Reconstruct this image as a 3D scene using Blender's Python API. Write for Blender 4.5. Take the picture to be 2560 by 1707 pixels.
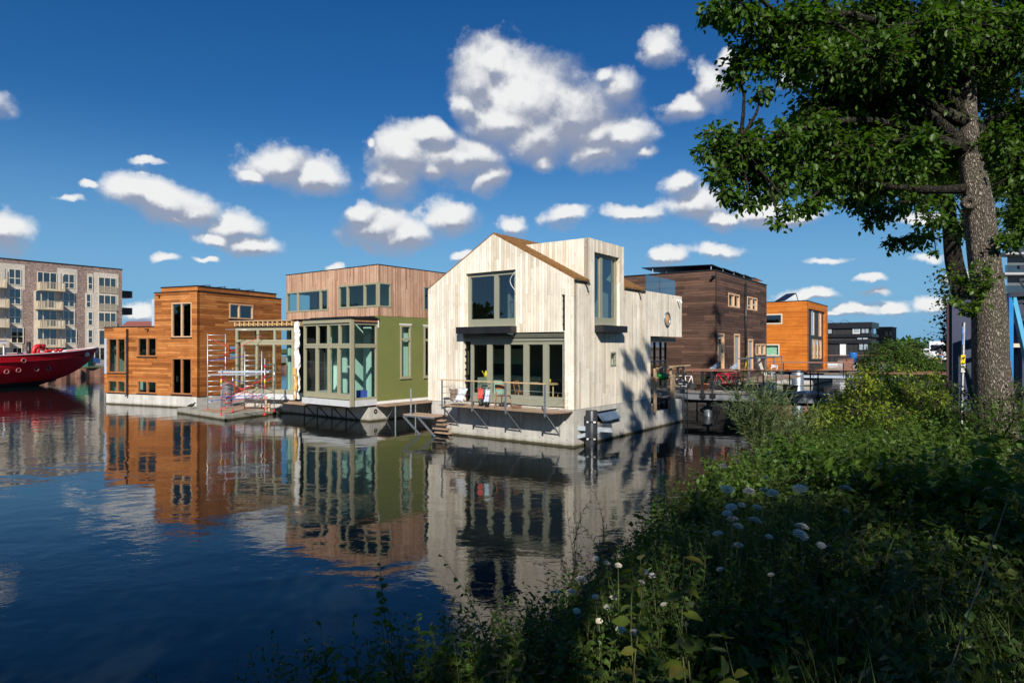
import bpy, math, random
import numpy as np
from mathutils import Vector, Matrix
from mathutils.geometry import delaunay_2d_cdt
rad = math.radians
sc = bpy.context.scene
for o in list(bpy.data.objects): bpy.data.objects.remove(o)
# ------------------------------------------------------------------ camera
cam = bpy.data.cameras.new('camera'); co = bpy.data.objects.new('camera', cam); sc.collection.objects.link(co)
EYE = 3.5; FP = 1600.0; CX = 1280.0; HY = 867.0
co.location = (0, 0, EYE); co.rotation_euler = (rad(90), 0, 0)
cam.sensor_width = 36; cam.lens = 22.5; cam.shift_y = 0.0053; cam.clip_end = 9000; cam.clip_start = 0.05
sc.camera = co
# ------------------------------------------------------------------ exposure, sun
sc.view_settings.view_transform = 'Standard'; sc.view_settings.look = 'None'
sc.view_settings.exposure = 0.25; sc.view_settings.gamma = 1
SUN_EL = 33.7
sl = bpy.data.lights.new('sun', 'SUN'); sl.energy = 5.0; sl.angle = rad(.55); sl.color = (1.0, .94, .85)
so = bpy.data.objects.new('sun', sl); sc.collection.objects.link(so)
so.location = (0, -30, 30); so.rotation_euler = (rad(90 - SUN_EL), 0, rad(1))
# ------------------------------------------------------------------ node helpers
def sock(nt, s, v):
    if isinstance(v, bpy.types.NodeSocket): nt.links.new(v, s)
    elif v is not None:
        if isinstance(v, (tuple, list)) and len(v) == 3 and s.type == 'RGBA': v = (*v, 1)
        s.default_value = v
def nd(nt, t, ins=None, **kw):
    n = nt.nodes.new(t)
    for k, v in kw.items(): setattr(n, k, v)
    if ins:
        for k, v in ins.items(): sock(nt, n.inputs[k], v)
    return n
def MA(nt, op, a, b=None, c=None, clamp=False):
    n = nt.nodes.new('ShaderNodeMath'); n.operation = op; n.use_clamp = clamp
    sock(nt, n.inputs[0], a)
    if b is not None: sock(nt, n.inputs[1], b)
    if c is not None: sock(nt, n.inputs[2], c)
    return n.outputs[0]
def VM(nt, op, a, b=None, out=0):
    n = nt.nodes.new('ShaderNodeVectorMath'); n.operation = op
    sock(nt, n.inputs[0], a)
    if b is not None: sock(nt, n.inputs[1], b)
    return n.outputs[out]
def COMB(nt, x, y, z=0.0): return nd(nt, 'ShaderNodeCombineXYZ', {0: x, 1: y, 2: z}).outputs[0]
def MIX(nt, f, a, b, mode='MIX'):
    n = nt.nodes.new('ShaderNodeMix'); n.data_type = 'RGBA'; n.blend_type = mode
    sock(nt, n.inputs[0], f); sock(nt, n.inputs[6], a); sock(nt, n.inputs[7], b)
    return n.outputs[2]
def NOISE(nt, vec, scale, detail=3, rough=.5, dist=0.0, out=0):
    return nd(nt, 'ShaderNodeTexNoise', {'Vector': vec, 'Scale': scale, 'Detail': detail, 'Roughness': rough, 'Distortion': dist}).outputs[out]
def MR(nt, v, a, b, c=0.0, d=1.0, smooth=False):
    n = nd(nt, 'ShaderNodeMapRange', {0: v, 1: a, 2: b, 3: c, 4: d})
    if smooth: n.interpolation_type = 'SMOOTHSTEP'
    return n.outputs[0]
# ------------------------------------------------------------------ world: sky with clouds at infinity
w = bpy.data.worlds.new('World'); sc.world = w; w.use_nodes = True
nt = w.node_tree; nt.nodes.clear()
gen = nd(nt, 'ShaderNodeTexCoord').outputs['Generated']
dn = VM(nt, 'NORMALIZE', gen)
sp = nd(nt, 'ShaderNodeSeparateXYZ', {0: dn})
az = MA(nt, 'ARCTAN2', sp.outputs[0], sp.outputs[1]); el = MA(nt, 'ARCSINE', sp.outputs[2])
sky = nd(nt, 'ShaderNodeTexSky', sky_type='NISHITA', sun_disc=False, sun_elevation=rad(SUN_EL), sun_rotation=rad(180),
         altitude=0, air_density=1.0, dust_density=.35, ozone_density=2.6)
SKYMUL = .062
hsv = nd(nt, 'ShaderNodeHueSaturation', {'Hue': .505, 'Saturation': 1.36, 'Value': 1.0, 'Color': sky.outputs[0]})
tint = MIX(nt, 1.0, hsv.outputs[0], (.66, .97, 1.12, 1), 'MULTIPLY')
tint = MIX(nt, MR(nt, el, -.02, .34, .92, 0, True), tint, (2.5, 5.6, 9.3, 1))
bsky = nd(nt, 'ShaderNodeBackground', {0: tint, 1: SKYMUL})
n1 = nd(nt, 'ShaderNodeTexNoise', {'Vector': dn, 'Scale': 7.0, 'Detail': 8.0, 'Roughness': .58})
n2 = nd(nt, 'ShaderNodeTexNoise', {'Vector': dn, 'Scale': 24.0, 'Detail': 5.0, 'Roughness': .6})
off = VM(nt, 'MULTIPLY', VM(nt, 'SUBTRACT', n1.outputs['Color'], (.5, .5, .5)), (.10, .07, 0))
pq = VM(nt, 'ADD', COMB(nt, az, el), off)
# clouds: centre and half-size in the photograph's angular frame (x, y, half width, half height)
CL = [(1205,200,95,78),(1320,240,140,105),(1430,300,130,100),(1330,345,110,75),(1560,345,80,42),(1490,390,90,40),(1160,255,50,48),(1265,160,50,45),(1340,410,70,40,.25),(1620,380,40,20,.3),
 (1000,395,90,70),(1075,350,70,40),(1165,400,90,62),(985,450,70,50),(1225,450,40,42),(1080,430,60,30),(920,370,25,25,.35),(1110,400,95,50),(1500,345,100,60),(1250,300,120,70),
 (700,420,90,50),(780,450,85,45),(640,440,40,22),
 (410,500,130,50),(330,480,95,42),(480,520,70,48),(205,465,40,14,.15),(160,500,45,12,.35),(390,400,50,10,.4),(440,540,70,18,.2),(580,560,75,40),(620,610,75,32),(540,590,50,22),
 (950,560,85,50),(1010,580,70,45),(1120,550,70,42),(900,540,45,35),
 (20,580,75,42),(420,650,40,15,.2),(510,642,38,12,.25),(845,660,22,12),(1150,645,30,20),(1285,570,38,24,.15),
 (1420,545,60,24,.15),(1590,545,80,24,.15),(1740,520,80,45),(1700,470,45,30),(1810,550,50,25),
 (1760,210,60,60,.1),(1710,265,60,38,.05),(1650,120,62,48,.22),(1545,225,85,60,.25),(1510,190,40,35,.35),(1800,150,40,38,.2),(1990,190,50,40),
 (1900,530,70,35),(2000,540,60,26),(1665,645,50,22),(1790,630,85,24,.25),(2060,655,70,12,.3),(2170,710,50,14,.15),(2320,655,60,12,.3),
 (2130,780,70,18,.1),(2240,775,50,22,.1),(2020,745,70,22,.12),(2335,768,45,20,.12),(2090,795,60,9,.25),(2190,740,60,10,.3),(345,790,50,28),(2300,560,60,16),(2450,700,60,20),
 (-220,380,160,60),(-60,250,90,40),(2900,400,150,60),(2800,640,120,30)]
def field(vec):
    acc = None
    for c_ in CL:
        x, y, rx, ry = c_[:4]; th = c_[4] if len(c_) > 4 else 0
        a = (x - CX) / FP; e = (HY - y) / FP; g = math.sqrt(1 + a * a)
        ca, ce = math.atan(a), math.atan(e / g)
        sx = rx / FP / (1 + a * a) * 1.19; sy = ry / FP / g * 1.17
        n = nt.nodes.new('ShaderNodeVectorMath'); n.operation = 'MULTIPLY_ADD'
        sock(nt, n.inputs[0], vec); n.inputs[1].default_value = (1 / sx, 1 / sy, 0); n.inputs[2].default_value = (-ca / sx, -ce / sy, 0)
        d = VM(nt, 'LENGTH', n.outputs[0], out=1)
        if th: d = MA(nt, 'ADD', d, th)
        acc = d if acc is None else MA(nt, 'SMOOTH_MIN', acc, d, .18)
    return acc
f1 = field(pq); f2 = field(VM(nt, 'ADD', pq, (-.004, .014, 0)))
d0 = MA(nt, 'SUBTRACT', 1.0, f1)
edge = MR(nt, d0, -.05, .38, 1.0, .08, True)                       # billows act on the rim, the core stays whole
nb = MA(nt, 'ADD', MA(nt, 'MULTIPLY', MA(nt, 'SUBTRACT', n1.outputs[0], .5), 1.9), MA(nt, 'MULTIPLY', MA(nt, 'SUBTRACT', n2.outputs[0], .5), 1.4))
dens = MA(nt, 'ADD', d0, MA(nt, 'MULTIPLY', nb, edge))
n1b = NOISE(nt, VM(nt, 'ADD', dn, (.010, 0, -.022)), 7.0, 8, .58)
n3 = NOISE(nt, VM(nt, 'ADD', dn, (.004, 0, -.010)), 24.0, 5, .6)
rel = MA(nt, 'ADD', MA(nt, 'MULTIPLY', MA(nt, 'SUBTRACT', n1b, n1.outputs[0]), -1.7), MA(nt, 'MULTIPLY', MA(nt, 'SUBTRACT', n3, n2.outputs[0]), -.55))
gr = MA(nt, 'MULTIPLY', MA(nt, 'SUBTRACT', f2, f1), 1.15)
lit = MR(nt, MA(nt, 'ADD', gr, rel), -.19, .38, 0, 1, True)
alpha = MR(nt, MA(nt, 'DIVIDE', MA(nt, 'ADD', dens, .05), MA(nt, 'SUBTRACT', 1.25, MA(nt, 'MULTIPLY', lit, .4))), -.10, .60, 0, 1, True)
ccol = MIX(nt, lit, (.33, .37, .48), (.97, .97, .96))
bcl = nd(nt, 'ShaderNodeBackground', {0: ccol, 1: .78})
mx = nd(nt, 'ShaderNodeMixShader', {0: MA(nt, 'MULTIPLY', alpha, .96), 1: bsky.outputs[0], 2: bcl.outputs[0]})
nd(nt, 'ShaderNodeOutputWorld', {0: mx.outputs[0]})
w.cycles.sampling_method = 'MANUAL'; w.cycles.sample_map_resolution = 256
# ------------------------------------------------------------------ geometry helpers
WL = {}
COL = sc.collection
def V(*a): return Vector(a)
def props(o, label=None, cat=None, group=None, kind=None):
    if label: o['label'] = label
    if cat: o['category'] = cat
    if group: o['group'] = group
    if kind: o['kind'] = kind
    return o
def thing(name, label, cat, loc=(0, 0, 0), group=None):
    o = bpy.data.objects.new(name, None); COL.objects.link(o); o.location = loc; o.empty_display_size = .3
    WL[o.name] = Vector(loc)
    return props(o, label, cat, group)
def link_obj(name, me, parent):
    o = bpy.data.objects.new(name, me); COL.objects.link(o)
    if parent is not None: o.parent = parent; WL[o.name] = WL[parent.name]
    else: WL[o.name] = Vector((0, 0, 0))
    return o
class MB:
    def __init__(s): s.v = []; s.f = []; s.uv = []; s.mi = []; s.smooth = []
    def face(s, pts, uvs=None, mi=0, sm=False):
        b = len(s.v); s.v.extend([tuple(p) for p in pts]); s.f.append(tuple(range(b, b + len(pts))))
        if uvs is None: uvs = [(p[0] + p[1], p[2]) for p in pts]
        s.uv.append(uvs); s.mi.append(mi); s.smooth.append(sm)
    def box(s, o, ax, ay, az, mi=0):
        o, ax, ay, az = Vector(o), Vector(ax), Vector(ay), Vector(az)
        if ax.cross(ay).dot(az) < 0: o = o + ay; ay = -ay
        A, B, C = ax.normalized(), ay.normalized(), az.normalized()
        def q(p, e1, e2, U, W): 
            P = [p, p + e1, p + e1 + e2, p + e2]; s.face(P, [(x.dot(U), x.dot(W)) for x in P], mi)
        q(o, ax, az, A, C); q(o + ay, az, ax, A, C)
        q(o, az, ay, B, C); q(o + ax, ay, az, B, C)
        q(o, ay, ax, A, B); q(o + az, ax, ay, A, B)
    def cube(s, x0, x1, y0, y1, z0, z1, mi=0): s.box((x0, y0, z0), (x1 - x0, 0, 0), (0, y1 - y0, 0), (0, 0, z1 - z0), mi)
    def tube(s, pts, r, n=8, mi=0, cap=True, sm=True):
        pts = [Vector(p) for p in pts]; m = len(pts)
        rs = r if isinstance(r, (list, tuple)) else [r] * m
        rings = []; up = None; L = 0; Ls = []
        for i, p in enumerate(pts):
            t = (pts[min(i + 1, m - 1)] - pts[max(i - 1, 0)]).normalized()
            if i: L += (p - pts[i - 1]).length
            Ls.append(L)
            if up is None: up = t.orthogonal().normalized()
            up = (up - t * up.dot(t)); up = up.normalized() if up.length > 1e-6 else t.orthogonal().normalized()
            sd = t.cross(up)
            b = len(s.v)
            for k in range(n):
                a = 2 * math.pi * k / n
                s.v.append(tuple(p + (up * math.cos(a) + sd * math.sin(a)) * rs[i]))
            rings.append(b)
        for i in range(m - 1):
            for k in range(n):
                k2 = (k + 1) % n
                s.f.append((rings[i] + k, rings[i] + k2, rings[i + 1] + k2, rings[i + 1] + k))
                s.uv.append([(k / n, Ls[i]), ((k + 1) / n, Ls[i]), ((k + 1) / n, Ls[i + 1]), (k / n, Ls[i + 1])]); s.mi.append(mi); s.smooth.append(sm)
        if cap:
            for b, rev in ((rings[0], True), (rings[-1], False)):
                idx = [b + k for k in range(n)]
                if rev: idx.reverse()
                s.f.append(tuple(idx)); s.uv.append([(0, 0)] * n); s.mi.append(mi); s.smooth.append(False)
    def bar(s, p0, p1, w, h=None, mi=0):
        h = h or w; p0, p1 = Vector(p0), Vector(p1); d = p1 - p0
        a = d.cross(V(0, 0, 1)); a = V(1, 0, 0) if a.length < 1e-4 else a.normalized()
        b = a.cross(d).normalized()
        s.box(p0 - a * w / 2 - b * h / 2, d, a * w, b * h, mi)
    def lathe(s, c, prof, n=14, mi=0, ax=None):
        c = Vector(c); M = Matrix.Identity(3) if ax is None else V(0, 0, 1).rotation_difference(Vector(ax)).to_matrix()
        b = len(s.v)
        for r, z in prof:
            for k in range(n):
                a = 2 * math.pi * k / n; s.v.append(tuple(c + M @ V(r * math.cos(a), r * math.sin(a), z)))
        for i in range(len(prof) - 1):
            for k in range(n):
                k2 = (k + 1) % n
                s.f.append((b + i * n + k, b + i * n + k2, b + (i + 1) * n + k2, b + (i + 1) * n + k)); s.uv.append([(k / n, i), ((k + 1) / n, i), ((k + 1) / n, i + 1), (k / n, i + 1)]); s.mi.append(mi); s.smooth.append(True)
    def grid(s, P, mi=0, sm=True, close=False):
        # P[i][j] points
        b = len(s.v); n = len(P); m = len(P[0])
        for r in P: s.v.extend([tuple(p) for p in r])
        for i in range(n - 1):
            for j in range(m - 1 if not close else m):
                j2 = (j + 1) % m
                s.f.append((b + i * m + j, b + i * m + j2, b + (i + 1) * m + j2, b + (i + 1) * m + j)); s.uv.append([(j, i), (j + 1, i), (j + 1, i + 1), (j, i + 1)]); s.mi.append(mi); s.smooth.append(sm)
    def build(s, name, mats, parent=None, label=None, cat=None, group=None, kind=None, bevel=0):
        if not isinstance(mats, (list, tuple)): mats = [mats]
        me = bpy.data.meshes.new(name)
        off = WL[parent.name] if parent is not None else Vector((0, 0, 0))
        ox, oy, oz = off
        me.from_pydata([(x - ox, y - oy, z - oz) for x, y, z in s.v], [], s.f)
        uvl = me.uv_layers.new(name='UVMap')
        flat = [c for uvs in s.uv for p in uvs for c in (p[0], p[1])]
        uvl.data.foreach_set('uv', flat)
        for m in mats: me.materials.append(m)
        me.polygons.foreach_set('material_index', s.mi); me.polygons.foreach_set('use_smooth', s.smooth)
        me.update()
        o = link_obj(name, me, parent)
        if bevel:
            md = o.modifiers.new('bevel', 'BEVEL'); md.width = bevel; md.segments = 2; md.limit_method = 'ANGLE'
        return props(o, label, cat, group, kind)
def fast_mesh(name, verts, faces, mat, parent=None, smooth=False):
    n, k = faces.shape
    me = bpy.data.meshes.new(name)
    off = WL[parent.name] if parent is not None else Vector((0, 0, 0))
    verts = (verts - np.array(off)).astype(np.float32)
    me.vertices.add(len(verts)); me.vertices.foreach_set('co', verts.ravel())
    me.loops.add(n * k); me.loops.foreach_set('vertex_index', faces.astype(np.int32).ravel())
    me.polygons.add(n); me.polygons.foreach_set('loop_start', np.arange(0, n * k, k, dtype=np.int32))
    if smooth: me.polygons.foreach_set('use_smooth', np.ones(n, dtype=bool))
    me.materials.append(mat); me.update(calc_edges=True)
    return link_obj(name, me, parent)
def copy_thing(root, loc, rz=0, label=None, group=None, scale=None):
    r = root.copy(); COL.objects.link(r); r.location = loc; r.rotation_euler = (0, 0, rz)
    if scale: r.scale = (scale,) * 3
    if label: r['label'] = label
    if group: r['group'] = group
    for ch in list(root.children):
        c = ch.copy(); COL.objects.link(c); c.parent = r
        for g in list(ch.children):
            d = g.copy(); COL.objects.link(d); d.parent = c
    return r
def dirVP(xv):
    a = (xv - CX) / FP; g = math.hypot(a, 1); return (a / g, 1 / g)
def at(px, py=None, Y=None, z=None):
    if Y is None: Y = (EYE - z) * FP / (py - HY)
    X = (px - CX) / FP * Y
    if z is None: z = EYE + (HY - py) * Y / FP
    return V(X, Y, z)
class Fr:
    """vertical plane: origin O, horizontal direction d, outward normal n"""
    def __init__(s, O, d, n): s.O = O; s.d = d; s.n = n
    def s(s_, px):
        k = (px - CX) / FP; return (k * s_.O[1] - s_.O[0]) / (s_.d[0] - k * s_.d[1])
    def z(s_, px, py):
        Y = s_.O[1] + s_.s(px) * s_.d[1]; return EYE + (HY - py) * Y / FP
    def P(s_, s, z, o=0): return V(s_.O[0] + s * s_.d[0] + o * s_.n[0], s_.O[1] + s * s_.d[1] + o * s_.n[1], z)
    def sh(s_, o, s=0): p = s_.P(s, 0, o); return Fr((p.x, p.y), s_.d, s_.n)
    def R(s_, x0, x1, y0, y1):
        a, b = s_.s(x0), s_.s(x1); z1 = s_.z(x0, y0); z0 = s_.z(x0, y1)
        return (min(a, b), max(a, b), z0, z1)
def fbox(mb, F, s0, s1, z0, z1, o0, o1, mi=0):
    mb.box(F.P(s0, z0, o0), V(F.d[0], F.d[1], 0) * (s1 - s0), V(F.n[0], F.n[1], 0) * (o1 - o0), V(0, 0, z1 - z0), mi)
def wall(mb, F, outline, holes=(), thick=.12, o=0, mi=0, mi_in=1):
    vs = [Vector(p) for p in outline]; n = len(vs); edges = [(i, (i + 1) % n) for i in range(n)]
    for (a, b, c, d) in holes:
        k = len(vs); vs += [Vector((a, c)), Vector((b, c)), Vector((b, d)), Vector((a, d))]
        edges += [(k, k + 1), (k + 1, k + 2), (k + 2, k + 3), (k + 3, k)]
    r = delaunay_2d_cdt(vs, edges, [], 0, 1e-5)
    pv, pf = r[0], r[2]
    def inside(p):
        c = False; j = n - 1
        for i in range(n):
            a, b = outline[i], outline[j]
            if (a[1] > p[1]) != (b[1] > p[1]) and p[0] < (b[0] - a[0]) * (p[1] - a[1]) / (b[1] - a[1]) + a[0]: c = not c
            j = i
        return c
    keep = []
    for f in pf:
        cx = sum(pv[i][0] for i in f) / len(f); cy = sum(pv[i][1] for i in f) / len(f)
        if inside((cx, cy)) and not any(a < cx < b and c < cy < d for a, b, c, d in holes): keep.append(f)
    cnt = {}
    flip = (V(F.d[0], F.d[1], 0).cross(V(0, 0, 1))).dot(V(F.n[0], F.n[1], 0)) < 0
    for f in keep:
        g = list(f)
        if flip: g = g[::-1]
        mb.face([F.P(*pv[i], o) for i in g], [tuple(pv[i]) for i in g], mi)
        mb.face([F.P(*pv[i], o - thick) for i in g[::-1]], [tuple(pv[i]) for i in g[::-1]], mi_in)
        for i in range(len(g)):
            e = (g[i], g[(i + 1) % len(g)]); cnt[tuple(sorted(e))] = cnt.get(tuple(sorted(e)), []) + [e]
    for k, es in cnt.items():
        if len(es) == 1:
            a, b = es[0]; A, B = pv[a], pv[b]
            mb.face([F.P(*A, o), F.P(*A, o - thick), F.P(*B, o - thick), F.P(*B, o)],
                    [(A[0], A[1]), (A[0] + thick, A[1] + thick), (B[0] + thick, B[1] + thick), (B[0], B[1])], mi)
# ------------------------------------------------------------------ materials
def newmat(name):
    m = bpy.data.materials.new(name); m.use_nodes = True; m.node_tree.nodes.clear(); return m, m.node_tree
def finish(nt, bsdf, bump=None):
    nd(nt, 'ShaderNodeOutputMaterial', {0: bsdf})
def BUMP(nt, h, strength=.5, dist=.01):
    return nd(nt, 'ShaderNodeBump', {'Strength': strength, 'Distance': dist, 'Height': h}).outputs[0]
def PB(nt, col, rough=.6, nrm=None, metal=0.0, spec=.5, **kw):
    n = nd(nt, 'ShaderNodeBsdfPrincipled', {'Base Color': col, 'Roughness': rough, 'Metallic': metal, 'Specular IOR Level': spec})
    if nrm is not None: nt.links.new(nrm, n.inputs['Normal'])
    for k, v in kw.items(): sock(nt, n.inputs[k], v)
    return n.outputs[0]
def m_plain(name, col, rough=.5, metal=0.0, var=.12, scale=3.0, bump=0.0, spec=.5, spots=0):
    m, nt = newmat(name)
    P = nd(nt, 'ShaderNodeTexCoord').outputs['Object']
    n = NOISE(nt, P, scale, 5, .6)
    c = MIX(nt, 1.0, (*col, 1), nd(nt, 'ShaderNodeCombineColor', {0: MR(nt, n, .25, .75, 1 - var, 1 + var), 1: MR(nt, n, .25, .75, 1 - var, 1 + var), 2: MR(nt, n, .25, .75, 1 - var, 1 + var)}).outputs[0], 'MULTIPLY')
    nr = None
    if bump: nr = BUMP(nt, NOISE(nt, P, scale * 8, 4, .6), bump, .01)
    r = MR(nt, n, .3, .7, max(rough - .08, .02), min(rough + .08, 1))
    finish(nt, PB(nt, c, r, nr, metal, spec)); return m
def m_boards(name, w, L, cols, vertical=True, gap=.006, grain=.35, rough=.75, knots=.5, dark=.06, stain=.15, bump=.6):
    m, nt = newmat(name)
    uv = nd(nt, 'ShaderNodeSeparateXYZ', {0: nd(nt, 'ShaderNodeUVMap').outputs[0]})
    a, b = (uv.outputs[0], uv.outputs[1]) if vertical else (uv.outputs[1], uv.outputs[0])
    aw = MA(nt, 'DIVIDE', a, w); i = MA(nt, 'FLOOR', aw)
    r1 = nd(nt, 'ShaderNodeTexWhiteNoise', {'W': i}, noise_dimensions='1D').outputs[0]
    bb = MA(nt, 'ADD', MA(nt, 'DIVIDE', b, L), MA(nt, 'MULTIPLY', r1, 13.7)); j = MA(nt, 'FLOOR', bb)
    r2 = nd(nt, 'ShaderNodeTexWhiteNoise', {0: COMB(nt, i, j)}, noise_dimensions='2D').outputs[0]
    ramp = nd(nt, 'ShaderNodeValToRGB', {0: r2}); cr = ramp.color_ramp
    while len(cr.elements) < len(cols): cr.elements.new(.5)
    for k, c in enumerate(cols): cr.elements[k].position = k / (len(cols) - 1); cr.elements[k].color = (*c, 1)
    gv = COMB(nt, MA(nt, 'ADD', MA(nt, 'MULTIPLY', a, 3.2 / w), MA(nt, 'MULTIPLY', r2, 57.0)), MA(nt, 'MULTIPLY', b, 1.6), r2)
    g = NOISE(nt, gv, 1.0, 5, .65, .6)
    st = NOISE(nt, COMB(nt, a, b), .7, 4, .6)
    k1 = MR(nt, g, .3, .7, 1 - grain, 1 + grain); k2 = MR(nt, st, .3, .7, 1 - stain, 1 + stain)
    kk = MA(nt, 'MULTIPLY', k1, k2)
    col = MIX(nt, 1.0, ramp.outputs[0], nd(nt, 'ShaderNodeCombineColor', {0: kk, 1: kk, 2: kk}).outputs[0], 'MULTIPLY')
    if knots:
        vo = nd(nt, 'ShaderNodeTexVoronoi', {'Vector': COMB(nt, MA(nt, 'ADD', aw, MA(nt, 'MULTIPLY', r2, 9)), MA(nt, 'MULTIPLY', b, 2.2)), 'Scale': .62})
        km = MR(nt, vo.outputs['Distance'], .05, .16, knots, 0, True)
        col = MIX(nt, km, col, MIX(nt, 1.0, col, (.45, .33, .22, 1), 'MULTIPLY'))
    fa = MA(nt, 'FRACT', aw); da = MA(nt, 'MULTIPLY', MA(nt, 'MINIMUM', fa, MA(nt, 'SUBTRACT', 1.0, fa)), w)
    fb = MA(nt, 'FRACT', bb); db = MA(nt, 'MULTIPLY', MA(nt, 'MINIMUM', fb, MA(nt, 'SUBTRACT', 1.0, fb)), L)
    gm = MA(nt, 'MAXIMUM', MR(nt, da, gap * .35, gap * .65, 1, 0), MR(nt, db, .002, .004, .9, 0))
    col = MIX(nt, gm, col, MIX(nt, 1.0, col, (dark, dark * .9, dark * .8, 1), 'MULTIPLY'))
    h = MA(nt, 'SUBTRACT', MA(nt, 'ADD', MA(nt, 'MULTIPLY', g, .12), MA(nt, 'MULTIPLY', r2, .15)), gm)
    finish(nt, PB(nt, col, rough, BUMP(nt, h, bump, .012), spec=.3)); return m
def m_concrete(name, col=(.50, .48, .44), wet=True, holes=True, panel=1.15):
    m, nt = newmat(name)
    P = nd(nt, 'ShaderNodeNewGeometry').outputs['Position']; uv = nd(nt, 'ShaderNodeUVMap').outputs[0]
    s = nd(nt, 'ShaderNodeSeparateXYZ', {0: P}); u = nd(nt, 'ShaderNodeSeparateXYZ', {0: uv})
    n = NOISE(nt, uv, 1.4, 6, .65); nf = NOISE(nt, uv, 30, 3, .6)
    streak = NOISE(nt, COMB(nt, MA(nt, 'MULTIPLY', u.outputs[0], 4), MA(nt, 'MULTIPLY', u.outputs[1], .5)), 1, 4, .6)
    k = MA(nt, 'MULTIPLY', MA(nt, 'MULTIPLY', MR(nt, n, .3, .7, .8, 1.15), MR(nt, nf, .3, .7, .94, 1.06)), MR(nt, streak, .35, .7, .85, 1.08))
    c = MIX(nt, 1.0, (*col, 1), nd(nt, 'ShaderNodeCombineColor', {0: k, 1: k, 2: MA(nt, 'MULTIPLY', k, .98)}).outputs[0], 'MULTIPLY')
    f = MA(nt, 'FRACT', MA(nt, 'DIVIDE', u.outputs[0], panel)); dl = MA(nt, 'MULTIPLY', MA(nt, 'MINIMUM', f, MA(nt, 'SUBTRACT', 1.0, f)), panel)
    c = MIX(nt, MR(nt, dl, .004, .012, .45, 0), c, (.16, .15, .13, 1))
    if holes:
        hx = MA(nt, 'SUBTRACT', MA(nt, 'FRACT', MA(nt, 'DIVIDE', u.outputs[0], panel * .5)), .5); hy = MA(nt, 'SUBTRACT', MA(nt, 'FRACT', MA(nt, 'DIVIDE', MA(nt, 'ADD', u.outputs[1], .07), .62)), .5)
        dd = VM(nt, 'LENGTH', COMB(nt, MA(nt, 'MULTIPLY', hx, panel * .5), MA(nt, 'MULTIPLY', hy, .62)), out=1)
        c = MIX(nt, MR(nt, dd, .016, .026, .8, 0), c, (.08, .075, .07, 1))
    if wet:
        zz = MA(nt, 'ADD', s.outputs[2], MA(nt, 'MULTIPLY', MA(nt, 'SUBTRACT', streak, .5), .12))
        c = MIX(nt, MR(nt, zz, .10, .20, .35, 0, True), c, (.20, .17, .10, 1))
        c = MIX(nt, MR(nt, zz, .05, .09, .92, 0, True), c, (.045, .04, .012, 1))
    finish(nt, PB(nt, c, .8, BUMP(nt, nf, .15, .004), spec=.3)); return m
def m_brick(name, c1, c2, mortar, bw=.22, bh=.065, grime=.15):
    m, nt = newmat(name); uv = nd(nt, 'ShaderNodeUVMap').outputs[0]
    b = nd(nt, 'ShaderNodeTexBrick', {'Vector': uv, 'Color1': (*c1, 1), 'Color2': (*c2, 1), 'Mortar': (*mortar, 1), 'Scale': 1.0, 'Mortar Size': .008, 'Bias': 0.0, 'Brick Width': bw, 'Row Height': bh})
    n = NOISE(nt, uv, 5, 5, .8); n2 = NOISE(nt, uv, .25, 4, .6)
    k = MA(nt, 'MULTIPLY', MR(nt, n, .3, .7, .68, 1.35), MR(nt, n2, .3, .7, 1 - grime, 1 + grime))
    c = MIX(nt, 1.0, b.outputs[0], nd(nt, 'ShaderNodeCombineColor', {0: k, 1: k, 2: k}).outputs[0], 'MULTIPLY')
    finish(nt, PB(nt, c, .9, spec=.2)); return m
def m_glass(name, tint=(.75, .85, .8), refl=1.0, blue=0.0):
    m, nt = newmat(name)
    P = nd(nt, 'ShaderNodeNewGeometry').outputs['Position']
    nr = BUMP(nt, NOISE(nt, P, .9, 2, .4), .05, .03)
    cs_ = MA(nt, 'ABSOLUTE', VM(nt, 'DOT_PRODUCT', nd(nt, 'ShaderNodeNewGeometry').outputs['Incoming'], nr, out=1)); fr = MA(nt, 'MULTIPLY_ADD', MA(nt, 'POWER', MA(nt, 'SUBTRACT', 1.0, cs_), 5.0), .96, .04)
    fac = MA(nt, 'MINIMUM', MA(nt, 'ADD', MA(nt, 'MULTIPLY', fr, 1.1 * refl), .01 * refl), 1.0)
    gl = nd(nt, 'ShaderNodeBsdfGlossy', {'Color': (.9, .95, 1, 1), 'Roughness': .01, 'Normal': nr}).outputs[0]
    tr = nd(nt, 'ShaderNodeBsdfTransparent', {0: (*tint, 1)}).outputs[0]
    finish(nt, nd(nt, 'ShaderNodeMixShader', {0: fac, 1: tr, 2: gl}).outputs[0]); return m
def m_leaf(name, cols, trans=.4, rough=.45, tcol=None):
    m, nt = newmat(name)
    g = nd(nt, 'ShaderNodeNewGeometry'); r = g.outputs['Random Per Island']
    n = NOISE(nt, g.outputs['Position'], .9, 3, .6)
    f = MA(nt, 'ADD', MA(nt, 'MULTIPLY', r, .6), MR(nt, n, .3, .7, 0, .4))
    ramp = nd(nt, 'ShaderNodeValToRGB', {0: f}); cr = ramp.color_ramp
    while len(cr.elements) < len(cols): cr.elements.new(.5)
    for k, c in enumerate(cols): cr.elements[k].position = k / (len(cols) - 1); cr.elements[k].color = (*c, 1)
    c = ramp.outputs[0]
    d = PB(nt, c, rough, spec=.35)
    t = nd(nt, 'ShaderNodeBsdfTranslucent', {0: MIX(nt, 1.0, c, (1.35, 1.5, .35, 1), 'MULTIPLY')}).outputs[0]
    finish(nt, nd(nt, 'ShaderNodeMixShader', {0: trans, 1: d, 2: t}).outputs[0]); return m
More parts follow.
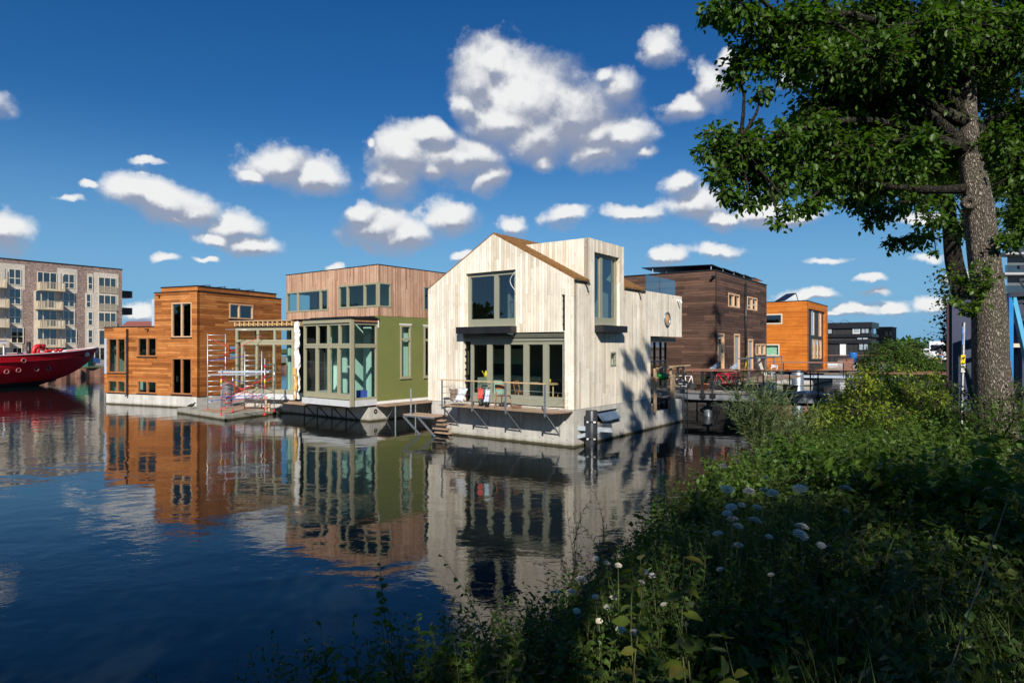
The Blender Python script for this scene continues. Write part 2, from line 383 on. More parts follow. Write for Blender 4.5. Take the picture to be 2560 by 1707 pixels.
def m_bark(name, c1, c2, sc_=1.0):
    m, nt = newmat(name)
    P = nd(nt, 'ShaderNodeTexCoord').outputs['Object']
    v = VM(nt, 'MULTIPLY', P, (1, 1, .28)); v2 = VM(nt, 'ADD', v, VM(nt, 'MULTIPLY', nd(nt, 'ShaderNodeTexNoise', {'Vector': v, 'Scale': 14.0, 'Detail': 3.0}).outputs['Color'], (.09, .09, .09)))
    vo = nd(nt, 'ShaderNodeTexVoronoi', {'Vector': v2, 'Scale': 26.0 * sc_}, feature='DISTANCE_TO_EDGE').outputs['Distance']
    h = MR(nt, vo, 0, .34, 0, 1, True); n = NOISE(nt, P, 25, 4, .65)
    hh = MA(nt, 'ADD', h, MA(nt, 'MULTIPLY', n, .5)); big = NOISE(nt, P, 2.5, 4, .6)
    c = MIX(nt, MR(nt, hh, .2, 1.25), (*c1, 1), (*c2, 1))
    c = MIX(nt, MR(nt, big, .5, .72, 0, .4), c, (.16, .17, .10, 1))
    finish(nt, PB(nt, c, .9, BUMP(nt, hh, 1.0, .03), spec=.2)); return m
def m_sedum(name):
    m, nt = newmat(name); P = nd(nt, 'ShaderNodeTexCoord').outputs['Object']
    n = NOISE(nt, P, 6, 6, .75); n2 = NOISE(nt, P, 1.5, 3, .5)
    c = MIX(nt, MR(nt, n, .35, .65), (.20, .075, .03, 1), (.34, .19, .07, 1)); c = MIX(nt, MR(nt, n2, .5, .7, 0, .6), c, (.17, .16, .05, 1))
    finish(nt, PB(nt, c, 1, BUMP(nt, NOISE(nt, P, 40, 4, .8), 1, .04), spec=.1)); return m
def m_water():
    m, nt = newmat('water')
    P = nd(nt, 'ShaderNodeNewGeometry').outputs['Position']
    v1 = VM(nt, 'MULTIPLY', P, (.8, 1.0, 1)); 
    a = NOISE(nt, v1, .9, 2, .5, .3); b = NOISE(nt, VM(nt, 'MULTIPLY', P, (1.0, 1.35, 1)), 4.2, 3, .55, .4)
    patch = MR(nt, NOISE(nt, P, .09, 3, .5), .38, .62, .35, 1.0, True)
    h = MA(nt, 'ADD', MA(nt, 'MULTIPLY', a, 1.0), MA(nt, 'MULTIPLY', MA(nt, 'MULTIPLY', b, .26), patch))
    nr = BUMP(nt, h, .27, .05)
    finish(nt, PB(nt, (.006, .010, .010, 1), .015, nr, IOR=1.42)); return m
def m_render(name, col):
    m, nt = newmat(name); uv = nd(nt, 'ShaderNodeUVMap').outputs[0]
    n = NOISE(nt, uv, .8, 5, .65, .6); n2 = NOISE(nt, uv, 9, 4, .6)
    c = MIX(nt, MR(nt, n, .3, .75, 0, .8), (*col, 1), (col[0] * 1.35, col[1] * 1.25, col[2] * 1.2, 1))
    c = MIX(nt, MR(nt, n2, .68, .74, 0, .35), c, (.5, .5, .3, 1))
    finish(nt, PB(nt, c, .85, BUMP(nt, n2, .2, .01), spec=.2)); return m
def m_ground(name, c1, c2, c3=None, s=1.0):
    m, nt = newmat(name); P = nd(nt, 'ShaderNodeNewGeometry').outputs['Position']
    n = NOISE(nt, P, 2.5 * s, 6, .7); n2 = NOISE(nt, P, .3 * s, 4, .6)
    c = MIX(nt, MR(nt, n, .3, .7), (*c1, 1), (*c2, 1))
    if c3: c = MIX(nt, MR(nt, n2, .45, .6), c, (*c3, 1))
    finish(nt, PB(nt, c, .95, BUMP(nt, n, .6, .05), spec=.15)); return m
WOODW = m_boards('pale_timber_boards', .122, 2.6, [(.62, .53, .40), (.79, .70, .56), (.88, .81, .68), (.85, .78, .65), (.72, .63, .50)], True, .007, .16, knots=.55, dark=.25)
CEDAR = m_boards('cedar_boards', .135, 2.2, [(.24, .075, .016), (.38, .13, .030), (.47, .17, .042), (.52, .21, .06)], False, .009, .3, knots=.1, dark=.12)
PINK = m_boards('larch_battens', .072, 3.0, [(.40, .20, .12), (.62, .38, .25), (.70, .46, .32)], True, .016, .2, knots=.25, dark=.18)
BROWN = m_boards('thermo_boards', .150, 2.8, [(.055, .030, .022), (.085, .046, .032), (.11, .062, .045), (.15, .078, .05)], False, .012, .3, knots=.1, dark=.12)
ORANGE = m_boards('orange_battens', .085, 3.0, [(.50, .13, .012), (.62, .18, .018), (.68, .22, .03)], False, .014, .2, knots=0, dark=.2)
BLACKB = m_boards('black_boards', .12, 3.0, [(.022, .022, .024), (.032, .032, .034), (.042, .042, .045)], True, .012, .3, knots=0, dark=.3)
FARBR = m_boards('far_brown_boards', .16, 3.0, [(.13, .06, .035), (.20, .10, .06)], False, .02, .3, knots=0)
DECKW = m_boards('deck_planks', .14, 2.0, [(.30, .20, .13), (.42, .28, .18), (.36, .27, .2)], False, .01, .3, knots=.3)
RAWW = m_plain('raw_timber', (.52, .36, .21), .75, var=.25, scale=6)
RAIL = m_plain('brown_handrail', (.22, .10, .065), .6, var=.2, scale=5)
CONC = m_concrete('concrete_hull'); CONCD = m_concrete('concrete_pontoon', (.36, .35, .31), True, False, 2.3)
CONCW = m_concrete('pale_concrete_hull', (.58, .56, .52), True, False, 1.9)
PLAST = m_plain('interior_plaster', (.22, .27, .25), .9, var=.06)
MINT = m_plain('mint_interior_wall', (.40, .60, .54), .9, var=.05)
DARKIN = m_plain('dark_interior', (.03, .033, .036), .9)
OLIVE = m_plain('olive_frame_paint', (.27, .27, .20), .45, var=.05); KHAKI = m_plain('khaki_frame_paint', (.32, .30, .20), .45, var=.05)
TIMF = m_plain('oiled_timber_frame', (.40, .16, .055), .5, var=.2, scale=6); TIMP = m_plain('pale_timber_frame', (.60, .38, .22), .6, var=.12, scale=6)
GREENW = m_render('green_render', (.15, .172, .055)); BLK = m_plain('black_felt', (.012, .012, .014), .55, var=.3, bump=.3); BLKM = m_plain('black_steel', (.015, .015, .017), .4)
GALV = m_plain('galvanised_steel', (.26, .29, .32), .45, metal=.6, var=.15, scale=8); GREYP = m_plain('grey_blue_panel', (.40, .47, .55), .6, var=.05)
WHITE = m_plain('white_paint', (.75, .75, .73), .5, var=.06); SILL = m_plain('pale_sill', (.55, .56, .57), .6, var=.08); SOLAR = m_plain('solar_panel', (.012, .014, .022), .2, var=.1)
GLASS = m_glass('window_glass', (.84, .92, .88), 1.5); GLASSB = m_glass('reflecting_glass', (.22, .26, .28), 2.6); GLASSD = m_glass('dark_glass', (.66, .74, .72), 2.2)
SEDUM = m_sedum('sedum_roof'); WATER = m_water()
RED = m_plain('red_ship_paint', (.58, .008, .018), .35, var=.12, scale=1.2); REDP = m_plain('red_paint', (.55, .02, .02), .4); BLUEP = m_plain('blue_paint', (.02, .05, .32), .45)
YEL = m_plain('yellow_plastic', (.75, .55, .02), .4); GRNP = m_plain('green_plastic', (.01, .22, .04), .4); TERR = m_plain('terracotta', (.45, .16, .08), .8); RUBBER = m_plain('black_rubber', (.015, .015, .015), .8)
BRK = m_brick('brown_brick', (.10, .055, .045), (.40, .29, .24), (.26, .22, .20)); BRKL = m_brick('pale_brick', (.42, .36, .30), (.60, .53, .45), (.50, .45, .38))
BEIGE = m_plain('beige_metal', (.50, .42, .30), .5, var=.04); CREAM = m_plain('cream_frame', (.62, .56, .44), .5, var=.04); STEELP = m_plain('rusty_sheet_piling', (.20, .10, .07), .85, var=.4, scale=1.0)
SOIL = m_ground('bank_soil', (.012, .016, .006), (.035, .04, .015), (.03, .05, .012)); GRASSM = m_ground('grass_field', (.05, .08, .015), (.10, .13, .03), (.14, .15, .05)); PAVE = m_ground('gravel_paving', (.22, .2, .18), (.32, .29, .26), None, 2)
BARK = m_bark('grey_bark', (.06, .048, .038), (.36, .305, .25), 1.5); BARKD = m_bark('dark_bark', (.012, .010, .008), (.055, .045, .036))
# ------------------------------------------------------------------ house helpers
def LF(O, xv):
    d = dirVP(xv); return Fr(O, d, (-d[1], d[0]))
def RF(O, xv):                                   # face at right angles to LF(O, xv)
    d = dirVP(xv); e = (d[1], -d[0]); return Fr(O, e, (e[1], -e[0]))
def window(F, par, r, mat, cols=(), rows=(), fw=.07, dp=.09, o=-.03, glass=None, name='window', mw=None, sill=None, bw=None):
    s0, s1, z0, z1 = r; mb = MB(); mw = mw or fw; bw = bw or fw
    fbox(mb, F, s0, s0 + fw, z0, z1, o - dp, o); fbox(mb, F, s1 - fw, s1, z0, z1, o - dp, o)
    fbox(mb, F, s0 + fw, s1 - fw, z0, z0 + bw, o - dp, o); fbox(mb, F, s0 + fw, s1 - fw, z1 - fw, z1, o - dp, o)
    zs = [z0 + bw] + sorted(rows) + [z1 - fw]
    for z in sorted(rows): fbox(mb, F, s0 + fw, s1 - fw, z - mw / 2, z + mw / 2, o - dp, o)
    for s in cols:
        for k in range(len(zs) - 1):
            a = zs[k] + (mw / 2 if k else 0); b = zs[k + 1] - (mw / 2 if k < len(zs) - 2 else 0)
            fbox(mb, F, s - mw / 2, s + mw / 2, a, b, o - dp, o)
    w_ = mb.build(name, mat, par)
    g = MB(); oo = o - dp * .55
    g.face([F.P(s0 + fw * .5, z0 + fw * .5, oo), F.P(s1 - fw * .5, z0 + fw * .5, oo), F.P(s1 - fw * .5, z1 - fw * .5, oo), F.P(s0 + fw * .5, z1 - fw * .5, oo)])
    g.build('pane', glass or GLASS, w_)
    if sill:
        m = MB(); fbox(m, F, s0 - .03, s1 + .03, z0 - .05, z0 - .003, o - dp, .05); m.build('sill', sill, w_)
    return w_
def solid(F, u, v_, s0, s1, t0, t1, z0, z1):
    """box spanned along F.d (s) and inwards (-n) (t)"""
    mb = MB(); fbox(mb, F, s0, s1, z0, z1, -t1, -t0); return mb
# ================================================================== WATER
mb = MB(); mb.face([(-3000, -40, 0), (3000, -40, 0), (3000, 4000, 0), (-3000, 4000, 0)]); mb.build('water', WATER, kind='structure')
# ================================================================== MAIN HOUSE (pale timber)
O = (2.15, 22.24); MF = LF(O, -880); MS = RF(O, -880)
H = thing('gabled_houseboat', 'pale timber gabled houseboat with a roof dormer and folding glass doors, nearest the bank', 'houseboat', (O[0], O[1], 0))
zb = 1.31; ze = 5.86
W = MF.s(1070.2); sr = MF.s(1232.6); zr = MF.z(1232.6, 585.4)
sA, sB, sE = MS.s(1626), MS.s(1704.4), MS.s(1707.5); sG = MS.s(1612)
zc = MS.z(1626, 840); d0, d1 = MS.s(1472), MS.s(1559.8); zd = MS.z(1472, 594)
mb = MB()
win_up = MF.R(1289, 1164.7, 673.4, 816); door = MF.R(1411.0, 1157.5, 829, 1018); door = (door[0], door[1], zb + .02, door[3])
slit = MF.R(1412.0, 1403.6, 736, 827); slit = (slit[0], slit[1], door[3] + .03, slit[3])
wall(mb, MF, [(0, zb), (W, zb), (W, ze), (sr, zr), (0, ze)], [win_up, door, slit], .2)
mb.build('gable_wall', [WOODW, PLAST], H)
dw = MS.R(1486, 1548.6, 629.6, 812); smw = MS.R(1525.6, 1540, 879.8, 915.5)
mb = MB()
wall(mb, MS, [(0.004, zb), (sA, zb), (sA, zc), (sB, zc), (sB, ze), (d1, ze), (d1, zd), (d0, zd), (d0, ze), (0.004, ze)], [dw, smw], .2)
mb.build('side_wall', [WOODW, PLAST], H)
BK = MS.P(sB, 0); MBk = Fr((BK.x, BK.y), MF.d, (-MF.n[0], -MF.n[1]))
mb = MB(); wall(mb, MBk, [(.004, zc), (W, zc), (W, ze), (.004, ze)], [], .2); 
p = MS.P(sG, 0); G2 = Fr((p.x, p.y), MF.d, (-MF.n[0], -MF.n[1])); wall(mb, G2, [(.2, ze - .3), (W - .2, ze - .3), (W, ze + .03), (sr, zr), (0, ze + .03)], [], .1)
mb.build('rear_wall', [WOODW, PLAST], H)
p = MF.P(W, 0); ML = Fr((p.x, p.y), MS.d, (-MS.n[0], -MS.n[1]))
mb = MB(); wall(mb, ML, [(.2, zb), (sB, zb), (sB, ze), (.2, ze)], [(1.5, 2.6, 2.2, 3.4), (4.2, 5.2, 4.2, 5.2)], .18, -.004); mb.build('far_side_wall', [WOODW, PLAST], H)
window(ML, H, (1.5, 2.6, 2.2, 3.4), OLIVE); window(ML, H, (4.2, 5.2, 4.2, 5.2), OLIVE)
# dormer cheeks and lid
sl_ = (zr - ze) / sr
for k, sv in enumerate((d0, d1)):
    p = MS.P(sv, 0); nn = MF.n if k == 0 else (-MF.n[0], -MF.n[1]); F_ = Fr((p.x, p.y), MF.d, nn)
    mb = MB(); t = (zd - ze) / sl_; wall(mb, F_, [(.01, ze - .05), (.01, zd - .002), (t, zd - .002), (t * .5, ze + t * .5 * sl_ - .06)], [], .14); mb.build('dormer_cheek', [WOODW, PLAST], H)
mb = MB(); t = (zd - ze) / sl_
p0 = MS.P(d0 + .14, zd - .12, -.21); mb.box(p0, V(*MS.d, 0) * (d1 - d0 - .28), V(*MF.d, 0) * (t - .3), V(0, 0, .08)); mb.build('dormer_roof', SEDUM, H)
# pitched sedum roof
mb = MB()
def roofslab(sa, za, sb, zb_, v0, v1, th=.16, lift=.07):
    a = MF.P(sa, za + lift, -v0); b = MF.P(sb, zb_ + lift, -v0); dv = V(*MS.d, 0) * (v1 - v0)
    # the front face frame runs inwards along +MS.d
    mb.box(a, b - a, dv, V(0, 0, -th))
roofslab(-.03, ze - .01, sr, zr, .03, d0 - .004); roofslab(-.03, ze - .01, sr, zr, d1 + .004, sG - .1)
tt_ = (zd - ze) / sl_; roofslab(tt_ - .02, zd, sr, zr, d0, d1); roofslab(W + .03, ze - .01, sr + .002, zr, .03, sG - .1)
ro = mb.build('sedum_roof', SEDUM, H)
mb = MB()
mb.bar(MS.P(.02, ze - .045, .03), MS.P(d0 - .01, ze - .045, .03), .05, .05); mb.build('gutter', BLKM, H); mb = MB(); mb.bar(MS.P(d1 + .02, ze - .045, .03), MS.P(sG, ze - .045, .03), .05, .05); mb.build('gutter', BLKM, H)
mb = MB(); fbox(mb, MS, sG, sB - .2, ze - .28, ze - .2, -W + .2, -.2); mb.build('flat_roof', BLK, H)
mb = MB(); fbox(mb, MS, sA + .0, sB - .2, zc + .01, zc + .2, -W + .2, -.2); mb.build('soffit', WOODW, H)
mb = MB(); fbox(mb, MS, .21, sA - .1, 1.25, zb + .015, -W + .2, -.21); fbox(mb, MS, .21, sB - .22, 3.72, 3.92, -W + .2, -.21)
mb.build('floor', m_plain('interior_floor', (.25, .19, .13), .5), H)
mb = MB(); fbox(mb, MS, 3.6, 3.7, zb + .02, 3.7, -W + .25, -2.2); fbox(mb, MS, 4.2, 4.3, 3.95, ze, -W + .25, -.4); fbox(mb, MS, .9, 3.5, 3.95, ze + .4, -3.55, -3.45); mb.build('interior_wall', m_plain('grey_teal_wall', (.16, .20, .20), .9), H)
mb = MB(); fbox(mb, MS, 3.0, 3.58, zb + .02, zb + .95, -W + .6, -3.4); fbox(mb, MS, 3.3, 3.58, zb + 1.45, zb + 2.1, -W + .6, -4.4); fbox(mb, MS, 1.9, 2.5, zb + .02, zb + .9, -5.3, -4.6); mb.build('kitchen_units', MINT, H)
# terrace glazing under the overhang
TG = MS.sh(-.9); window(TG, H, (sA + .02, TG.s(1668), zb, zc - .02), BLKM, cols=[TG.s(1640), TG.s(1655)], rows=[zb + .9, zb + 1.5], glass=GLASSD, name='terrace_window')
p = MS.P(sA, 0); EW = Fr((p.x, p.y), MF.d, (-MF.n[0], -MF.n[1])); mb = MB(); wall(mb, EW, [(.21, zb), (W - .2, zb), (W - .2, zc), (.21, zc)], [(1.2, 3.2, zb + .1, zc - .2)], .15); mb.build('terrace_wall', [WOODW, PLAST], H)
# openings
window(MF, H, win_up, OLIVE, cols=[MF.s(1235.5)], fw=.15, mw=.2, o=-.12, dp=.1, glass=GLASSD, bw=.32)
cs = [MF.s(x) for x in (1217.7, 1262, 1309.3, 1358.7)]
dr = (MF.s(1408.8), MF.s(1170.8), zb + .06, MF.z(1172, 853))
window(MF, H, dr, OLIVE, cols=cs, fw=.13, mw=.24, o=-.14, dp=.08, name='folding_door', bw=.34)
mb = MB()
zt = door[3]; fbox(mb, MF, door[0] + .01, door[1] - .02, dr[3] + .12, zt - .16, -.2, -.05); fbox(mb, MF, door[0] + .01, door[1] - .02, dr[3] + .0, dr[3] + .1, -.22, -.10)
for k in range(4):
    zz = zt - .16 + k * .03; fbox(mb, MF, door[0] + .0, door[1] - .02, zz, zz + .012, -.2, -.02 + .0 * k)
mb.build('roller_shutter', OLIVE, H)
mb = MB()
for s in (door[0] + .02, door[1] - .08):
    fbox(mb, MF, s, s + .05, zb + .02, zt - .2, -.2, -.15)
    for k in range(8): fbox(mb, MF, s - .01, s + .06, zb + .25 + k * .26, zb + .30 + k * .26, -.15, -.09)
fbox(mb, MF, slit[0], slit[1], slit[2], slit[3], -.2, -.10)
for k in range(6): fbox(mb, MF, slit[0], slit[1], slit[2] + .2 + k * .28, slit[2] + .26 + k * .28, -.10, -.07)
mb.build('shutter_batten', BLK, H)
mb = MB(); fbox(mb, MF, *sorted((MF.s(1291.5), MF.sh(.35).s(1140) + 0.0)), MF.z(1291, 832.5), MF.z(1291, 815), -.02, .36); mb.build('black_ledge', BLK, H, bevel=.01)
L2 = MS.sh(.36); mb = MB(); fbox(mb, MS, dw[0] + .01, L2.s(1568.8), MS.z(1487, 829.5), MS.z(1487, 812.5), -.02, .36); mb.build('black_ledge', BLK, H, bevel=.01)
window(MS, H, dw, OLIVE, cols=[MS.s(1510)], fw=.12, mw=.2, o=-.12, dp=.1, glass=GLASSD, bw=.3)
window(MS, H, smw, OLIVE, fw=.06, o=.02, dp=.1)
pc = MS.P(MS.s(1667), MS.z(1667, 798), 0)
mb = MB(); mb.lathe(pc, [(.33, .003), (.34, .05), (.29, .07), (.26, .05), (.26, .01)], 28, ax=(*MS.n, 0)); ph = mb.build('porthole', GALV, H)
mb = MB(); mb.lathe(pc, [(.26, .02), (.18, .05), (.0, .07)], 28, ax=(*MS.n, 0)); mb.build('pane', m_plain('warm_porthole_dome', (.55, .30, .14), .15, var=.3), ph)
for x, y in ((1460, 705), (1594, 727), (1692, 751)):
    mb = MB(); q = MS.P(MS.s(x), MS.z(x, y), 0); nn = V(*MS.n, 0)
    mb.bar(q, q + nn * .16, .05); mb.bar(q + nn * .14 + V(0, 0, .03), q + nn * .2 + V(0, 0, -.12) + V(*MS.d, 0) * .05, .09, .07); mb.build('outdoor_lamp', BLKM if x != 1692 else WHITE, H)
# white cable loop hanging over the upper window
mb = MB(); pts = []
for k in range(15):
    t = k / 14; xx = 1289 - 13 * math.sin(t * math.pi) * (1 - .1 * t); yy = 680 + t * 46
    pts.append(MF.P(MF.s(xx), MF.z(xx, yy), .03))
mb.tube(pts, .012, 6); mb.build('white_cable', WHITE, H)
# concrete hull
mb = MB(); bw1 = MS.R(1492.5, 1543.5, 1028.3, 1060); bw2 = MS.R(1632, 1676, 1004, 1030)
wall(mb, MS, [(.0, -.6), (sE, -.6), (sE, 1.06), (sA + .03, 1.06), (sA + .03, zb - .012), (.0, zb - .012)], [bw1, bw2], .22, .01)
fbox(mb, MF, -.0, W - .25, -.6, zb - .012, -.21, .012); fbox(mb, ML, .21, sE, -.6, zb - .02, -.2, .0)
p = MS.P(sE, 0); EH = Fr((p.x, p.y), MF.d, (-MF.n[0], -MF.n[1])); fbox(mb, EH, .2, W - .2, -.6, 1.06, -.2, -.01)
fbox(mb, MS, .21, sE - .21, .95, 1.03, -W + .2, -.21)
mb.build('concrete_hull', [CONC, DARKIN], H)
mb = MB(); fbox(mb, MF, .0, W, zb - .012, zb + .002, -.03, -.005); fbox(mb, MS, .0, sA, zb - .012, zb + .002, -.03, -.005); mb.build('drip_strip', BLKM, H)
window(MS, H, bw1, TIMP, fw=.04, o=-.14, dp=.06, glass=GLASSD, name='hull_window')
mb = MB(); a, b, c, d = bw1; 
q = [MS.P(a + .2, d - .08, -.1), MS.P(b - .06, d - .05, -.1), MS.P(b - .02, c + .12, .14), MS.P(a + .24, c + .08, .14)]
mb.face(q); mb.face(q[::-1]); 
for i in range(4): mb.bar(q[i], q[(i + 1) % 4], .04)
mb.build('hopper_window', [m_plain('grey_blue_hopper', (.10, .14, .20), .25)], H); window(MS, H, bw2, BLKM, cols=[MS.s(1650)], fw=.05, o=-.12, glass=GLASSD, name='hull_window')
# balcony
zd_ = 1.27; DD = .94; bs1 = MF.sh(DD).s(1102.5)
mb = MB()
nb_ = 7
for k in range(nb_):
    o0 = .03 + k * (DD - .03) / nb_; fbox(mb, MF, .02 + random.Random(k).uniform(0, .3) * (k > 2), bs1 + random.Random(k + 9).uniform(0, .12), zd_ - .035 - (k % 2) * .004, zd_, o0, o0 + DD / nb_ - .012)
bal = mb.build('balcony_deck', DECKW, H)
mb = MB(); MFo = MF.sh(DD + .03); zrail = 2.24
mb.bar(MFo.P(MFo.s(1365), zrail, 0), MFo.P(MFo.s(1102), zrail, 0), .07, .04); mb.build('handrail', RAWW, bal)
for x in (1105, 1180, 1264, 1362):
    s = MFo.s(x); mb = MB(); fbox(mb, MFo, s - .025, s + .025, zd_ - .16, zrail - .02, -.02, .02); mb.build('post', GALV, bal)
    mb = MB(); mb.bar(MF.P(s, zd_ - .09, DD), MF.P(s, zd_ - .09, .03), .05); mb.bar(MF.P(s, zd_ - .12, DD - .05), MF.P(s, .42, .04), .045); mb.bar(MF.P(s, zd_ - .12, .035), MF.P(s, .38, .035), .045); mb.build('bracket', GALV, bal)
mb = MB()
for k in range(3):
    z = zd_ + .22 + .24 * k; mb.tube([MFo.P(MFo.s(1105), z), MFo.P(MFo.s(1362), z)], .006, 4)
    mb.tube([MFo.P(MFo.s(1105), z), MF.P(bs1 + .1, z, .02)], .006, 4); mb.tube([MFo.P(MFo.s(1362), z), MF.P(.2, z - .1, .02)], .006, 4)
mb.build('cable_railing', GALV, bal)
# terrace platform and stair at the left end
mb = MB(); z0 = .78; MFp = MF
for k in range(5): fbox(mb, MF, W - 1.15, W + .55, z0 - .04, z0, .1 + k * .16, .24 + k * .16)
stp = mb.build('landing_platform', DECKW, H)
mb = MB()
for k in range(4): 
    c0 = MF.P(W - 1.3 - .12 * k, z0 - .2 - .16 * k, .3); mb.box(c0, V(*MF.d, 0) * .8, V(*MF.n, 0) * .24 + V(0, 0, -.02), V(0, 0, .045))
mb.build('stair_tread', DECKW, stp)
mb = MB(); mb.bar(MF.P(W + .5, z0 - .06, .9), MF.P(W - 1.2, z0 - .06, .9), .06); mb.bar(MF.P(W + .5, z0 - .1, .9), MF.P(W - .45, 0, .9), .06); mb.bar(MF.P(W - .35, z0 - .1, .9), MF.P(W - 1.25, 0, .9), .06)
mb.bar(MF.P(W + .1, z0 - .1, .88), MF.P(W + .1, z0 + 1.05, .88), .05); mb.build('steel_stringer', GALV, stp)
# interior light wells
mb = MB(); fbox(mb, MS, 1.2, 2.4, zb + .75, zb + .79, -3.4, -1.6)
T = mb.build('dining_table', RAWW); props(T, 'wooden dining table standing inside behind the folding glass doors', 'table')
mb = MB()
for a in (1.3, 2.3):
    for b in (-3.3, -1.7): mb.bar(MS.P(a, zb + .02, b), MS.P(a, zb + .75, b), .05)
T2 = mb.build('table_legs', RAWW, T)
# ---- roof terrace balustrade glass
mb = MB(); BG = MS.sh(-.55)
for a, b in ((1614, 1648), (1649.5, 1688)):
    fbox(mb, BG, BG.s(a), BG.s(b), ze - .1, BG.z(1614, 686), -.01, .005)
mb.build('glass_balustrade', GLASSD, H)
# ================================================================== CEDAR HOUSE (left)
p = at(492.7, 1021, z=0); KO = (p.x, p.y); CF = LF(KO, -2450); CS = RF(KO, -2450)
K = thing('cedar_houseboat', 'orange-brown cedar clad houseboat with a tall and a low block, right of the red ship', 'houseboat', (KO[0], KO[1], 0))
zk = CF.z(492.7, 991.6); zt = CF.z(491, 727.6); sU = CF.s(386); sL = CF.s(261); zl = CF.z(300, 818.5)
W1 = CF.R(479.3, 429, 755.3, 843); W2 = CF.R(479.3, 429, 895, 986.5); W3 = CF.R(391.6, 343.8, 843, 891.5); W4 = CF.R(391.6, 343.8, 952.4, 984.5)
W5 = CF.R(314, 269.5, 845, 932.6); W6 = CF.R(314, 269.5, 950.8, 982)
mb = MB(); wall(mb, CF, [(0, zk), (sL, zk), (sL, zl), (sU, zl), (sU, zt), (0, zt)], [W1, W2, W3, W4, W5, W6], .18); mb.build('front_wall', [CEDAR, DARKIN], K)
sR = CS.s(704); sR = 6.6
X1 = CS.R(573, 632.6, 758, 796); X2 = CS.R(573, 612, 863, 901)
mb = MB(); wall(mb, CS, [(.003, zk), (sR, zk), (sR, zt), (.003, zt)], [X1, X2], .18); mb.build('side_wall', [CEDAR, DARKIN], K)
mb = MB()
fbox(mb, CS, sR - .15, sR, zk, zt, -sU, -.19); fbox(mb, CS, .2, sR, zl, zt, -sU, -sU + .15); fbox(mb, CS, .2, 5, zk, zl, -sL, -sL + .15); fbox(mb, CS, 4.9, 5, zk, zl, -sL, -sU)
mb.build('rear_wall', CEDAR, K); mb = MB(); fbox(mb, CS, .25, 4.85, zk + .05, zl - .05, -sL + .155, -sL + .2); fbox(mb, CS, 1.8, 1.85, zk + .1, zl - .1, -sL + .22, -sU - .9); mb.build('interior_lining', MINT, K)
mb = MB(); fbox(mb, CS, .25, sR - .2, zt + .03, zt + .30, -sU + .25, -.25); mb.build('upper_parapet', CEDAR, K)
mb = MB(); fbox(mb, CS, .22, sR - .17, zt + .30, zt + .36, -sU + .22, -.22); fbox(mb, CS, -.04, sR + .03, zt - .0, zt + .035, -sU - .03, .04); fbox(mb, CS, -.03, 5.03, zl, zl + .05, -sL - .03, -sU)
mb.build('roof', BLK, K)
mb = MB(); fbox(mb, CF, sU - .004, sU + .22, zl + .04, zt - .35, -.16, .004); mb.build('grey_corner_panel', GREYP, K); mb = MB(); fbox(mb, CF, sL - .2, sL + .004, W5[2] - .05, W5[3], -.16, .006); mb.build('grey_corner_panel', GREYP, K)
for r, c, n in ((W1, 454, 'window'), (W2, 454, 'glazed_door'), (W3, 368, 'window'), (W4, 368, 'window'), (W5, 293, 'window'), (W6, 293, 'window')):
    window(CF, K, r, TIMP if r is W1 else TIMF, cols=[CF.s(c)], fw=.07, mw=.1, o=.015, dp=.12, glass=GLASSD, name=n, sill=BLKM)
window(CS, K, X1, TIMP, cols=[CS.s(598)], fw=.08, mw=.09, o=.03, dp=.14, glass=GLASSD, sill=BLKM); window(CS, K, X2, TIMF, fw=.07, o=-.02, glass=GLASSD)
mb = MB(); mb.tube([CF.P(CF.s(320.5), zl - .1, .07), CF.P(CF.s(320.5), zk - .06, .07), CF.P(CF.s(320.5), zk - .1, .18)], .06, 8); mb.build('downpipe', BLKM, K)
mb = MB(); fbox(mb, CS, -.0, sR + .3, -.5, zk - .02, -sL + .15, -.04); mb.build('concrete_hull', CONCW, K)
mb = MB()
for k in range(4): 
    a = CS.P(1.0 + k * 1.15, zt + .36, -1.2); mb.box(a + V(0, 0, .05), V(*CS.d, 0) * 1.0 + V(0, 0, .12), V(*CF.d, 0) * 2.4, V(0, 0, .04)); mb.bar(a + V(*CS.d, 0) * .9 + V(0, 0, 0), a + V(*CS.d, 0) * .9 + V(0, 0, .16), .04)
mb.build('solar_panel', SOLAR, K)
for x, y in ((400, 739), (371, 823)):
    mb = MB(); q = CF.P(CF.s(x), CF.z(x, y)); mb.bar(q, q + V(*CF.n, 0) * .2, .1, .06); mb.build('outdoor_lamp', BLKM, K)
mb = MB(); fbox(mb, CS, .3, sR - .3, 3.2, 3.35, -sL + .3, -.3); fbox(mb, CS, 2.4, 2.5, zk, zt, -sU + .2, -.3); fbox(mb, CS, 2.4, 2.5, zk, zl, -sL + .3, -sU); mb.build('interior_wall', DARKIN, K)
# ================================================================== GREEN HOUSE
GO = (-6.355, 30.35); GF = LF(GO, -800); GS = RF(GO, -800)
BSX = lambda s, z, o: GS.P(s - 1.56, z, o)
G = thing('green_houseboat', 'olive green rendered houseboat under construction with a pale larch upper floor and khaki framed bay', 'houseboat', (GO[0], GO[1], 0))
zg0 = GS.z(945, 1003); zg1 = GS.z(945, 789); zp = GS.z(945.6, 661.5); gl = GF.s(715.2); gd = 8.5
A = GF.R(820.5, 721.5, 722, 776); B_ = GF.R(945.4, 845.8, 705, 766.8); B_ = (.0, B_[1], B_[2], B_[3])
mb = MB(); wall(mb, GF, [(0, zg1), (gl, zg1), (gl, zp), (0, zp)], [(-.02, B_[1], B_[2], B_[3]), (A[0], gl + .02, A[2], A[3])], .16); 
R1 = GS.R(1059.6, 1075, 716, 775); bs = GS.s(977.8)
wall(mb, GS, [(0.003, zg1), (gd, zg1), (gd, zp), (0.003, zp)], [(-.02, bs, B_[2], B_[3]), R1], .16)
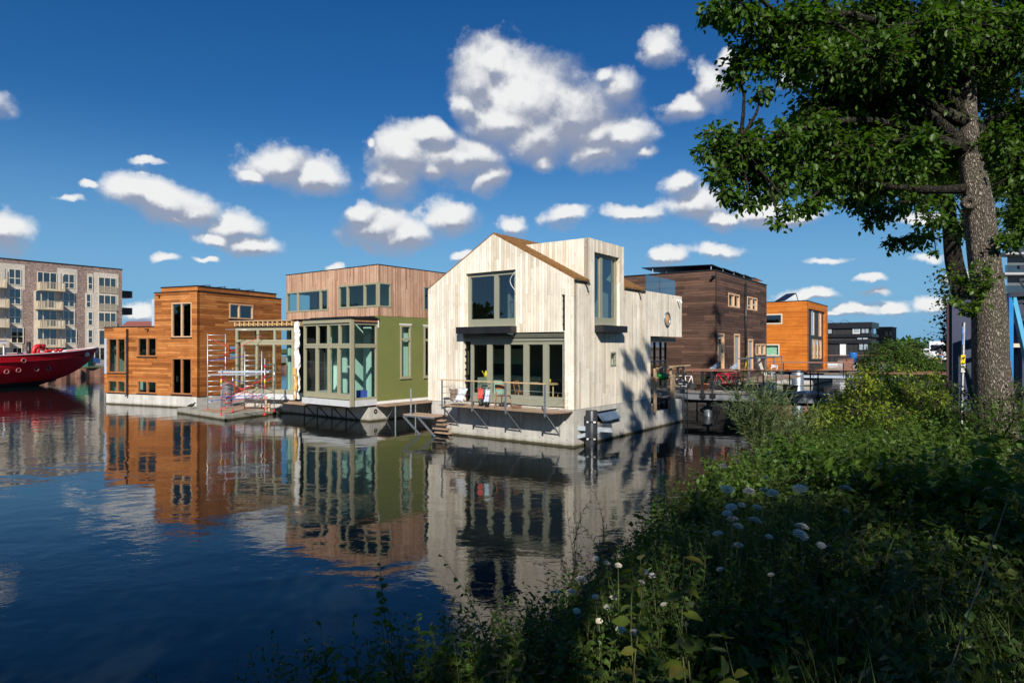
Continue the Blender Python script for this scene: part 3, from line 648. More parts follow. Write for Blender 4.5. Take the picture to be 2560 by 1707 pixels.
fbox(mb, GS, gd - .15, gd, zg1, zp, -gl, -.17); fbox(mb, GS, 1.6, gd - .16, zg1, zp, -gl, -gl + .15); fbox(mb, GS, .0, 1.6, zg1, A[2], -gl, -gl + .15); fbox(mb, GS, .0, 1.6, A[3], zp, -gl, -gl + .15)
mb.build('larch_upper_wall', [PINK, PLAST], G)
window(GF, G, (.04, B_[1], B_[2], B_[3]), KHAKI, cols=[GF.s(911), GF.s(868.5)], fw=.09, mw=.1, o=.02, dp=.12)
window(GS, G, (.04, bs, B_[2], B_[3]), KHAKI, fw=.07, o=.02, dp=.1)
window(GF, G, (A[0], gl - .02, A[2], A[3]), KHAKI, cols=[GF.s(744.5), GF.s(801)], fw=.08, mw=.12, o=.02, dp=.12, glass=GLASSD)
p = GF.P(gl, 0); GLs = Fr((p.x, p.y), GS.d, (-GS.n[0], -GS.n[1])); window(GLs, G, (.1, 1.55, A[2], A[3]), KHAKI, fw=.07, o=-.02)
window(GS, G, R1, OLIVE, fw=.06, o=.02, glass=GLASSD)
mb = MB(); fbox(mb, GS, .2, gd - .2, zg1 - .02, zg1 + .1, -gl + .2, -.18); fbox(mb, GS, .2, gd - .2, zg0 - .1, zg0 + .02, -gl + .2, -.18); mb.build('floor', PLAST, G)
mb = MB(); fbox(mb, GS, -.02, gd + .02, zp, zp + .03, -gl - .02, .02); mb.build('roof', BLK, G)
mb = MB(); fbox(mb, GS, 2.2, 2.3, zg1 + .1, zp - .1, -gl + .3, -.2); fbox(mb, GS, 3.0, 3.1, zg0, zg1, -gl + .2, -.2); fbox(mb, GS, .1, 3.0, zg0, zg1, -.35, -.25); fbox(mb, GS, .2, 3, zg0, zg1, -2.2, -2.1); fbox(mb, GS, .55, .62, zg0, zg1 - .5, -1.75, -1.2); fbox(mb, GS, .3, .37, zg0, zg1, -3.3, -2.75); fbox(mb, GS, -.9, -.84, zg0, zg1 - .35, -2.5, -2.28); mb.build('interior_wall', MINT, G)
mb = MB(); mb.box(BSX(1.0, zg0, -.9), V(.5, .1, 0), V(-.1, .4, 0), V(0, 0, .5)); mb.box(BSX(.7, zg0, -1.5), V(.4, .1, 0), V(-.1, .3, 0), V(0, 0, .35)); mb.build('blue_crate', BLUEP, None, 'blue building crates standing inside the khaki framed bay window', 'crate')
g1 = GS.R(1000.7, 1027.5, 812, 945); g2 = GS.R(1059.6, 1086, 815, 943)
mb = MB(); wall(mb, GS, [(.0, zg0), (gd, zg0), (gd, zg1), (.0, zg1)], [g1, g2], .2, -.012)
fbox(mb, GS, gd - .2, gd, zg0, zg1 - .01, -gl + .0, -.25, 1); fbox(mb, GS, .1, gd - .2, zg0, zg1 - .01, -gl, -gl + .2, 1)
mb.build('green_wall', [GREENW, MINT], G)
for g in (g1, g2):
    window(GS, G, g, KHAKI, rows=[g[3] - (g[3] - g[2]) * .27], fw=.09, mw=.12, o=.03, dp=.12, sill=KHAKI)
    mb = MB(); fbox(mb, GS, g[0] - .05, g[1] + .05, g[3] + .004, g[3] + .06, -.05, .03); mb.build('window_cap', WHITE, G)
mb = MB(); fbox(mb, GS, -.02, gd - 2, zg0 - .14, zg0 - .003, -.05, .02); mb.build('white_skirting', WHITE, G)
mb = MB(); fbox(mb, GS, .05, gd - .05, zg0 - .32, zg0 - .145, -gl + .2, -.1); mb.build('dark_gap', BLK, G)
# bay
p = GS.P(-1.56, 0); BO = (p.x, p.y); BF = LF(BO, -800); BS = RF(BO, -800); bl = BF.s(757)
zB0 = BF.z(878, 1000); zB1 = BF.z(878, 806); zBt = BF.z(878, 793); zsill = BF.z(878, 1017.5)
ztr = BF.z(874, 863.5)
window(BF, G, (.06, bl, ztr, zB1), KHAKI, cols=[BF.s(x) for x in (846, 818, 790.5)], fw=.1, mw=.12, o=-.04, dp=.12, name='bay_transom')
window(BF, G, (.06, bl, zB0, ztr - .01), KHAKI, cols=[BF.s(x) for x in (843.5, 819, 789)], fw=.11, mw=.15, o=-.04, dp=.12, name='bay_door', bw=.26)
mb = MB(); fbox(mb, BF, -.06, .055, zsill + .02, zBt - .1, -.12, .06); fbox(mb, BF, .0, bl, zB1 + .005, zBt - .04, -.15, .03); mb.build('bay_post', KHAKI, G)
window(BS, G, (.13, 1.54, ztr, zB1), KHAKI, fw=.08, o=-.02, dp=.1, name='bay_transom'); window(BS, G, (.13, 1.54, zB0 - .05, ztr - .01), KHAKI, fw=.09, o=-.02, dp=.1, name='bay_window', bw=.12)
mb = MB(); fbox(mb, BS, .06, 1.54, zB1 + .05, zBt - .06, -.1, .0); mb.build('timber_lintel', m_plain('reddish_timber', (.36, .17, .09), .8, var=.2), G)
mb = MB(); fbox(mb, BF, -.08, bl + .02, zBt - .035, zBt + .01, -1.6, .09); fbox(mb, BF, -.02, bl - .6, zBt + .012, zBt + .05, -1.5, .02); fbox(mb, BS, .05, 1.54, zB1 + .004, zB1 + .045, -.09, .02); mb.build('bay_roof_felt', BLK, G)
mb = MB(); fbox(mb, BF, .0, bl, zsill, zB0 - .04, -1.5, .05); mb.build('bay_sill', SILL, G)
mb = MB(); fbox(mb, BF, .1, bl - .1, zB0 - .03, zB0, -1.55, -.17); mb.build('bay_floor', SILL, G)
mb = MB(); fbox(mb, BS, 1.545, 1.6, zB1 - .2, zBt - .02, .0, .03); mb.build('white_post', WHITE, G)
# hull
p = at(924, 1054, z=0); HO = (p.x, p.y); HF = LF(HO, -800); HS = RF(HO, -800)
mb = MB(); fbox(mb, HS, 0, 9, -.5, zsill - .1, -6.2, 0); mb.build('concrete_hull', CONC, G)
mb = MB(); mb.lathe(HS.P(.33, .47, .03), [(.05, 0), (.08, .02), (.11, 0), (.08, -.02), (.05, 0)], 14, ax=(*HS.n, 0)); mb.build('mooring_ring', BLKM, G)
zw = .60
mb = MB(); fbox(mb, HF, 1.2, 6.6, zw + .0, zw + .04, -.2, .75); fbox(mb, HF, 1.5, 6.2, zw + .045, zw + .075, .1, .5); wk = mb.build('plank_walkway', DECKW, G)
mb = MB()
for s in (1.7, 2.8, 4.0, 5.1):
    mb.bar(HF.P(s, zw - .02, .7), HF.P(s, zw - .02, 0), .05); mb.bar(HF.P(s, zw - .05, .02), HF.P(s, .0, .02), .05); mb.bar(HF.P(s, zw - .05, .02) , HF.P(s - .9, .03, .02), .04)
mb.build('bracket', BLKM, wk)
mb = MB(); zs_ = .72
for k in range(4): fbox(mb, HS, .35, 5.5, zs_, zs_ + .04, .03 + k * .2, .2 + k * .2)
wk = mb.build('side_walkway', DECKW, G)
mb = MB()
for s in (.9, 2.2, 3.6):
    mb.bar(HS.P(s, zs_ - .03, 0), HS.P(s, zs_ - .03, .8), .06); mb.bar(HS.P(s, zs_, .75), HS.P(s, -.1, .05), .05); mb.bar(HS.P(s, zs_, .78), HS.P(s, -.3, .78), .05)
mb.build('bracket', GALV, wk)
# unfinished left wing (frontal orientation)
PO = at(734, 998.5, z=zsill); PF = LF((PO.x, PO.y), -4000); PS_ = RF((PO.x, PO.y), -4000); pl_ = PF.s(588.5); pd = 3.2
zpt = PF.z(734, 819); zpb = PF.z(734, 984); ztr2 = PF.z(734, 855)
window(PF, G, (0, pl_, ztr2, zpt), KHAKI, cols=[PF.s(686), PF.s(644)], fw=.13, mw=.13, o=0, dp=.12, name='wing_transom')
window(PF, G, (0, pl_ - .35, zpb, ztr2 - .01), KHAKI, cols=[PF.s(684), PF.s(641)], fw=.13, mw=.12, o=-.0, dp=.12, name='wing_window', bw=.2)
mb = MB(); fbox(mb, PF, pl_ - .13, pl_, zpb, ztr2 - .02, -.12, 0); mb.build('corner_post', KHAKI, G)
PL = Fr(tuple(PF.P(pl_, 0))[:2], PS_.d, (-PS_.n[0], -PS_.n[1])); window(PL, G, (.13, pd, zpb, zpt), KHAKI, cols=[1.6], fw=.1, o=0, dp=.1, name='wing_window')
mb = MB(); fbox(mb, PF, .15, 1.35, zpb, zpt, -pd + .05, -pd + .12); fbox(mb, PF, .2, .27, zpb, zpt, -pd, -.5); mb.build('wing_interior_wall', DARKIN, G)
mb = MB(); fbox(mb, PF, 1.25, 1.42, zpb, zpt, -1.6, -1.45); fbox(mb, PF, 1.9, 1.96, zpb, zpt, -2.2, -2.1); mb.build('mint_column', MINT, G)
mb = MB(); fbox(mb, PF, 0, pl_, zsill - .02, zpb - .02, -pd, .03); mb.build('wing_sill', SILL, G)
mb = MB(); fbox(mb, PF, .2, pl_ - .3, -.5, zsill - .03, -pd, -.35); mb.build('wing_hull', CONC, G)
mb = MB(); fbox(mb, PF, -.05, pl_ + .02, zpt + .02, zpt + .09, -pd, .02); mb.build('black_membrane', BLK, G)
for k in range(13):
    s = .02 + k * (pl_ - .1) / 12; mb = MB(); fbox(mb, PF, s, s + .055, zpt + .1, zpt + .33, -pd, .12); mb.build('rafter', m_plain('new_rafter_timber', (.62, .40, .17), .7, var=.15) if k == 0 else bpy.data.materials['new_rafter_timber'], G)
mb = MB(); fbox(mb, PF, .08, pl_ + .35, zpt + .36, zpt + .40, -.1, .1); fbox(mb, PF, .06, pl_ + .0, zpt + .17, zpt + .22, -.04, -.0); mb.build('roof_batten', RAWW, G)
mb = MB(); fbox(mb, PF, .0, pl_ - .2, zpt + .41, zpt + .46, -pd, -1.2); mb.build('roof_boarding', BLK, G)
# torn insulation column between wing and bay
mb = MB(); rr = random.Random(5); P0 = []
for i in range(26):
    z = zsill + .05 + i * (zpt + .25 - zsill) / 25; row = []
    for k in range(12):
        a = 2 * math.pi * k / 12; r = .125 + rr.uniform(-.06, .05); c = PF.P(-.22 + .03 * math.sin(i * .9), z, .0); row.append(V(c.x + r * math.cos(a) * 1.0, c.y + r * math.sin(a) * .8, z + rr.uniform(-.03, .03)))
    P0.append(row)
mb.grid(P0, 0, False, True); mb.build('torn_insulation', m_plain('white_insulation', (.78, .78, .76), .9, var=.25, scale=9), G)
mb = MB(); 
for i in range(7):
    z = zsill + .1 + i * .2; mb.box(PF.P(-.33 + rr.uniform(-.05, .05), z, .17), V(*PF.d, 0) * rr.uniform(.05, .2), V(*PF.n, 0) * .03, V(0, 0, rr.uniform(.15, .4)))
mb.build('ochre_foam_strip', m_plain('ochre_foam', (.62, .36, .08), .8, var=.3), G)
mb = MB(); fbox(mb, PF, -.12, -.02, zsill, zpt, -.06, .0); mb.build('timber_stud', RAWW, G)
# ================================================================== BROWN HOUSE
Y = 35.0; p = at(1788, Y=Y, z=0, py=0); LO = (p.x, p.y); LFc = LF(LO, -927); LS = RF(LO, -927)
L = thing('dark_timber_houseboat', 'tall dark brown timber houseboat with solar canopy, behind the pale gabled one', 'houseboat', (p.x, p.y, 0))
lz0 = 1.55; lz1 = LFc.z(1788, 676); lu = LFc.s(1548); lv = LS.s(1916.4)
a = [LS.R(1820.5, 1848.5, 731.3, 766.7), LS.R(1868, 1892.5, 740.3, 774), LS.R(1794, 1810, 832.7, 925), LS.R(1835, 1849.5, 833.7, 930), LS.R(1870, 1882.6, 847, 930), LS.R(1889, 1913, 859, 888)]
a = [(r[0], r[1], max(r[2], lz0 + .05), r[3]) for r in a]
mb = MB(); wall(mb, LS, [(.003, lz0), (lv, lz0), (lv, lz1), (.003, lz1)], a, .2); wall(mb, LFc, [(0, lz0), (lu, lz0), (lu, lz1), (0, lz1)], [(5.0, 6.2, 4.9, 6.2)], .2)
mb.build('front_wall', [BROWN, PLAST], L)
mb = MB(); fbox(mb, LS, lv - .2, lv, lz0, lz1, -lu, -.21); fbox(mb, LS, .21, lv - .2, lz0, lz1, -lu, -lu + .2); mb.build('rear_wall', BROWN, L)
mb = MB(); fbox(mb, LS, -.03, lv + .03, lz1, lz1 + .06, -lu - .03, .03); mb.build('roof', BLK, L)
GREYD = m_plain('grey_door', (.30, .30, .32), .6, var=.08)
for k, r in enumerate(a):
    if k in (3, 4):
        w_ = window(LS, L, r, TIMP, fw=.12, o=.02, dp=.14, name='door', glass=GLASSD); mb = MB(); fbox(mb, LS, r[0] + .12, r[1] - .12, r[2] + .05, r[3] - .13, -.1, -.05); mb.build('door_leaf', GREYD, w_)
    else: window(LS, L, r, TIMP, cols=[(r[0] + r[1]) / 2] if k != 2 else (), fw=.09, mw=.09, o=.03, dp=.16, name='glazed_door' if k == 2 else 'window', glass=GLASSD)
window(LFc, L, (5.0, 6.2, 4.9, 6.2), TIMP, fw=.09, glass=GLASSD)
mb = MB(); mb.tube([LS.P(LS.s(1861), lz1 - .25, .09), LS.P(LS.s(1861), 1.9, .09)], .06, 8)
for k in range(4): mb.cube(*[0] * 6) if False else fbox(mb, LS, LS.s(1861) - .08, LS.s(1861) + .08, 2.6 + k * 1.35, 2.66 + k * 1.35, .0, .16)
mb.build('downpipe', BLKM, L)
mb = MB(); fbox(mb, LS, .3, lv - .3, lz0 - .1, lz0 + .02, -lu + .3, -.25); fbox(mb, LS, .3, lv - .3, 4.6, 4.8, -lu + .3, -.25); fbox(mb, LS, 2.6, 2.7, lz0, lz1, -lu + .3, -.25); mb.build('floor', PLAST, L)
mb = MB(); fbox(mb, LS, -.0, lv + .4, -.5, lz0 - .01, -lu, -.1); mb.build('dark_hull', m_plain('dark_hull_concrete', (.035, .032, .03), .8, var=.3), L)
zc_ = lz1 + .34
for k in range(5):
    mb = MB(); s0 = .25 + k * (lv - .3) / 5; q = LS.P(s0, zc_, -.25); mb.box(q, V(*LS.d, 0) * ((lv - .3) / 5 - .03) + V(0, 0, -.05), V(*LFc.d, 0) * 4.2 + V(0, 0, .12), V(0, 0, .04)); pn = mb.build('solar_panel', SOLAR, L)
    mb = MB(); mb.bar(LS.P(s0 + .1, lz1, -.35), LS.P(s0 + .1, zc_, -.35), .05); mb.build('stand', GALV, pn); mb = MB(); mb.bar(LS.P(s0 + .1, lz1, -3.8), LS.P(s0 + .1, zc_ + .1, -3.8), .05); mb.build('stand', GALV, pn)
mb = MB(); mb.bar(LS.P(-.04, lz1 - .3, .0) , LS.P(-.04, lz1 - .3, .0) + V(-.2, -.15, -.05), .12, .1); mb.build('outdoor_lamp', BLKM, L)
# ================================================================== ORANGE HOUSE
p = at(2018, Y=58, z=0, py=0); OF = LF((p.x, p.y), -927); OS = RF((p.x, p.y), -927)
Q = thing('orange_houseboat', 'bright orange timber houseboat with a black recessed end, behind the far railing', 'houseboat', (p.x, p.y, 0))
qz0, qz1 = 1.25, OF.z(2018, 752.5); qu = OF.s(1880); qv = OS.s(2069)
o1 = (OF.s(1956), OF.s(1905), OF.z(1956, 810), OF.z(1956, 784)); o2 = (OF.s(1949), OF.s(1905), OF.z(1949, 890), OF.z(1949, 860))
mb = MB(); wall(mb, OF, [(0, qz0), (qu, qz0), (qu, qz1), (0, qz1)], [o1, o2], .2)
bp = (OS.s(2021), OS.s(2063.5), qz0 + .6, OS.z(2021, 770.6))
wall(mb, OS, [(.003, qz0), (qv, qz0), (qv, qz1), (.003, qz1)], [(bp[0], bp[1], qz0 + .02, bp[3])], .3); mb.build('front_wall', [ORANGE, DARKIN], Q)
mb = MB(); fbox(mb, OS, qv - .2, qv, qz0, qz1, -qu, -.31); fbox(mb, OS, .2, qv - .2, qz0, qz1, -qu, -qu + .2); mb.build('rear_wall', ORANGE, Q)
mb = MB(); fbox(mb, OS, -.03, qv + .03, qz1, qz1 + .07, -qu, .03); mb.build('roof', BLK, Q)
OB = OS.sh(-.2); tw = []
for x0, x1, y0, y1 in ((2028.5, 2035, 773, 838), (2046.8, 2052.5, 779, 841), (2030, 2036, 848, 897), (2038.5, 2044.5, 849, 897), (2047.2, 2053, 850, 897)):
    tw.append(OB.R(x0, x1, y0, y1))
mb = MB(); wall(mb, OB, [(bp[0] + .0, qz0 + .02), (bp[1], qz0 + .02), (bp[1], bp[3]), (bp[0], bp[3])], tw, .1, -.0); mb.build('black_panel', [BLKM, DARKIN], Q)
for k, t in enumerate(tw): window(OB, Q, t, TIMP, fw=.09, o=.03, dp=.1, glass=GLASSD, name='window' if k < 2 else 'glazed_door')
window(OF, Q, o1, CREAM, fw=.12, o=.03, glass=GLASSD); wq = window(OF, Q, o2, CREAM, fw=.12, o=.03, glass=GLASS)
mb = MB(); PP = []
for i in range(9):
    PP.append([OF.P(o2[0] + .1 + (o2[1] - o2[0] - .2) * j / 12, o2[2] + .1 + (o2[3] - o2[2] - .2) * i / 8, -.2 + .04 * math.sin(i * 2.2 + math.sin(j * .5) * 3)) for j in range(13)])
mb.grid(PP); mb.build('curtain', m_plain('pale_green_cloth', (.38, .62, .46), .9), wq)
mb = MB(); fbox(mb, OS, .0, qv + 1, -.5, .45, -qu, .3); mb.build('concrete_hull', CONCW, Q)
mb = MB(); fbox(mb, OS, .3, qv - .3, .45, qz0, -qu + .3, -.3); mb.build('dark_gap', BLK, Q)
mb = MB(); q = OS.P(.6, qz1 + .07, -7.5)
q = at(1962, 752, Y=60); mb.box(q, V(1.2, .25, .72), V(-.4, 1.2, 0), V(-.04, 0, .06)); mb.bar(q + V(1.15, .25, .7), q + V(1.4, .3, 0), .05); mb.build('solar_panel', SOLAR, Q)
# orange house deck
D = OS.P(.4, qz0 + .1, .1); mb = MB(); fbox(mb, OS, -.2, qv + 4.2, qz0 - .1, qz0 - .0, .02, 2.6); dq = mb.build('terrace_deck', DECKW, Q)
mb = MB()
for k in range(10): fbox(mb, OS, -.1, 2.4, qz0 + .1 + k * .11, qz0 + .17 + k * .11, 2.5, 2.54)
mb.build('slatted_screen', m_plain('weathered_slats', (.42, .33, .27), .8), dq)
mb = MB(); ztop = qz0 + 1.15
for k in range(15): mb.bar(OS.P(2.4 + k * .42, qz0 - .1, 2.56), OS.P(2.4 + k * .42, ztop, 2.56), .06, .03)
mb.bar(OS.P(-.2, ztop, 2.56), OS.P(8.4, ztop, 2.56), .09, .06); mb.build('railing', RAIL, dq)
# ================================================================== FAR BLACK + FAR BROWN HOUSES
p = at(2175.5, Y=100, z=0, py=0); F1 = LF((p.x, p.y), -800); F2 = RF((p.x, p.y), -800)
T1 = thing('black_houseboat', 'three-storey black timber houseboat with large windows beyond the orange one', 'houseboat', (p.x, p.y, 0))
z1 = F1.z(2175, 805); fu = F1.s(2055); fv = F2.s(2191.6)
mb = MB(); fbox(mb, F2, 0, fv, 0.6, z1 - .9, -fu, 0); bb = mb.build('wall', BLACKB, T1)
mb = MB(); fbox(mb, F2, -.3, fv + .3, z1 - .9, z1, -fu, .3); fbox(mb, F2, -.25, fv + .25, F1.z(2175, 838) - .25, F1.z(2175, 838) + .2, -fu, .25); fbox(mb, F2, -.25, fv + .25, F1.z(2175, 855) - .2, F1.z(2175, 855) + .25, -fu, .25); mb.build('fascia', BLKM, T1)
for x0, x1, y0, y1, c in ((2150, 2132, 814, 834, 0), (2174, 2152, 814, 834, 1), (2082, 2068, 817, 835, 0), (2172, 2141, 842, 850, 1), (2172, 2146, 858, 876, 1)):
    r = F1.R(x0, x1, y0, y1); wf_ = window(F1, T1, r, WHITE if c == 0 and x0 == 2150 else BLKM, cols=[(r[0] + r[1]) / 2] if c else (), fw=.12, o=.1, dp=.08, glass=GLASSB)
    mb = MB(); fbox(mb, F1, r[0] + .15, r[1] - .15, r[2] + .1, r[3] - .1, .075, .085); mb.build('painted_reflection', m_plain('painted_reflection_colour', (.32, .38, .42), .6) if x0 == 2150 and y0 == 814 else bpy.data.materials['painted_reflection_colour'], wf_)  # flat pale panel on each pane, its colour painted as the window's reflection
r = F2.R(2176.5, 2190, 815, 835); window(F2, T1, r, BLKM, cols=[r[0] + 1, r[0] + 2], fw=.12, o=.1, glass=GLASSB)
r = F1.R(2115, 2100, 860, 889); window(F1, T1, r, WHITE, fw=.15, o=.1, dp=.09, glass=GLASSB, name='door'); mb = MB(); fbox(mb, F1, r[0] + .15, r[1] - .15, r[2], r[3] - .15, .02, .08); mb.build('door_leaf', WHITE, T1)
mb = MB(); fbox(mb, F2, -1, fv + 1, -.5, .6, -fu - 1, 1.5); mb.build('concrete_hull', CONC, T1)
for k in range(5):
    mb = MB(); q = F1.P(3 + k * 2.3, z1, -1); mb.tube([q, q + V(-.5, 0, .35), q + V(-1.1, 0, .4), q + V(-1.6, 0, 0)], .03, 5); mb.build('roof_cable', BLKM, T1)
p = at(2229, Y=128, z=0, py=0); F3 = LF((p.x, p.y), -800); F4 = RF((p.x, p.y), -800)
T3 = thing('far_brown_houseboat', 'small looking reddish brown boarded houseboat at the far end of the row', 'houseboat', (p.x, p.y, 0))
z1 = F3.z(2229, 818.5); a = F3.s(2180); b = F4.s(2241)
mb = MB(); fbox(mb, F4, 0, b, .5, z1, -a, 0); mb.build('wall', FARBR, T3)
mb = MB(); fbox(mb, F4, -.1, b + .1, z1, z1 + .15, -a, .1); mb.build('roof', BLK, T3)
for x0, x1, y0, y1 in ((2219, 2214, 829, 839), (2229, 2224, 829, 839), (2224, 2220, 852, 860)): window(F3, T3, F3.R(x0, x1, y0, y1), TIMP, fw=.15, o=.1, dp=.08, glass=GLASSD)
# ================================================================== APARTMENT BLOCK
R0 = at(305, Y=110, z=0, py=0); dv = dirVP(2372)
AF = Fr((R0.x, R0.y), (-dv[0], -dv[1]), (dv[1], -dv[0]))
A_ = thing('apartment_block', 'five-storey brown brick apartment block with pale brick patches and beige balconies', 'building', (R0.x, R0.y, 1.1))
az1 = 16.75; al = 34.0
QY = lambda x, y: (x * .17223, 630 + y * .17223)
mb = MB(); fl = [12.9 - 2.95 * k for k in range(4)]
fbox(mb, AF, 0, al, 1.1, az1, -11, 0); mb.build('brick_wall', BRK, A_)
mb = MB(); fbox(mb, AF, -.1, al + .1, az1, az1 + .12, -11.1, .1); mb.build('roof', BLK, A_)
def spx(x): return AF.s(x)
pale = [(0, 62, 12.2, 16.1), (0, 56, 1.1, 12.2), (143.5, 193.5, 12.2, 16.1), (84, 188, 4.0, 12.2), (84, 193, 1.1, 4.0), (218, 232, 12.2, 15.6), (234.5, 296, 9.6, 15.9), (213, 291, 1.1, 12.4)]
for i, (x0, x1, z0, z1) in enumerate(pale):
    mb = MB(); fbox(mb, AF, spx(x1), spx(x0) + (3 if x0 == 0 else 0), z0, z1, .0, .05 + .004 * i); mb.build('pale_brick_panel', BRKL, A_)
def win(x0, x1, z0, z1, cols, rows, nm='window'):
    a, b = sorted((spx(x0), spx(x1))); window(AF, A_, (a, b, z0, z1), CREAM, cols=[a + (b - a) * c for c in cols], rows=[z0 + (z1 - z0) * r for r in rows], fw=.11, mw=.11, o=.13, dp=.05, glass=GLASSB, name=nm)
for k, z in enumerate(fl):
    dx = 0 if k < 3 else 6
    win(20.5 + dx, 52.5 + dx, z + .0, z + 2.45, (.5,), (.42,))
    dx = 0 if k < 3 else 5
    win(157 + dx, 186 + dx, z + .0, z + 2.35, (.5,), (.4,))
    dx = -4.5 if k == 1 else 0
    win(219 + dx, 231.5 + dx, z + .05, z + 2.3, (), (.42,))
    win(245 if k < 3 else 246, 290, z - .25, z + 2.3, (.33, .66), ())
    dx = -5 if k == 1 else 0
    win(92 + dx, 142 + dx, z - .35, z + 2.35, (.36, .7), (), 'balcony_door')
    for nm, (xa, xb) in (('a', (91 + dx, 153 + dx)), ('b', (-45, 8 + (6 if k else 0)))):
        a, b = sorted((spx(xa), spx(xb))); zz = z - .45; D_ = 1.5
        mb = MB(); fbox(mb, AF, a, b, zz - .18, zz, .08, D_); bl_ = mb.build('balcony', BEIGE, A_)
        mb = MB(); n = int((b - a) / .22)
        for i in range(n + 1): s = a + (b - a - .04) * i / n; fbox(mb, AF, s, s + .045, zz, zz + 1.1, D_ - .05, D_)
        fbox(mb, AF, a, b, zz + 1.1, zz + 1.16, D_ - .06, D_ + .01)
        fbox(mb, AF, b - .04, b, zz + .02, zz + 1.1, .1, D_ - .06); fbox(mb, AF, a, a + .04, zz + .02, zz + 1.1, .1, D_ - .06); fbox(mb, AF, b - 1.0, b - .05, zz + .02, zz + 1.09, D_ - .09, D_ - .06); mb.build('railing', BEIGE, bl_)
    if k < 3:
        a, b = sorted((spx(245), spx(291))); mb = MB()
        for i in range(22): s = a + (b - a - .05) * i / 21; fbox(mb, AF, s, s + .05, z - .3, z + .75, .22, .26)
        fbox(mb, AF, a, b, z + .75, z + .8, .21, .27); mb.build('french_railing', BEIGE, A_)
        mb = MB(); ARt = AF; fbox(mb, AF, -2.4, -.02, z - 2.0 + 1.2, z + .4, -4, -1.5); mb.build('side_balcony', BLKM if k else BLKM, A_) if k < 2 else None
mb = MB(); fbox(mb, AF, spx(151), spx(151) + .1, 1.2, 15.2, .35, .45); fbox(mb, AF, spx(12), spx(12) + .1, 1.2, 15.2, .35, .45); mb.build('balcony_post', GALV, A_)
for x0, x1, c in ((30, 55, (.5,)), (103, 122, (.5,)), (137, 186, (.33, .66)), (218, 262, (.3, .6)), (266, 290, (.5,))):
    a, b = sorted((spx(x0), spx(x1))); window(AF, A_, (a, b, 1.15, 3.45), CREAM, cols=[a + (b - a) * q for q in c], fw=.11, o=.13, dp=.05, glass=GLASSB, name='ground_floor_window')
# distant things between the block and the cedar house
p = at(322, Y=150, z=0, py=0)
t = thing('distant_house', 'small distant house with a red tiled roof seen right of the apartment block', 'house', (p.x, p.y, 1.1))
mb = MB(); mb.cube(p.x - 2.5, p.x + 9, p.y, p.y + 8, 1, 7.2); mb.build('wall', BRK, t)
mb = MB(); mb.box((p.x - 2.8, p.y - .3, 7.2), (12.1, 0, 0), (0, 4.3, 2.3), (0, 0, .15)); mb.build('roof', m_plain('red_roof_tiles', (.22, .07, .05), .8), t)
# ================================================================== QUAY (far left) and land
mb = MB(); qd = dirVP(2372); q0 = at(262, 941, z=0)
def Qp(t, z, o=0): return V(q0.x + qd[0] * t + o * -qd[1], q0.y + qd[1] * t + o * qd[0], z)
pts = []
mb = MB(); n = 260
P0, P1, P2 = [], [], []
for i in range(n + 1):
    t = -60 + i * .5; o = (0, .28, .28, 0)[i % 4]
    P0.append(Qp(t, -.5, o)); P1.append(Qp(t, 1.05, o))
mb.grid([P0, P1], 0, False)
for i in range(9): mb.tube([Qp(-6 + i * 3.2, -.5, -.3), Qp(-6 + i * 3.2, 1.0, -.3)], .22, 8)
mb.build('sheet_pile_quay', STEELP, None, 'rusty sheet piling quay wall behind the red ship', 'quay wall')
mb = MB(); mb.face([Qp(-60, 1.06, 0), Qp(70, 1.06, 0), Qp(70, 1.06, 4.5), Qp(-60, 1.06, 4.5)]); mb.build('grass_verge', GRASSM, kind='structure')
mb = MB(); mb.face([Qp(-60, 1.05, 4.5), Qp(70, 1.05, 4.5), Qp(70, 1.05, 400), Qp(-60, 1.05, 400)]); mb.build('quay_ground', PAVE, kind='structure')
rr = np.random.RandomState(3)
# ================================================================== RED SHIP
tip = at(247, 869, Y=63.5); sd = V(.4, .917, 0); sn = V(.917, -.4, 0)
def dpx(px, off=0.0):
    k = (px - CX) / FP; return ((tip.x + sn.x * off) - k * (tip.y + sn.y * off)) / (sd.x - k * sd.y)
S = thing('red_ship', 'large dark red steel ship with portholes moored in front of the apartment block', 'ship', (tip.x, tip.y, 0))
def stem(z): return float(np.interp(z, [-.6, 0, .4, .9, 1.5, 2.2, 3.6], [6.4, 6.0, 4.6, 3.1, 1.9, .95, 0]))
def sheer(d): return 2.55 + .88 * math.exp(-d / 6.5)
def hullp(d0_, zf, side):
    z = -.6 + (sheer(d0_) + .6) * zf; ds = stem(z * 3.45 / sheer(d0_) if z > 0 else z); d = ds + (26 - ds) * 0
    return z, ds
rows = []
LV = [0, .16, .22, .3, .38, .46, .54, .62, .7, .78, .86, .93, 1.0]
def hp(zf, ti, side):
    # iterate for consistency of sheer
    d = ti * 20
    z = -.6 + (sheer(d) + .6) * zf; ds = stem(z); d = ds + (20 - ds) * ti ** 1.4
    z = -.6 + (sheer(d) + .6) * zf
    a = 5.6 - 1.9 * zf; B = 2.8 * (.93 + .07 * min(1, zf * 1.4)); b = B * (1 - math.exp(-(d - ds) / a)) + .02
    c = tip - sd * d; return V(c.x, c.y, z) + sn * b * side
for side in (1, -1):
    mb = MB()
TT = [i / 34 for i in range(35)]
mb = MB()
for side in (1, -1):
    G_ = [[hp(zf, ti, side) for ti in TT] for zf in LV]
    if side == -1: G_ = [r[::-1] for r in G_]
    mb.grid(G_, 0, True)
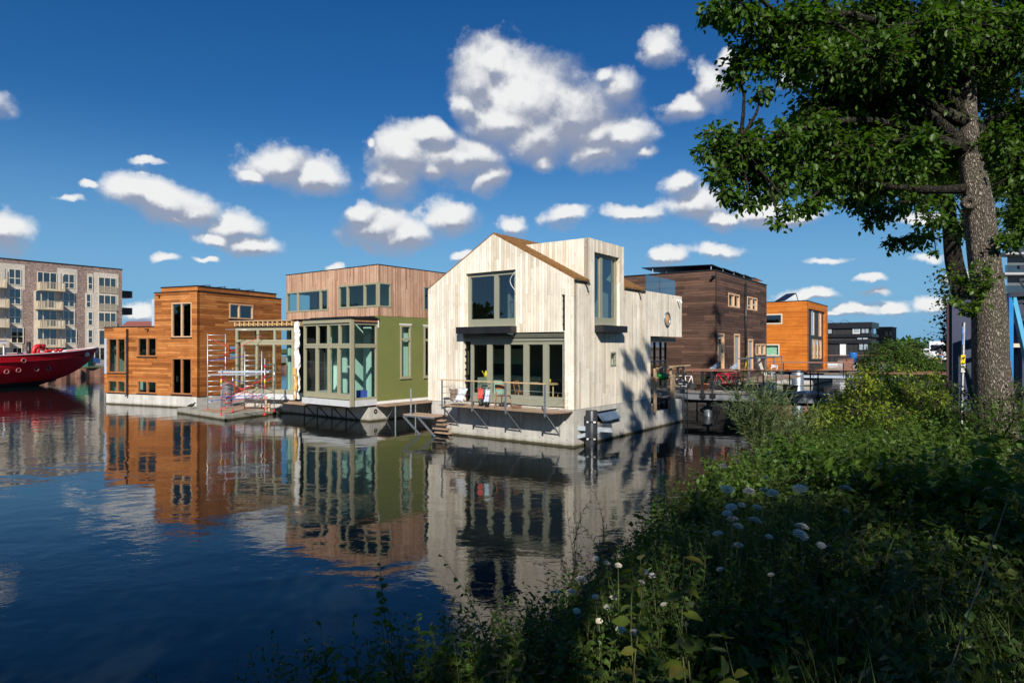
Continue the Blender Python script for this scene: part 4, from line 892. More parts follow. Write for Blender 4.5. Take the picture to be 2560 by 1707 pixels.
# dark boot below the water line
o_hull = mb.build('hull', RED, S)
mb = MB()
G_ = [[hp(1.0, ti, 1) + V(0, 0, -.55) for ti in TT], [hp(1.0, ti, -1) + V(0, 0, -.55) for ti in TT]]; mb.grid(G_, 0, False); mb.build('deck', m_plain('red_deck', (.30, .05, .05), .7), S)
mb = MB()
for side in (1, -1): mb.tube([hp(1.0, ti, side) + V(0, 0, .03) for ti in TT], .05, 6)
mb.build('pale_bulwark_cap', m_plain('pale_pink_cap', (.70, .60, .58), .5), S)
mb = MB()
for side in (1, -1):
    G_ = [[hp(zf, ti, side) + sn * side * .025 for ti in TT] for zf in (0, .12, .22, .29)]
    if side == -1: G_ = [r[::-1] for r in G_]
    mb.grid(G_, 0, True)
mb.build('black_boot_topping', RUBBER, S)
def onhull(px, py):
    # nearest hull sample to the pixel
    best = None
    for zf in np.linspace(.1, 1, 46):
        for ti in np.linspace(0, .9, 140):
            q = hp(zf, ti, 1); X = CX + q.x / q.y * FP; Yp = HY + (EYE - q.z) / q.y * FP; e = (X - px) ** 2 + (Yp - py) ** 2
            if best is None or e < best[0]: best = (e, q)
    return best[1]
for x, y in ((16, 928), (47, 925.5), (91, 922), (119.5, 920), (58, 901)):
    q = onhull(x, y); mb = MB(); mb.lathe(q, [(.0, .05), (.13, .05)], 14, ax=tuple(sn)); ph = mb.build('porthole', m_plain('dark_port_glass', (.01, .01, .012), .1) if x == 16 else bpy.data.materials['dark_port_glass'], S)
    mb = MB(); mb.lathe(q, [(.13, .04), (.17, .10), (.21, .06), (.21, 0)], 14, ax=tuple(sn)); mb.build('rim', m_plain('worn_pink_rim', (.40, .12, .12), .5) if x == 16 else bpy.data.materials['worn_pink_rim'], ph)
q = onhull(215.5, 885); mb = MB(); mb.lathe(q, [(.0, .1), (.09, .1), (.1, .14), (.22, .12), (.22, .0)], 14, ax=tuple(sn)); mb.build('hawse_hole', m_plain('pale_hawse', (.75, .62, .58), .4), S)
def dk(px, py, Y): return at(px, py, Y=Y)
mb = MB(); c = tip - sd * (dpx(39, 1.0) + 2.6); cc = c - sn * .3
mb.box(V(cc.x, cc.y, 2.0) - sn * 1.3 - sd * 5, sd * 5.2, sn * 2.4, V(0, 0, 1.75)); cb = mb.build('white_cabin', WHITE, S)
mb = MB(); mb.box(V(cc.x, cc.y, 3.75) - sn * 1.6 - sd * 5, sd * 6.9, sn * 3.0, V(0, 0, .28)); mb.box(V(cc.x, cc.y, 4.03) - sn * 1.65 - sd * 5, sd * 7.0, sn * 3.1, V(0, 0, .05)); mb.build('cabin_roof', WHITE, cb)
mb = MB()
for k in (1.7, .2): q = V(cc.x, cc.y, 2.2) + sn * 1.3 + sd * k; mb.bar(q, q + V(0, 0, 1.6), .1)
mb.build('roof_post', WHITE, cb)
mb = MB(); q = V(cc.x, cc.y, 4) + sd * .6; mb.tube([q, q + V(0, 0, .45)], .18, 10); mb.build('chimney_base', WHITE, cb)
mb = MB(); mb.tube([q + V(0, 0, .45), q + V(0, 0, 1.9)], .1, 10); mb.lathe(q + V(0, 0, 1.9), [(.1, 0), (.2, .02), (.2, .12), (0, .2)], 10); mb.build('chimney', BLKM, cb)
mb = MB(); q = tip - sd * dpx(72); q = V(q.x, q.y, 2.0); mb.tube([q, q + V(0, 0, 1.95)], .17, 10); mb.build('mast_stump', BLKM, S)
for k in range(2):
    q = tip - sd * dpx(83 + k * 10.5, .5); q = V(q.x, q.y, 2.1) + sn * .5
    mb = MB(); mb.tube([q, q + V(0, 0, .9), q + V(0, 0, 1.25) + sd * .08, q + V(0, 0, 1.45) + sd * .3, q + V(0, 0, 1.42) + sd * .55], [.17, .17, .18, .21, .26], 12); mb.build('ventilator_cowl', REDP, S)
for k, d in enumerate([dpx(x, 1.2) for x in (117, 124, 140, 151)]):
    q = tip - sd * d; q = V(q.x, q.y, sheer(d) - .5) + sn * 1.2; mb = MB(); mb.lathe(q, [(.14, 0), (.14, .62), (.22, .68), (.2, .8), (0, .84)], 12); mb.build('bollard', REDP, S)
mb = MB(); q = tip - sd * dpx(150); mb.lathe((q.x, q.y, sheer(9) - .45), [(.8, 0), (.8, .6), (.5, .85), (0, .95)], 16); mb.build('pale_hatch', WHITE, S)
# ================================================================== CARS far left on the quay
def car(name, label, p, rz, col, L=4.2, H=1.45, group='vehicles parked in the distance', van=False):
    t = thing(name, label, 'van' if van else 'car', (0, 0, 0), None); W_ = 1.75 if not van else 1.95
    prof = [(-L / 2, .35), (-L / 2, .85), (-L / 2 * .72, .95), (-L / 2 * .42, H), (L / 2 * .45, H), (L / 2 * .85, .95), (L / 2, .9), (L / 2, .35)] if not van else [(-L / 2, .4), (-L / 2, 1.1), (-L / 2 * .82, 1.3), (-L / 2 * .62, H), (L / 2, H), (L / 2, .4)]
    mb = MB(); n = len(prof); Wt = [W_ / 2 * (1 if z < 1.0 else .86 if not van else .95) for _, z in prof]
    for s_ in (1, -1):
        pts = [V(x, s_ * w_, z) for (x, z), w_ in zip(prof, Wt)]; mb.face(pts if s_ < 0 else pts[::-1])
    for i in range(n):
        j = (i + 1) % n; (a, za), (b, zb2) = prof[i], prof[j]; mb.face([V(a, -Wt[i], za), V(a, Wt[i], za), V(b, Wt[j], zb2), V(b, -Wt[j], zb2)])
    m_ = m_plain(name + '_paint', col, .3); mb.build('body', m_, t, bevel=.06)
    mb = MB()
    for s_ in (1, -1):
        w_ = W_ / 2 * .96
        if van: mb.box((-L / 2 * .72, s_ * (W_ / 2 + .0) - .0, 1.3), (1.1, 0, 0), (0, .02 * s_, 0), (0, 0, H - 1.5))
        else: mb.box((-L / 2 * .5, s_ * w_, .98), (L * .5, 0, 0), (0, -.1 * s_, H - 1.08), (0, .03, .01))
    i0, i1 = (2, 3)
    a, za = prof[i0]; b, zb2 = prof[i1]
    if van: k_ = min(1, (2.15 - za) / (zb2 - za)); b = a + (b - a) * k_; zb2 = za + (zb2 - za) * k_
    mb.face([V(a - .02, -W_ * .42, za + .03), V(a - .02, W_ * .42, za + .03), V(b - .03, W_ * .4, zb2 - .06), V(b - .03, -W_ * .4, zb2 - .06)])
    mb.build('windows', SOLAR, t)
    for x in (-L * .31, L * .31):
        for s_ in (1, -1): mb = MB(); mb.lathe((x, s_ * (W_ / 2 - .12), .33), [(0, .16), (.2, .16), (.33, .1), (.33, -.1), (0, -.1)], 14, ax=(0, s_, 0)); mb.build('wheel', RUBBER, t)
    for s_ in (1, -1): mb = MB(); mb.cube(-L / 2 - .03, -L / 2, s_ * W_ * .34 - .16, s_ * W_ * .34 + .16, .62, .8); mb.build('headlight', CREAM, t)
    if van: mb = MB(); mb.cube(-L / 2 - .04, -L / 2, -.28, .28, .42, .54); mb.build('number_plate', YEL, t)
    t.location = p; t.rotation_euler = (0, 0, rz); return t
car('parked_car', 'blue parked car on the quay right of the ship bow, before the apartment block', (Qp(1, 1.06, 9)), .6, (.02, .05, .16))
c_ = Qp(-1.2, 1.06, 3); t = thing('green_container', 'green wheeled waste container on the quay beside the blue car', 'waste container', tuple(c_))
mb = MB(); mb.box(c_ + V(-.8, 0, .1), (1.5, 0, 0), (0, 1, 0), (0, 0, 1.2)); mb.build('bin', m_plain('bin_green', (.01, .12, .07), .5), t, bevel=.05)
mb = MB(); mb.box(c_ + V(-.85, -.05, 1.32), (1.6, 0, 0), (0, 1.1, .1), (0, 0, .1)); mb.build('lid', GRNP, t)
# ================================================================== PONTOON + SCAFFOLDS
q = [at(443, 1032, z=0), at(565, 1051, z=0), at(712, 1031, z=0)]; q.append(q[0] + q[2] - q[1] + V(.2, -.3, 0))
PT = thing('work_pontoon', 'flat concrete work pontoon floating below the scaffolding', 'pontoon', tuple(q[1]))
mb = MB()
for i in range(4):
    a, b = q[i], q[(i + 1) % 4]; mb.face([a + V(0, 0, -.2), b + V(0, 0, -.2), b + V(0, 0, .26), a + V(0, 0, .26)], [(0, 0), ((b - a).length, 0), ((b - a).length, .4), (0, .4)])
mb.face([a_ + V(0, 0, .26) for a_ in q], [(a_.x, a_.y) for a_ in q]); mb.build('concrete_slab', CONCD, PT)
mb = MB(); ex = (q[2] - q[1]).normalized(); ey = (q[3] - q[2]).normalized()
for k in range(6): mb.box(q[1] + ex * .2 + ey * (.5 + k * .42) + V(0, 0, .262), ex * (2.9 + (k % 3) * .5), ey * .4, V(0, 0, .035))
mb.build('plank_cover', DECKW, PT)
mb = MB(); c = at(665, 1028, z=.26)
mb.bar(c, c + V(0, 0, .75), .1, .1); mb.bar(c + V(.14, .05, 0), c + V(.14, .05, .4), .1, .1); mb.build('timber_post', RAWW, PT)
SC_RED = m_plain('red_scaffold_tube', (.60, .035, .03), .4, var=.1); SC_BLU = m_plain('blue_scaffold_tube', (.03, .05, .40), .4); ALU = m_plain('aluminium_tube', (.62, .64, .66), .35, metal=.5)
def frame(par, a, b, z0, z1, step=.28, red=(0, 0)):
    mb = MB(); mb.tube([V(a.x, a.y, z0), V(a.x, a.y, z1)], .022, 8); mb.tube([V(b.x, b.y, z0), V(b.x, b.y, z1)], .022, 8)
    z = z0 + .3
    while z < z1 - .05: mb.tube([V(a.x, a.y, z), V(b.x, b.y, z)], .015, 6); z += step
    f = mb.build('ladder_frame', ALU, par)
    for p_, w_ in ((a, red[0]), (b, red[1])):
        if w_:
            mb = MB()
            for k in range(int((z1 - z0) / .5)): mb.tube([V(p_.x, p_.y, z0 + .1 + k * .5), V(p_.x, p_.y, z0 + .27 + k * .5)], .025, 8)
            mb.build('red_band', SC_RED, f)
    for p_ in (a, b): mb = MB(); mb.lathe((p_.x, p_.y, z0 - .12), [(.1, 0), (.1, .02), (.03, .03), (.03, .14)], 10); mb.build('foot', REDP, f)
def brace(par, a, b, mat, nm='brace'): mb = MB(); mb.tube([a, b], .016, 6); mb.build(nm, mat, par)
z0 = .40
a1, a2 = at(519, 1019, z=z0), at(563.6, 1016, z=z0); a3 = a1 + V(1.75, .35, 0); a4 = a2 + V(1.75, .35, 0)
TW = thing('scaffold_tower', 'tall aluminium scaffold tower with ladder rungs against the cedar wall', 'scaffold', tuple(a1))
ht = at(519, 834, Y=a1.y).z
frame(TW, a1, a2, z0, ht, .262, (0, 1)); frame(TW, a3, a4, z0, ht - .9, .262)
up = lambda p_, z: V(p_.x, p_.y, z)
brace(TW, up(a2, 3.1), up(a4, 4.1), SC_RED); brace(TW, up(a1, 4.0), up(a3, 3.0), SC_RED); brace(TW, up(a1, 2.8), up(a3, 3.0), SC_BLU); brace(TW, up(a2, 4.4), up(a4, 4.4), ALU); brace(TW, up(a2, 1.0), up(a4, 1.7), SC_RED); brace(TW, up(a1, .75), up(a4, .85), SC_BLU)
brace(TW, up(a2, .55), up(a4, 1.0), SC_RED)
mb = MB(); mb.box(up(a1, 2.05), a3 - a1, (a2 - a1), V(0, 0, .06)); mb.build('platform', m_plain('grey_platform', (.30, .34, .38), .6), TW)
b1, b2, b3, b4 = at(553, 1032, z=.40), None, None, None
b2 = b1 + V(-.15, 1.6, 0); b3 = b1 + V(1.95, .25, 0); b4 = b2 + V(1.95, .25, 0)
TB = thing('low_scaffold', 'low scaffold with crossed red braces standing on the pontoon', 'scaffold', tuple(b1))
frame(TB, b1, b2, z0, 2.45, .28, (1, 0)); frame(TB, b3, b4, z0, 2.95, .28, (1, 0))
brace(TB, up(b1, 2.0), up(b3, .95), SC_RED); brace(TB, up(b1, .9), up(b3, 2.05), SC_RED); brace(TB, up(b1, 1.15), up(b3, 1.2), SC_BLU); brace(TB, up(b2, 1.9), up(b4, 1.3), SC_BLU); brace(TB, up(b2, .95), up(b4, 2.0), SC_RED)
for p_ in (b1, b3): mb = MB(); mb.tube([up(p_, 1.75), up(p_, 1.95)], .035, 8); mb.build('yellow_band', YEL, TB)
mb = MB(); mb.box(up(b1, 2.28) + V(-.2, .1, 0), V(2.3, .3, 0), V(-.05, .6, 0), V(0, 0, .07)); mb.build('platform', GREYP, TB)
brace(TB, up(b3, 2.6), up(b4, 2.6), ALU, 'guard_rail')
# mooring pile by scaffold
def pile(name, label, p, r, h, mat, bands=(), group=None):
    t = thing(name, label, 'mooring pile', tuple(p), group); mb = MB(); mb.lathe(p, [(r, -1), (r, h), (r * .94, h + .02), (0, h + .02)], 24); mb.build('tube', mat, t)
    for z in bands:
        mb = MB(); mb.lathe(p + V(0, 0, z), [(r * 1.03, 0), (r * 1.03, .05)], 24)
        bd = mb.build('band', BLKM, t); mb = MB()
        for a in (-2.3, -1.2): mb.box(p + V(math.cos(a) * r * 1.04 - .045, math.sin(a) * r * 1.04 - .01, z), (.09, 0, 0), (0, .02, 0), (0, 0, .05))
        mb.build('clip', WHITE, bd)
    return t
p = at(533, 1016, z=0); pile('mooring_pile', 'grey plastic mooring pile behind the tall scaffold tower', V(-17.1, 35.0, 0) + V(1.5, 0, 0), .3, 1.55, m_plain('grey_pile', (.12, .13, .14), .5))
PB_ = V(2.78, 22.38, 0); mp = pile('mooring_pile', 'black mooring pile at the near corner of the pale gabled houseboat', PB_, .21, 1.27, m_plain('black_pile', (.03, .032, .036), .35), (.28, .87))
mb = MB(); Pn = lambda s, z, o: MS.P(s, z, o)
mb.bar(Pn(.25, .66, .0), Pn(1.0, .58, .95), .04, .16); mb.bar(Pn(.25, .35, .0), Pn(.75, .56, .6), .04, .13); mb.bar(Pn(1.0, .58, .95), Pn(2.0, .6, .4), .04, .15); mb.bar(Pn(2.0, .6, .4), Pn(2.0, .6, 0), .04, .13)
mb.build('pile_bracket', m_plain('pale_bracket_steel', (.38, .43, .47), .5, metal=.3), H)
# ================================================================== CHAIR, CLOTHES, THINGS ON THE BALCONY
def chair(name, label, loc, rz, mat, group=None, cat='chair'):
    t = thing(name, label, cat, (0, 0, 0), group)
    mb = MB(); P_ = [[V(-.2 + .4 * i / 6, -.2 + .4 * j / 6, .45 - .015 * math.cos((i / 3 - 1) * 1.5) * math.cos((j / 3 - 1) * 1.5)) for i in range(7)] for j in range(7)]; mb.grid(P_); mb.grid([[p_ + V(0, 0, -.03) for p_ in r[::-1]] for r in P_]); mb.cube(-.2, .2, -.2, .2, .425, .44); mb.build('seat', mat, t)
    mb = MB(); rows_ = []
    for z in (.70, .76, .82, .86): rows_.append([V(math.sin(a) * .24, .2 + .06 * math.cos(a * 1.4) + (z - .45) * .12, z) for a in np.linspace(-1, 1, 9)])
    mb.grid(rows_); mb.grid([[p_ + V(0, .02, 0) for p_ in r[::-1]] for r in rows_]); mb.build('backrest', mat, t)
    for sx in (1, -1):
        mb = MB(); mb.tube([V(sx * .17, -.17, .43), V(sx * .23, -.22, 0)], [.02, .014], 8); mb.build('leg', mat, t)
        mb = MB(); mb.tube([V(sx * .22, .30, 0), V(sx * .18, .19, .43), V(sx * .19, .24, .62), V(sx * .20, .29, .84)], [.014, .02, .018, .012], 8); mb.build('leg', mat, t)
    t.location = loc; t.rotation_euler = (0, 0, rz); return t
CHW = m_plain('oiled_chair_wood', (.36, .13, .04), .4, var=.2, scale=8)
cp = MF.P(MF.sh(.55).s(1255), zd_ + .002, .45); chair('wooden_chair', 'brown wooden chair with curved backrest standing on the balcony deck', cp, rad(150), CHW)
chair('wooden_chair', 'wooden chair inside the house behind the middle folding door pane', MS.P(.95, zb + .02, -2.9), rad(60), CHW); chair('wooden_chair', 'wooden chair inside the house behind the right-hand folding door pane', MS.P(1.3, zb + .02, -1.2), rad(200), CHW)
def cloth(name, label, x0, x1, y0, y1, mat, seed, o=DD - .02, skew=0.0, cat='clothing', split=False):
    r_ = random.Random(seed); F_ = MF.sh(o); a, b = F_.s(x0), F_.s(x1); za, zb_ = F_.z(x0, y0), F_.z(x0, y1); mb = MB(); PP = []
    for i in range(12):
        t_ = i / 11; row = []
        for j in range(13):
            u_ = j / 12; s = a + (b - a) * (.5 + (u_ - .5) * (1 - .25 * math.sin(t_ * 3) * r_.uniform(.7, 1))) + skew * t_
            row.append(F_.P(s, za + (zb_ - za) * t_ + .02 * math.sin(u_ * 9 + seed) , .035 * math.sin(u_ * 14 + t_ * 3 + seed) * (.3 + t_) + r_.uniform(-.008, .008)))
        PP.append(row)
    mb.grid(PP); ob = mb.build(name, mat, None, label, cat); ob.modifiers.new('thick', 'SOLIDIFY').thickness = .012; return ob
cloth('brown_towel', 'taupe brown cloth hanging on the balcony cable, leftmost of the washing', 1123, 1146, 971, 1001, m_plain('taupe_cloth', (.22, .16, .12), .9, var=.3, scale=12), 1)
cloth('white_jacket', 'white jacket hanging on the balcony cable beside the brown cloth', 1143, 1170, 969, 1004, m_plain('white_cloth', (.72, .74, .78), .9, var=.1), 2, skew=.25)
cloth('red_shorts', 'coral red cloth hanging on the balcony cable left of the blue patterned one', 1193, 1208, 970, 995, m_plain('coral_cloth', (.72, .10, .07), .8, var=.1), 3)
cloth('blue_patterned_cloth', 'white and blue patterned cloth hanging on the balcony cable beside the chair', 1212, 1226, 972, 1004, m_plain('bluewhite_cloth', (.55, .66, .80), .8, var=.5, scale=14), 4, skew=.04)
def bike(name, label, loc, rz, col, r=.33, L=1.0, group=None):
    t = thing(name, label, 'bicycle', (0, 0, 0), group); m_ = m_plain(name + '_frame_paint_' + label[:4].strip(), col, .35)
    for x in (-L / 2, L / 2):
        mb = MB(); pts = [V(x + r * math.cos(a), 0, r + r * math.sin(a)) for a in np.linspace(0, 2 * math.pi, 25)]; mb.tube(pts, .022, 6, cap=False); wh = mb.build('wheel', RUBBER, t)
        mb = MB()
        for a in np.linspace(0, math.pi, 7)[:-1]: mb.tube([V(x - r * math.cos(a), 0, r - r * math.sin(a)), V(x + r * math.cos(a), 0, r + r * math.sin(a))], .004, 4)
        mb.build('spokes', GALV, wh)
    mb = MB(); S_ = V(-.18 * L, 0, r + .5); B0 = V(-.05 * L, 0, r - .05); Hd = V(.36 * L, 0, r + .5); F0 = V(L / 2, 0, r); R0_ = V(-L / 2, 0, r)
    for a, b in ((S_, B0), (S_, Hd), (B0, Hd), (Hd, F0), (B0, R0_), (S_, R0_)): mb.tube([a, b], .022, 6)
    mb.build('frame', m_, t)
    mb = MB(); mb.tube([Hd, Hd + V(-.03, 0, .16)], .014, 6); mb.tube([Hd + V(-.2, .28, .16), Hd + V(-.03, .12, .18), Hd + V(-.03, -.12, .18), Hd + V(-.2, -.28, .16)], .014, 6); mb.build('handlebar', BLKM, t)
    mb = MB(); mb.lathe(S_ + V(-.02, 0, .1), [(0, -.03), (.1, -.02), (.12, .02), (0, .05)], 10); mb.build('saddle', RUBBER, t)
    mb = MB(); mb.box(R0_ + V(-.1, -.07, r + .03), (.42, 0, 0), (0, .14, 0), (0, 0, .02)); mb.build('carrier', m_, t)
    t.location = loc; t.rotation_euler = (0, 0, rz); return t
bike('bicycle', 'small dark bicycle lying folded on the balcony deck behind the hanging washing', MF.P(MF.s(1222), zd_ + .002, .3), rad(120), (.05, .05, .06), .16, .5)
mb = MB(); q = MF.P(MF.s(1300), zd_ + .01, .5); mb.box(q, (.35, -.05, 0), (0, .1, .0), (0, 0, .09)); mb.build('scrubbing_brush', m_plain('brown_brush', (.16, .08, .05), .9), None, 'brown brush block lying on the balcony deck right of the chair', 'brush', bevel=.02)
mb = MB(); q = MS.P(1.5, zb + .80, -4.0); q = MF.P(MF.s(1185), zb + .98, -.75); mb.lathe(q, [(.0, 0), (.09, 0), (.1, .12), (.05, .2), (.03, .26), (0, .27)], 12); mb.tube([q + V(.08, 0, .06), q + V(.16, 0, .1), q + V(.15, 0, .18), q + V(.07, 0, .2)], .014, 6); mb.tube([q + V(-.08, 0, .1), q + V(-.16, 0, .26)], .014, 6); mb.build('yellow_jug', YEL, None, 'yellow watering jug on a small cabinet behind the left glass door', 'jug')
mb = MB(); mb.box(MF.P(MF.s(1194), zb + .02, -1.0), V(*MF.d, 0) * .5, V(*MF.n, 0) * .4, V(0, 0, .95)); mb.build('cabinet', m_plain('grey_green_cabinet', (.20, .24, .20), .6), None, 'grey-green cabinet inside behind the left glass door, under the yellow jug', 'cabinet', bevel=.01)
for k, (a, b, m_, nm, lb) in enumerate(((1.4, -3.0, YEL, 'yellow_cup', 'yellow cup on the dining table inside, left one'), (1.5, -2.0, YEL, 'yellow_cup', 'yellow cup on the dining table inside, right one'))):
    mb = MB(); mb.lathe(MS.P(a, zb + .79, b), [(0, 0), (.05, 0), (.07, .16), (.06, .16)], 12); mb.build(nm, m_, None, lb, 'cup')
# ================================================================== TERRACE TIMBER at the right end of the main house
ST = thing('timber_staging', 'rough timber staging of planks and posts on the terrace end of the pale houseboat', 'staging', tuple(MS.P(sA + .5, 1.06, 0)))
mb = MB()
for x0, x1, y0, y1 in ((1634, 1639, 921, 1031), (1676, 1685.5, 936, 1034), (1651, 1655, 918, 936), (1674, 1677, 916, 936), (1691, 1695, 917, 946), (1705.5, 1710, 917, 948)):
    F_ = MS.sh(.08); a, b = F_.s(x0), F_.s(x1); fbox(mb, F_, a, b, F_.z(x0, y1), F_.z(x0, y0), 0, .05)
mb.build('upright_plank', RAWW, ST)
mb = MB(); F_ = MS.sh(.14)
for x0, x1, y, o in ((1640, 1710, 919, 0), (1650, 1722, 916, -.6), (1626, 1690, 944, -.1), (1640, 1707, 968, -.2)):
    G2_ = F_.sh(o); fbox(mb, G2_, G2_.s(x0), G2_.s(x1), G2_.z(x0, y) - .05, G2_.z(x0, y), 0, .1)
mb.build('cross_plank', RAWW, ST)
mb = MB(); fbox(mb, MS, sA + .2, sE + .2, 1.32, 1.5, -1.2, .02); mb.build('terrace_beam', m_plain('grey_weathered_beam', (.25, .23, .20), .8, var=.2, scale=6), ST)
mb = MB(); mb.tube([MS.P(sE - .3, 0, .16), MS.P(sE - .3, 1.75, .16), MS.P(sE - .3, 1.95, 0), MS.P(sE - .3, 1.9, -.3)], .022, 8); mb.tube([MS.P(sE + .12, -.2, .16), MS.P(sE + .12, 1.75, .16), MS.P(sE + .12, 1.95, 0), MS.P(sE + .12, 1.9, -.3)], .022, 8)
for k in range(7): mb.tube([MS.P(sE - .3, .1 + k * .25, .16), MS.P(sE + .12, .1 + k * .25, .16)], .016, 6)
mb.build('boarding_ladder', GALV, None, 'steel boarding ladder on the far end of the pale houseboat hull', 'ladder')
mb = MB(); c = MS.P(MS.s(1645), 2.22, .2); mb.lathe(c, [(0, -.3), (.12, -.26), (.17, 0), (.12, .26), (0, .3)], 16, ax=(.9, .4, -.1)); mb.build('green_buoy', GRNP, None, 'green plastic float hung on the timber staging', 'buoy')
# ================================================================== JETTY
J0 = V(7.6, 32.3, 0); J1 = V(20.5, 26.6, 0); jd = (J1 - J0).normalized(); jb = V(-jd.y, jd.x, 0); jb = jb if jb.y > 0 else -jb; jl = (J1 - J0).length; JW = 1.9; jz = 1.32
J = thing('jetty', 'long wooden jetty on steel beams leading from the bank to the houseboats', 'jetty', tuple(J0))
JF = Fr((J0.x, J0.y), (jd.x, jd.y), (-jb.x, -jb.y))
mb = MB(); n = int(jl / .16)
for k in range(n): fbox(mb, JF, k * .16, k * .16 + .15, jz - .06, jz, -JW, 0)
mb.build('deck_boards', m_boards('grey_jetty_boards', .15, 4, [(.16, .14, .12), (.22, .19, .16)], True, .01, .25), J)
mb = MB(); fbox(mb, JF, 0, jl, jz - .42, jz - .10, -.12, -.04); fbox(mb, JF, 0, jl, jz - .1, jz - .065, -.2, .03); fbox(mb, JF, 0, jl, jz - .42, jz - .36, -.2, .03); fbox(mb, JF, 0, jl, jz - .42, jz - .1, -JW + .05, -JW + .15); mb.build('steel_beam', m_plain('jetty_steel', (.20, .21, .23), .5, metal=.3), J)
mb = MB(); fbox(mb, JF, 0, jl, jz - .62, jz - .45, -1.3, -.7); mb.build('black_service_pipe', BLKM, J)
mb = MB(); mb.tube([JF.P(2.5, jz + .02, -.1), JF.P(jl, jz + .02, -.1)], .025, 8); mb.build('pale_conduit', SILL, J)
for side, o in ((0, .03), (1, -JW)):
    s0 = 1.0 if side == 0 else -1.5
    mb = MB(); mb.bar(JF.P(s0, jz + 1.02, o), JF.P(jl, jz + 1.02, o), .1, .05); mb.build('handrail', RAIL, J)
    mb = MB()
    for k in range(3): mb.tube([JF.P(s0, jz + .25 + .25 * k, o), JF.P(jl, jz + .25 + .25 * k, o)], .007, 4)
    mb.build('wire_rail', GALV, J)
    for k in range(9):
        s = JF.s([1756, 1781, 1845, 1908, 1974, 2045, 2120, 2200, 2290][k]) if side == 0 else .6 + k * 1.55
        if s > jl: continue
        mb = MB(); w_ = .075 if k == 0 and side == 0 else .03; fbox(mb, JF, s - w_, s + w_, jz - .4, jz + 1.0, o - .015, o + .015)
        if side == 0: fbox(mb, JF, s - .1, s + .16, jz - .32, jz - .08, o + .015, o + .04)
        mb.build('railing_post', BLKM, J)
mb = MB(); c = JF.P(2.1, 0, -.9); mb.tube([c + V(0, 0, -1), c + V(0, 0, .45)], .2, 18); mb.lathe(c + V(0, 0, .45), [(.2, 0), (.28, .02), (.28, .06), (.08, .08), (.08, .3), (.28, .32), (.28, .36), (0, .36)], 16); mb.build('support_pile', GALV, J)
def pot(name, label, p, r, h, mat, group=None, plant=False):
    t = thing(name, label, 'plant pot', tuple(p), group); mb = MB(); mb.lathe(p, [(0, 0), (r * .7, 0), (r * .95, h * .82), (r * 1.05, h * .82), (r * 1.08, h), (r * .92, h), (r * .85, h * .8), (0, h * .8)], 20); mb.build('pot', mat, t); return t
JP = lambda px, o: JF.P(JF.sh(o).s(px), jz + .003, o)
POTP = JP(1753 + 3, -1.3); pot('plant_pot', 'round terracotta bowl with a leafy plant on the left end of the jetty', POTP, .32, .3, TERR)
pot('plant_pot', 'tall terracotta pot standing on the jetty right of the grey tub', JP(1966, -1.4), .2, .36, TERR); pot('plant_pot', 'squat reddish pot standing right of the tall terracotta pot on the jetty', JP(1984, -1.5), .2, .30, m_plain('dark_terracotta', (.30, .09, .05), .8))
t = thing('grey_tub', 'pale grey rectangular tub standing on the jetty', 'tub', tuple(JP(1921, -1.35))); c = JP(1908, -1.2)
mb = MB(); 
for a, b in ((0, 1),):
    P_ = [[c + V(x * (.9 + .1 * z / .42), y * (.9 + .1 * z / .42), z) for x, y in ((0, 0), (.62, 0), (.62, .38), (0, .38))] for z in (0, .15, .3, .42)]; mb.grid(P_, 0, False, True)
mb.box(c + V(.02, .02, .02), (.56, 0, 0), (0, .34, 0), (0, 0, .3)); mb.box(c + V(-.03, -.03, .4), (.68, 0, 0), (0, .05, 0), (0, 0, .03)); mb.box(c + V(-.03, .37, .4), (.68, 0, 0), (0, .05, 0), (0, 0, .03)); mb.build('tub_body', m_plain('grey_tub_plastic', (.40, .42, .46), .5), t)
t = thing('jetty_bench', 'low wooden bench standing on the jetty left of the grey tub', 'bench', tuple(JP(1865, -1.5))); mb = MB(); c = JP(1856, -1.3); mb.box(c + V(0, 0, .36), jd * 1.25, jb * .35, V(0, 0, .05)); mb.build('seat', RAWW, t)
for s in (.05, 1.1):
    mb = MB(); mb.box(c + jd * s, jd * .08, jb * .33, V(0, 0, .36)); mb.build('leg', RAWW, t)
mb = MB(); mb.box(c + V(0, 0, .1) + jb * .1, jd * 1.2, jb * .04, V(0, 0, .06)); mb.build('stretcher', RAWW, t)
ja = math.atan2(jd.y, jd.x)
bike('bicycle', 'red city bicycle with carrier leaning on the jetty railing', JP(1812, -1.0), ja + 2.9, (.5, .01, .03), .34, 1.05)
bike('bicycle', 'second red bicycle with crate parked right of the first on the jetty', JP(1828, -1.5), ja + .25, (.42, .01, .03), .34, 1.05)
bike('childs_bicycle', 'small white childrens bicycle with red wheels at the terrace corner', JP(1718, -.9), ja + .4, (.75, .7, .7), .2, .62); bike('childs_bicycle', 'small silver childrens bicycle beside the timber staging', JP(1700, -.8), ja + .7, (.6, .6, .62), .2, .62)
mb = MB(); c = JP(2015, -1.2); mb.grid([[c + V(x, y, .03 + .02 * math.sin(x * 9 + y * 7)) for x in np.linspace(-.6, .6, 12)] for y in np.linspace(-.2, .3, 6)]); ob = mb.build('pale_sheet', m_plain('pale_blue_sheet', (.55, .68, .75), .5), None, 'pale blue plastic sheet lying on the jetty boards', 'sheet'); ob.modifiers.new('thick', 'SOLIDIFY').thickness = .02
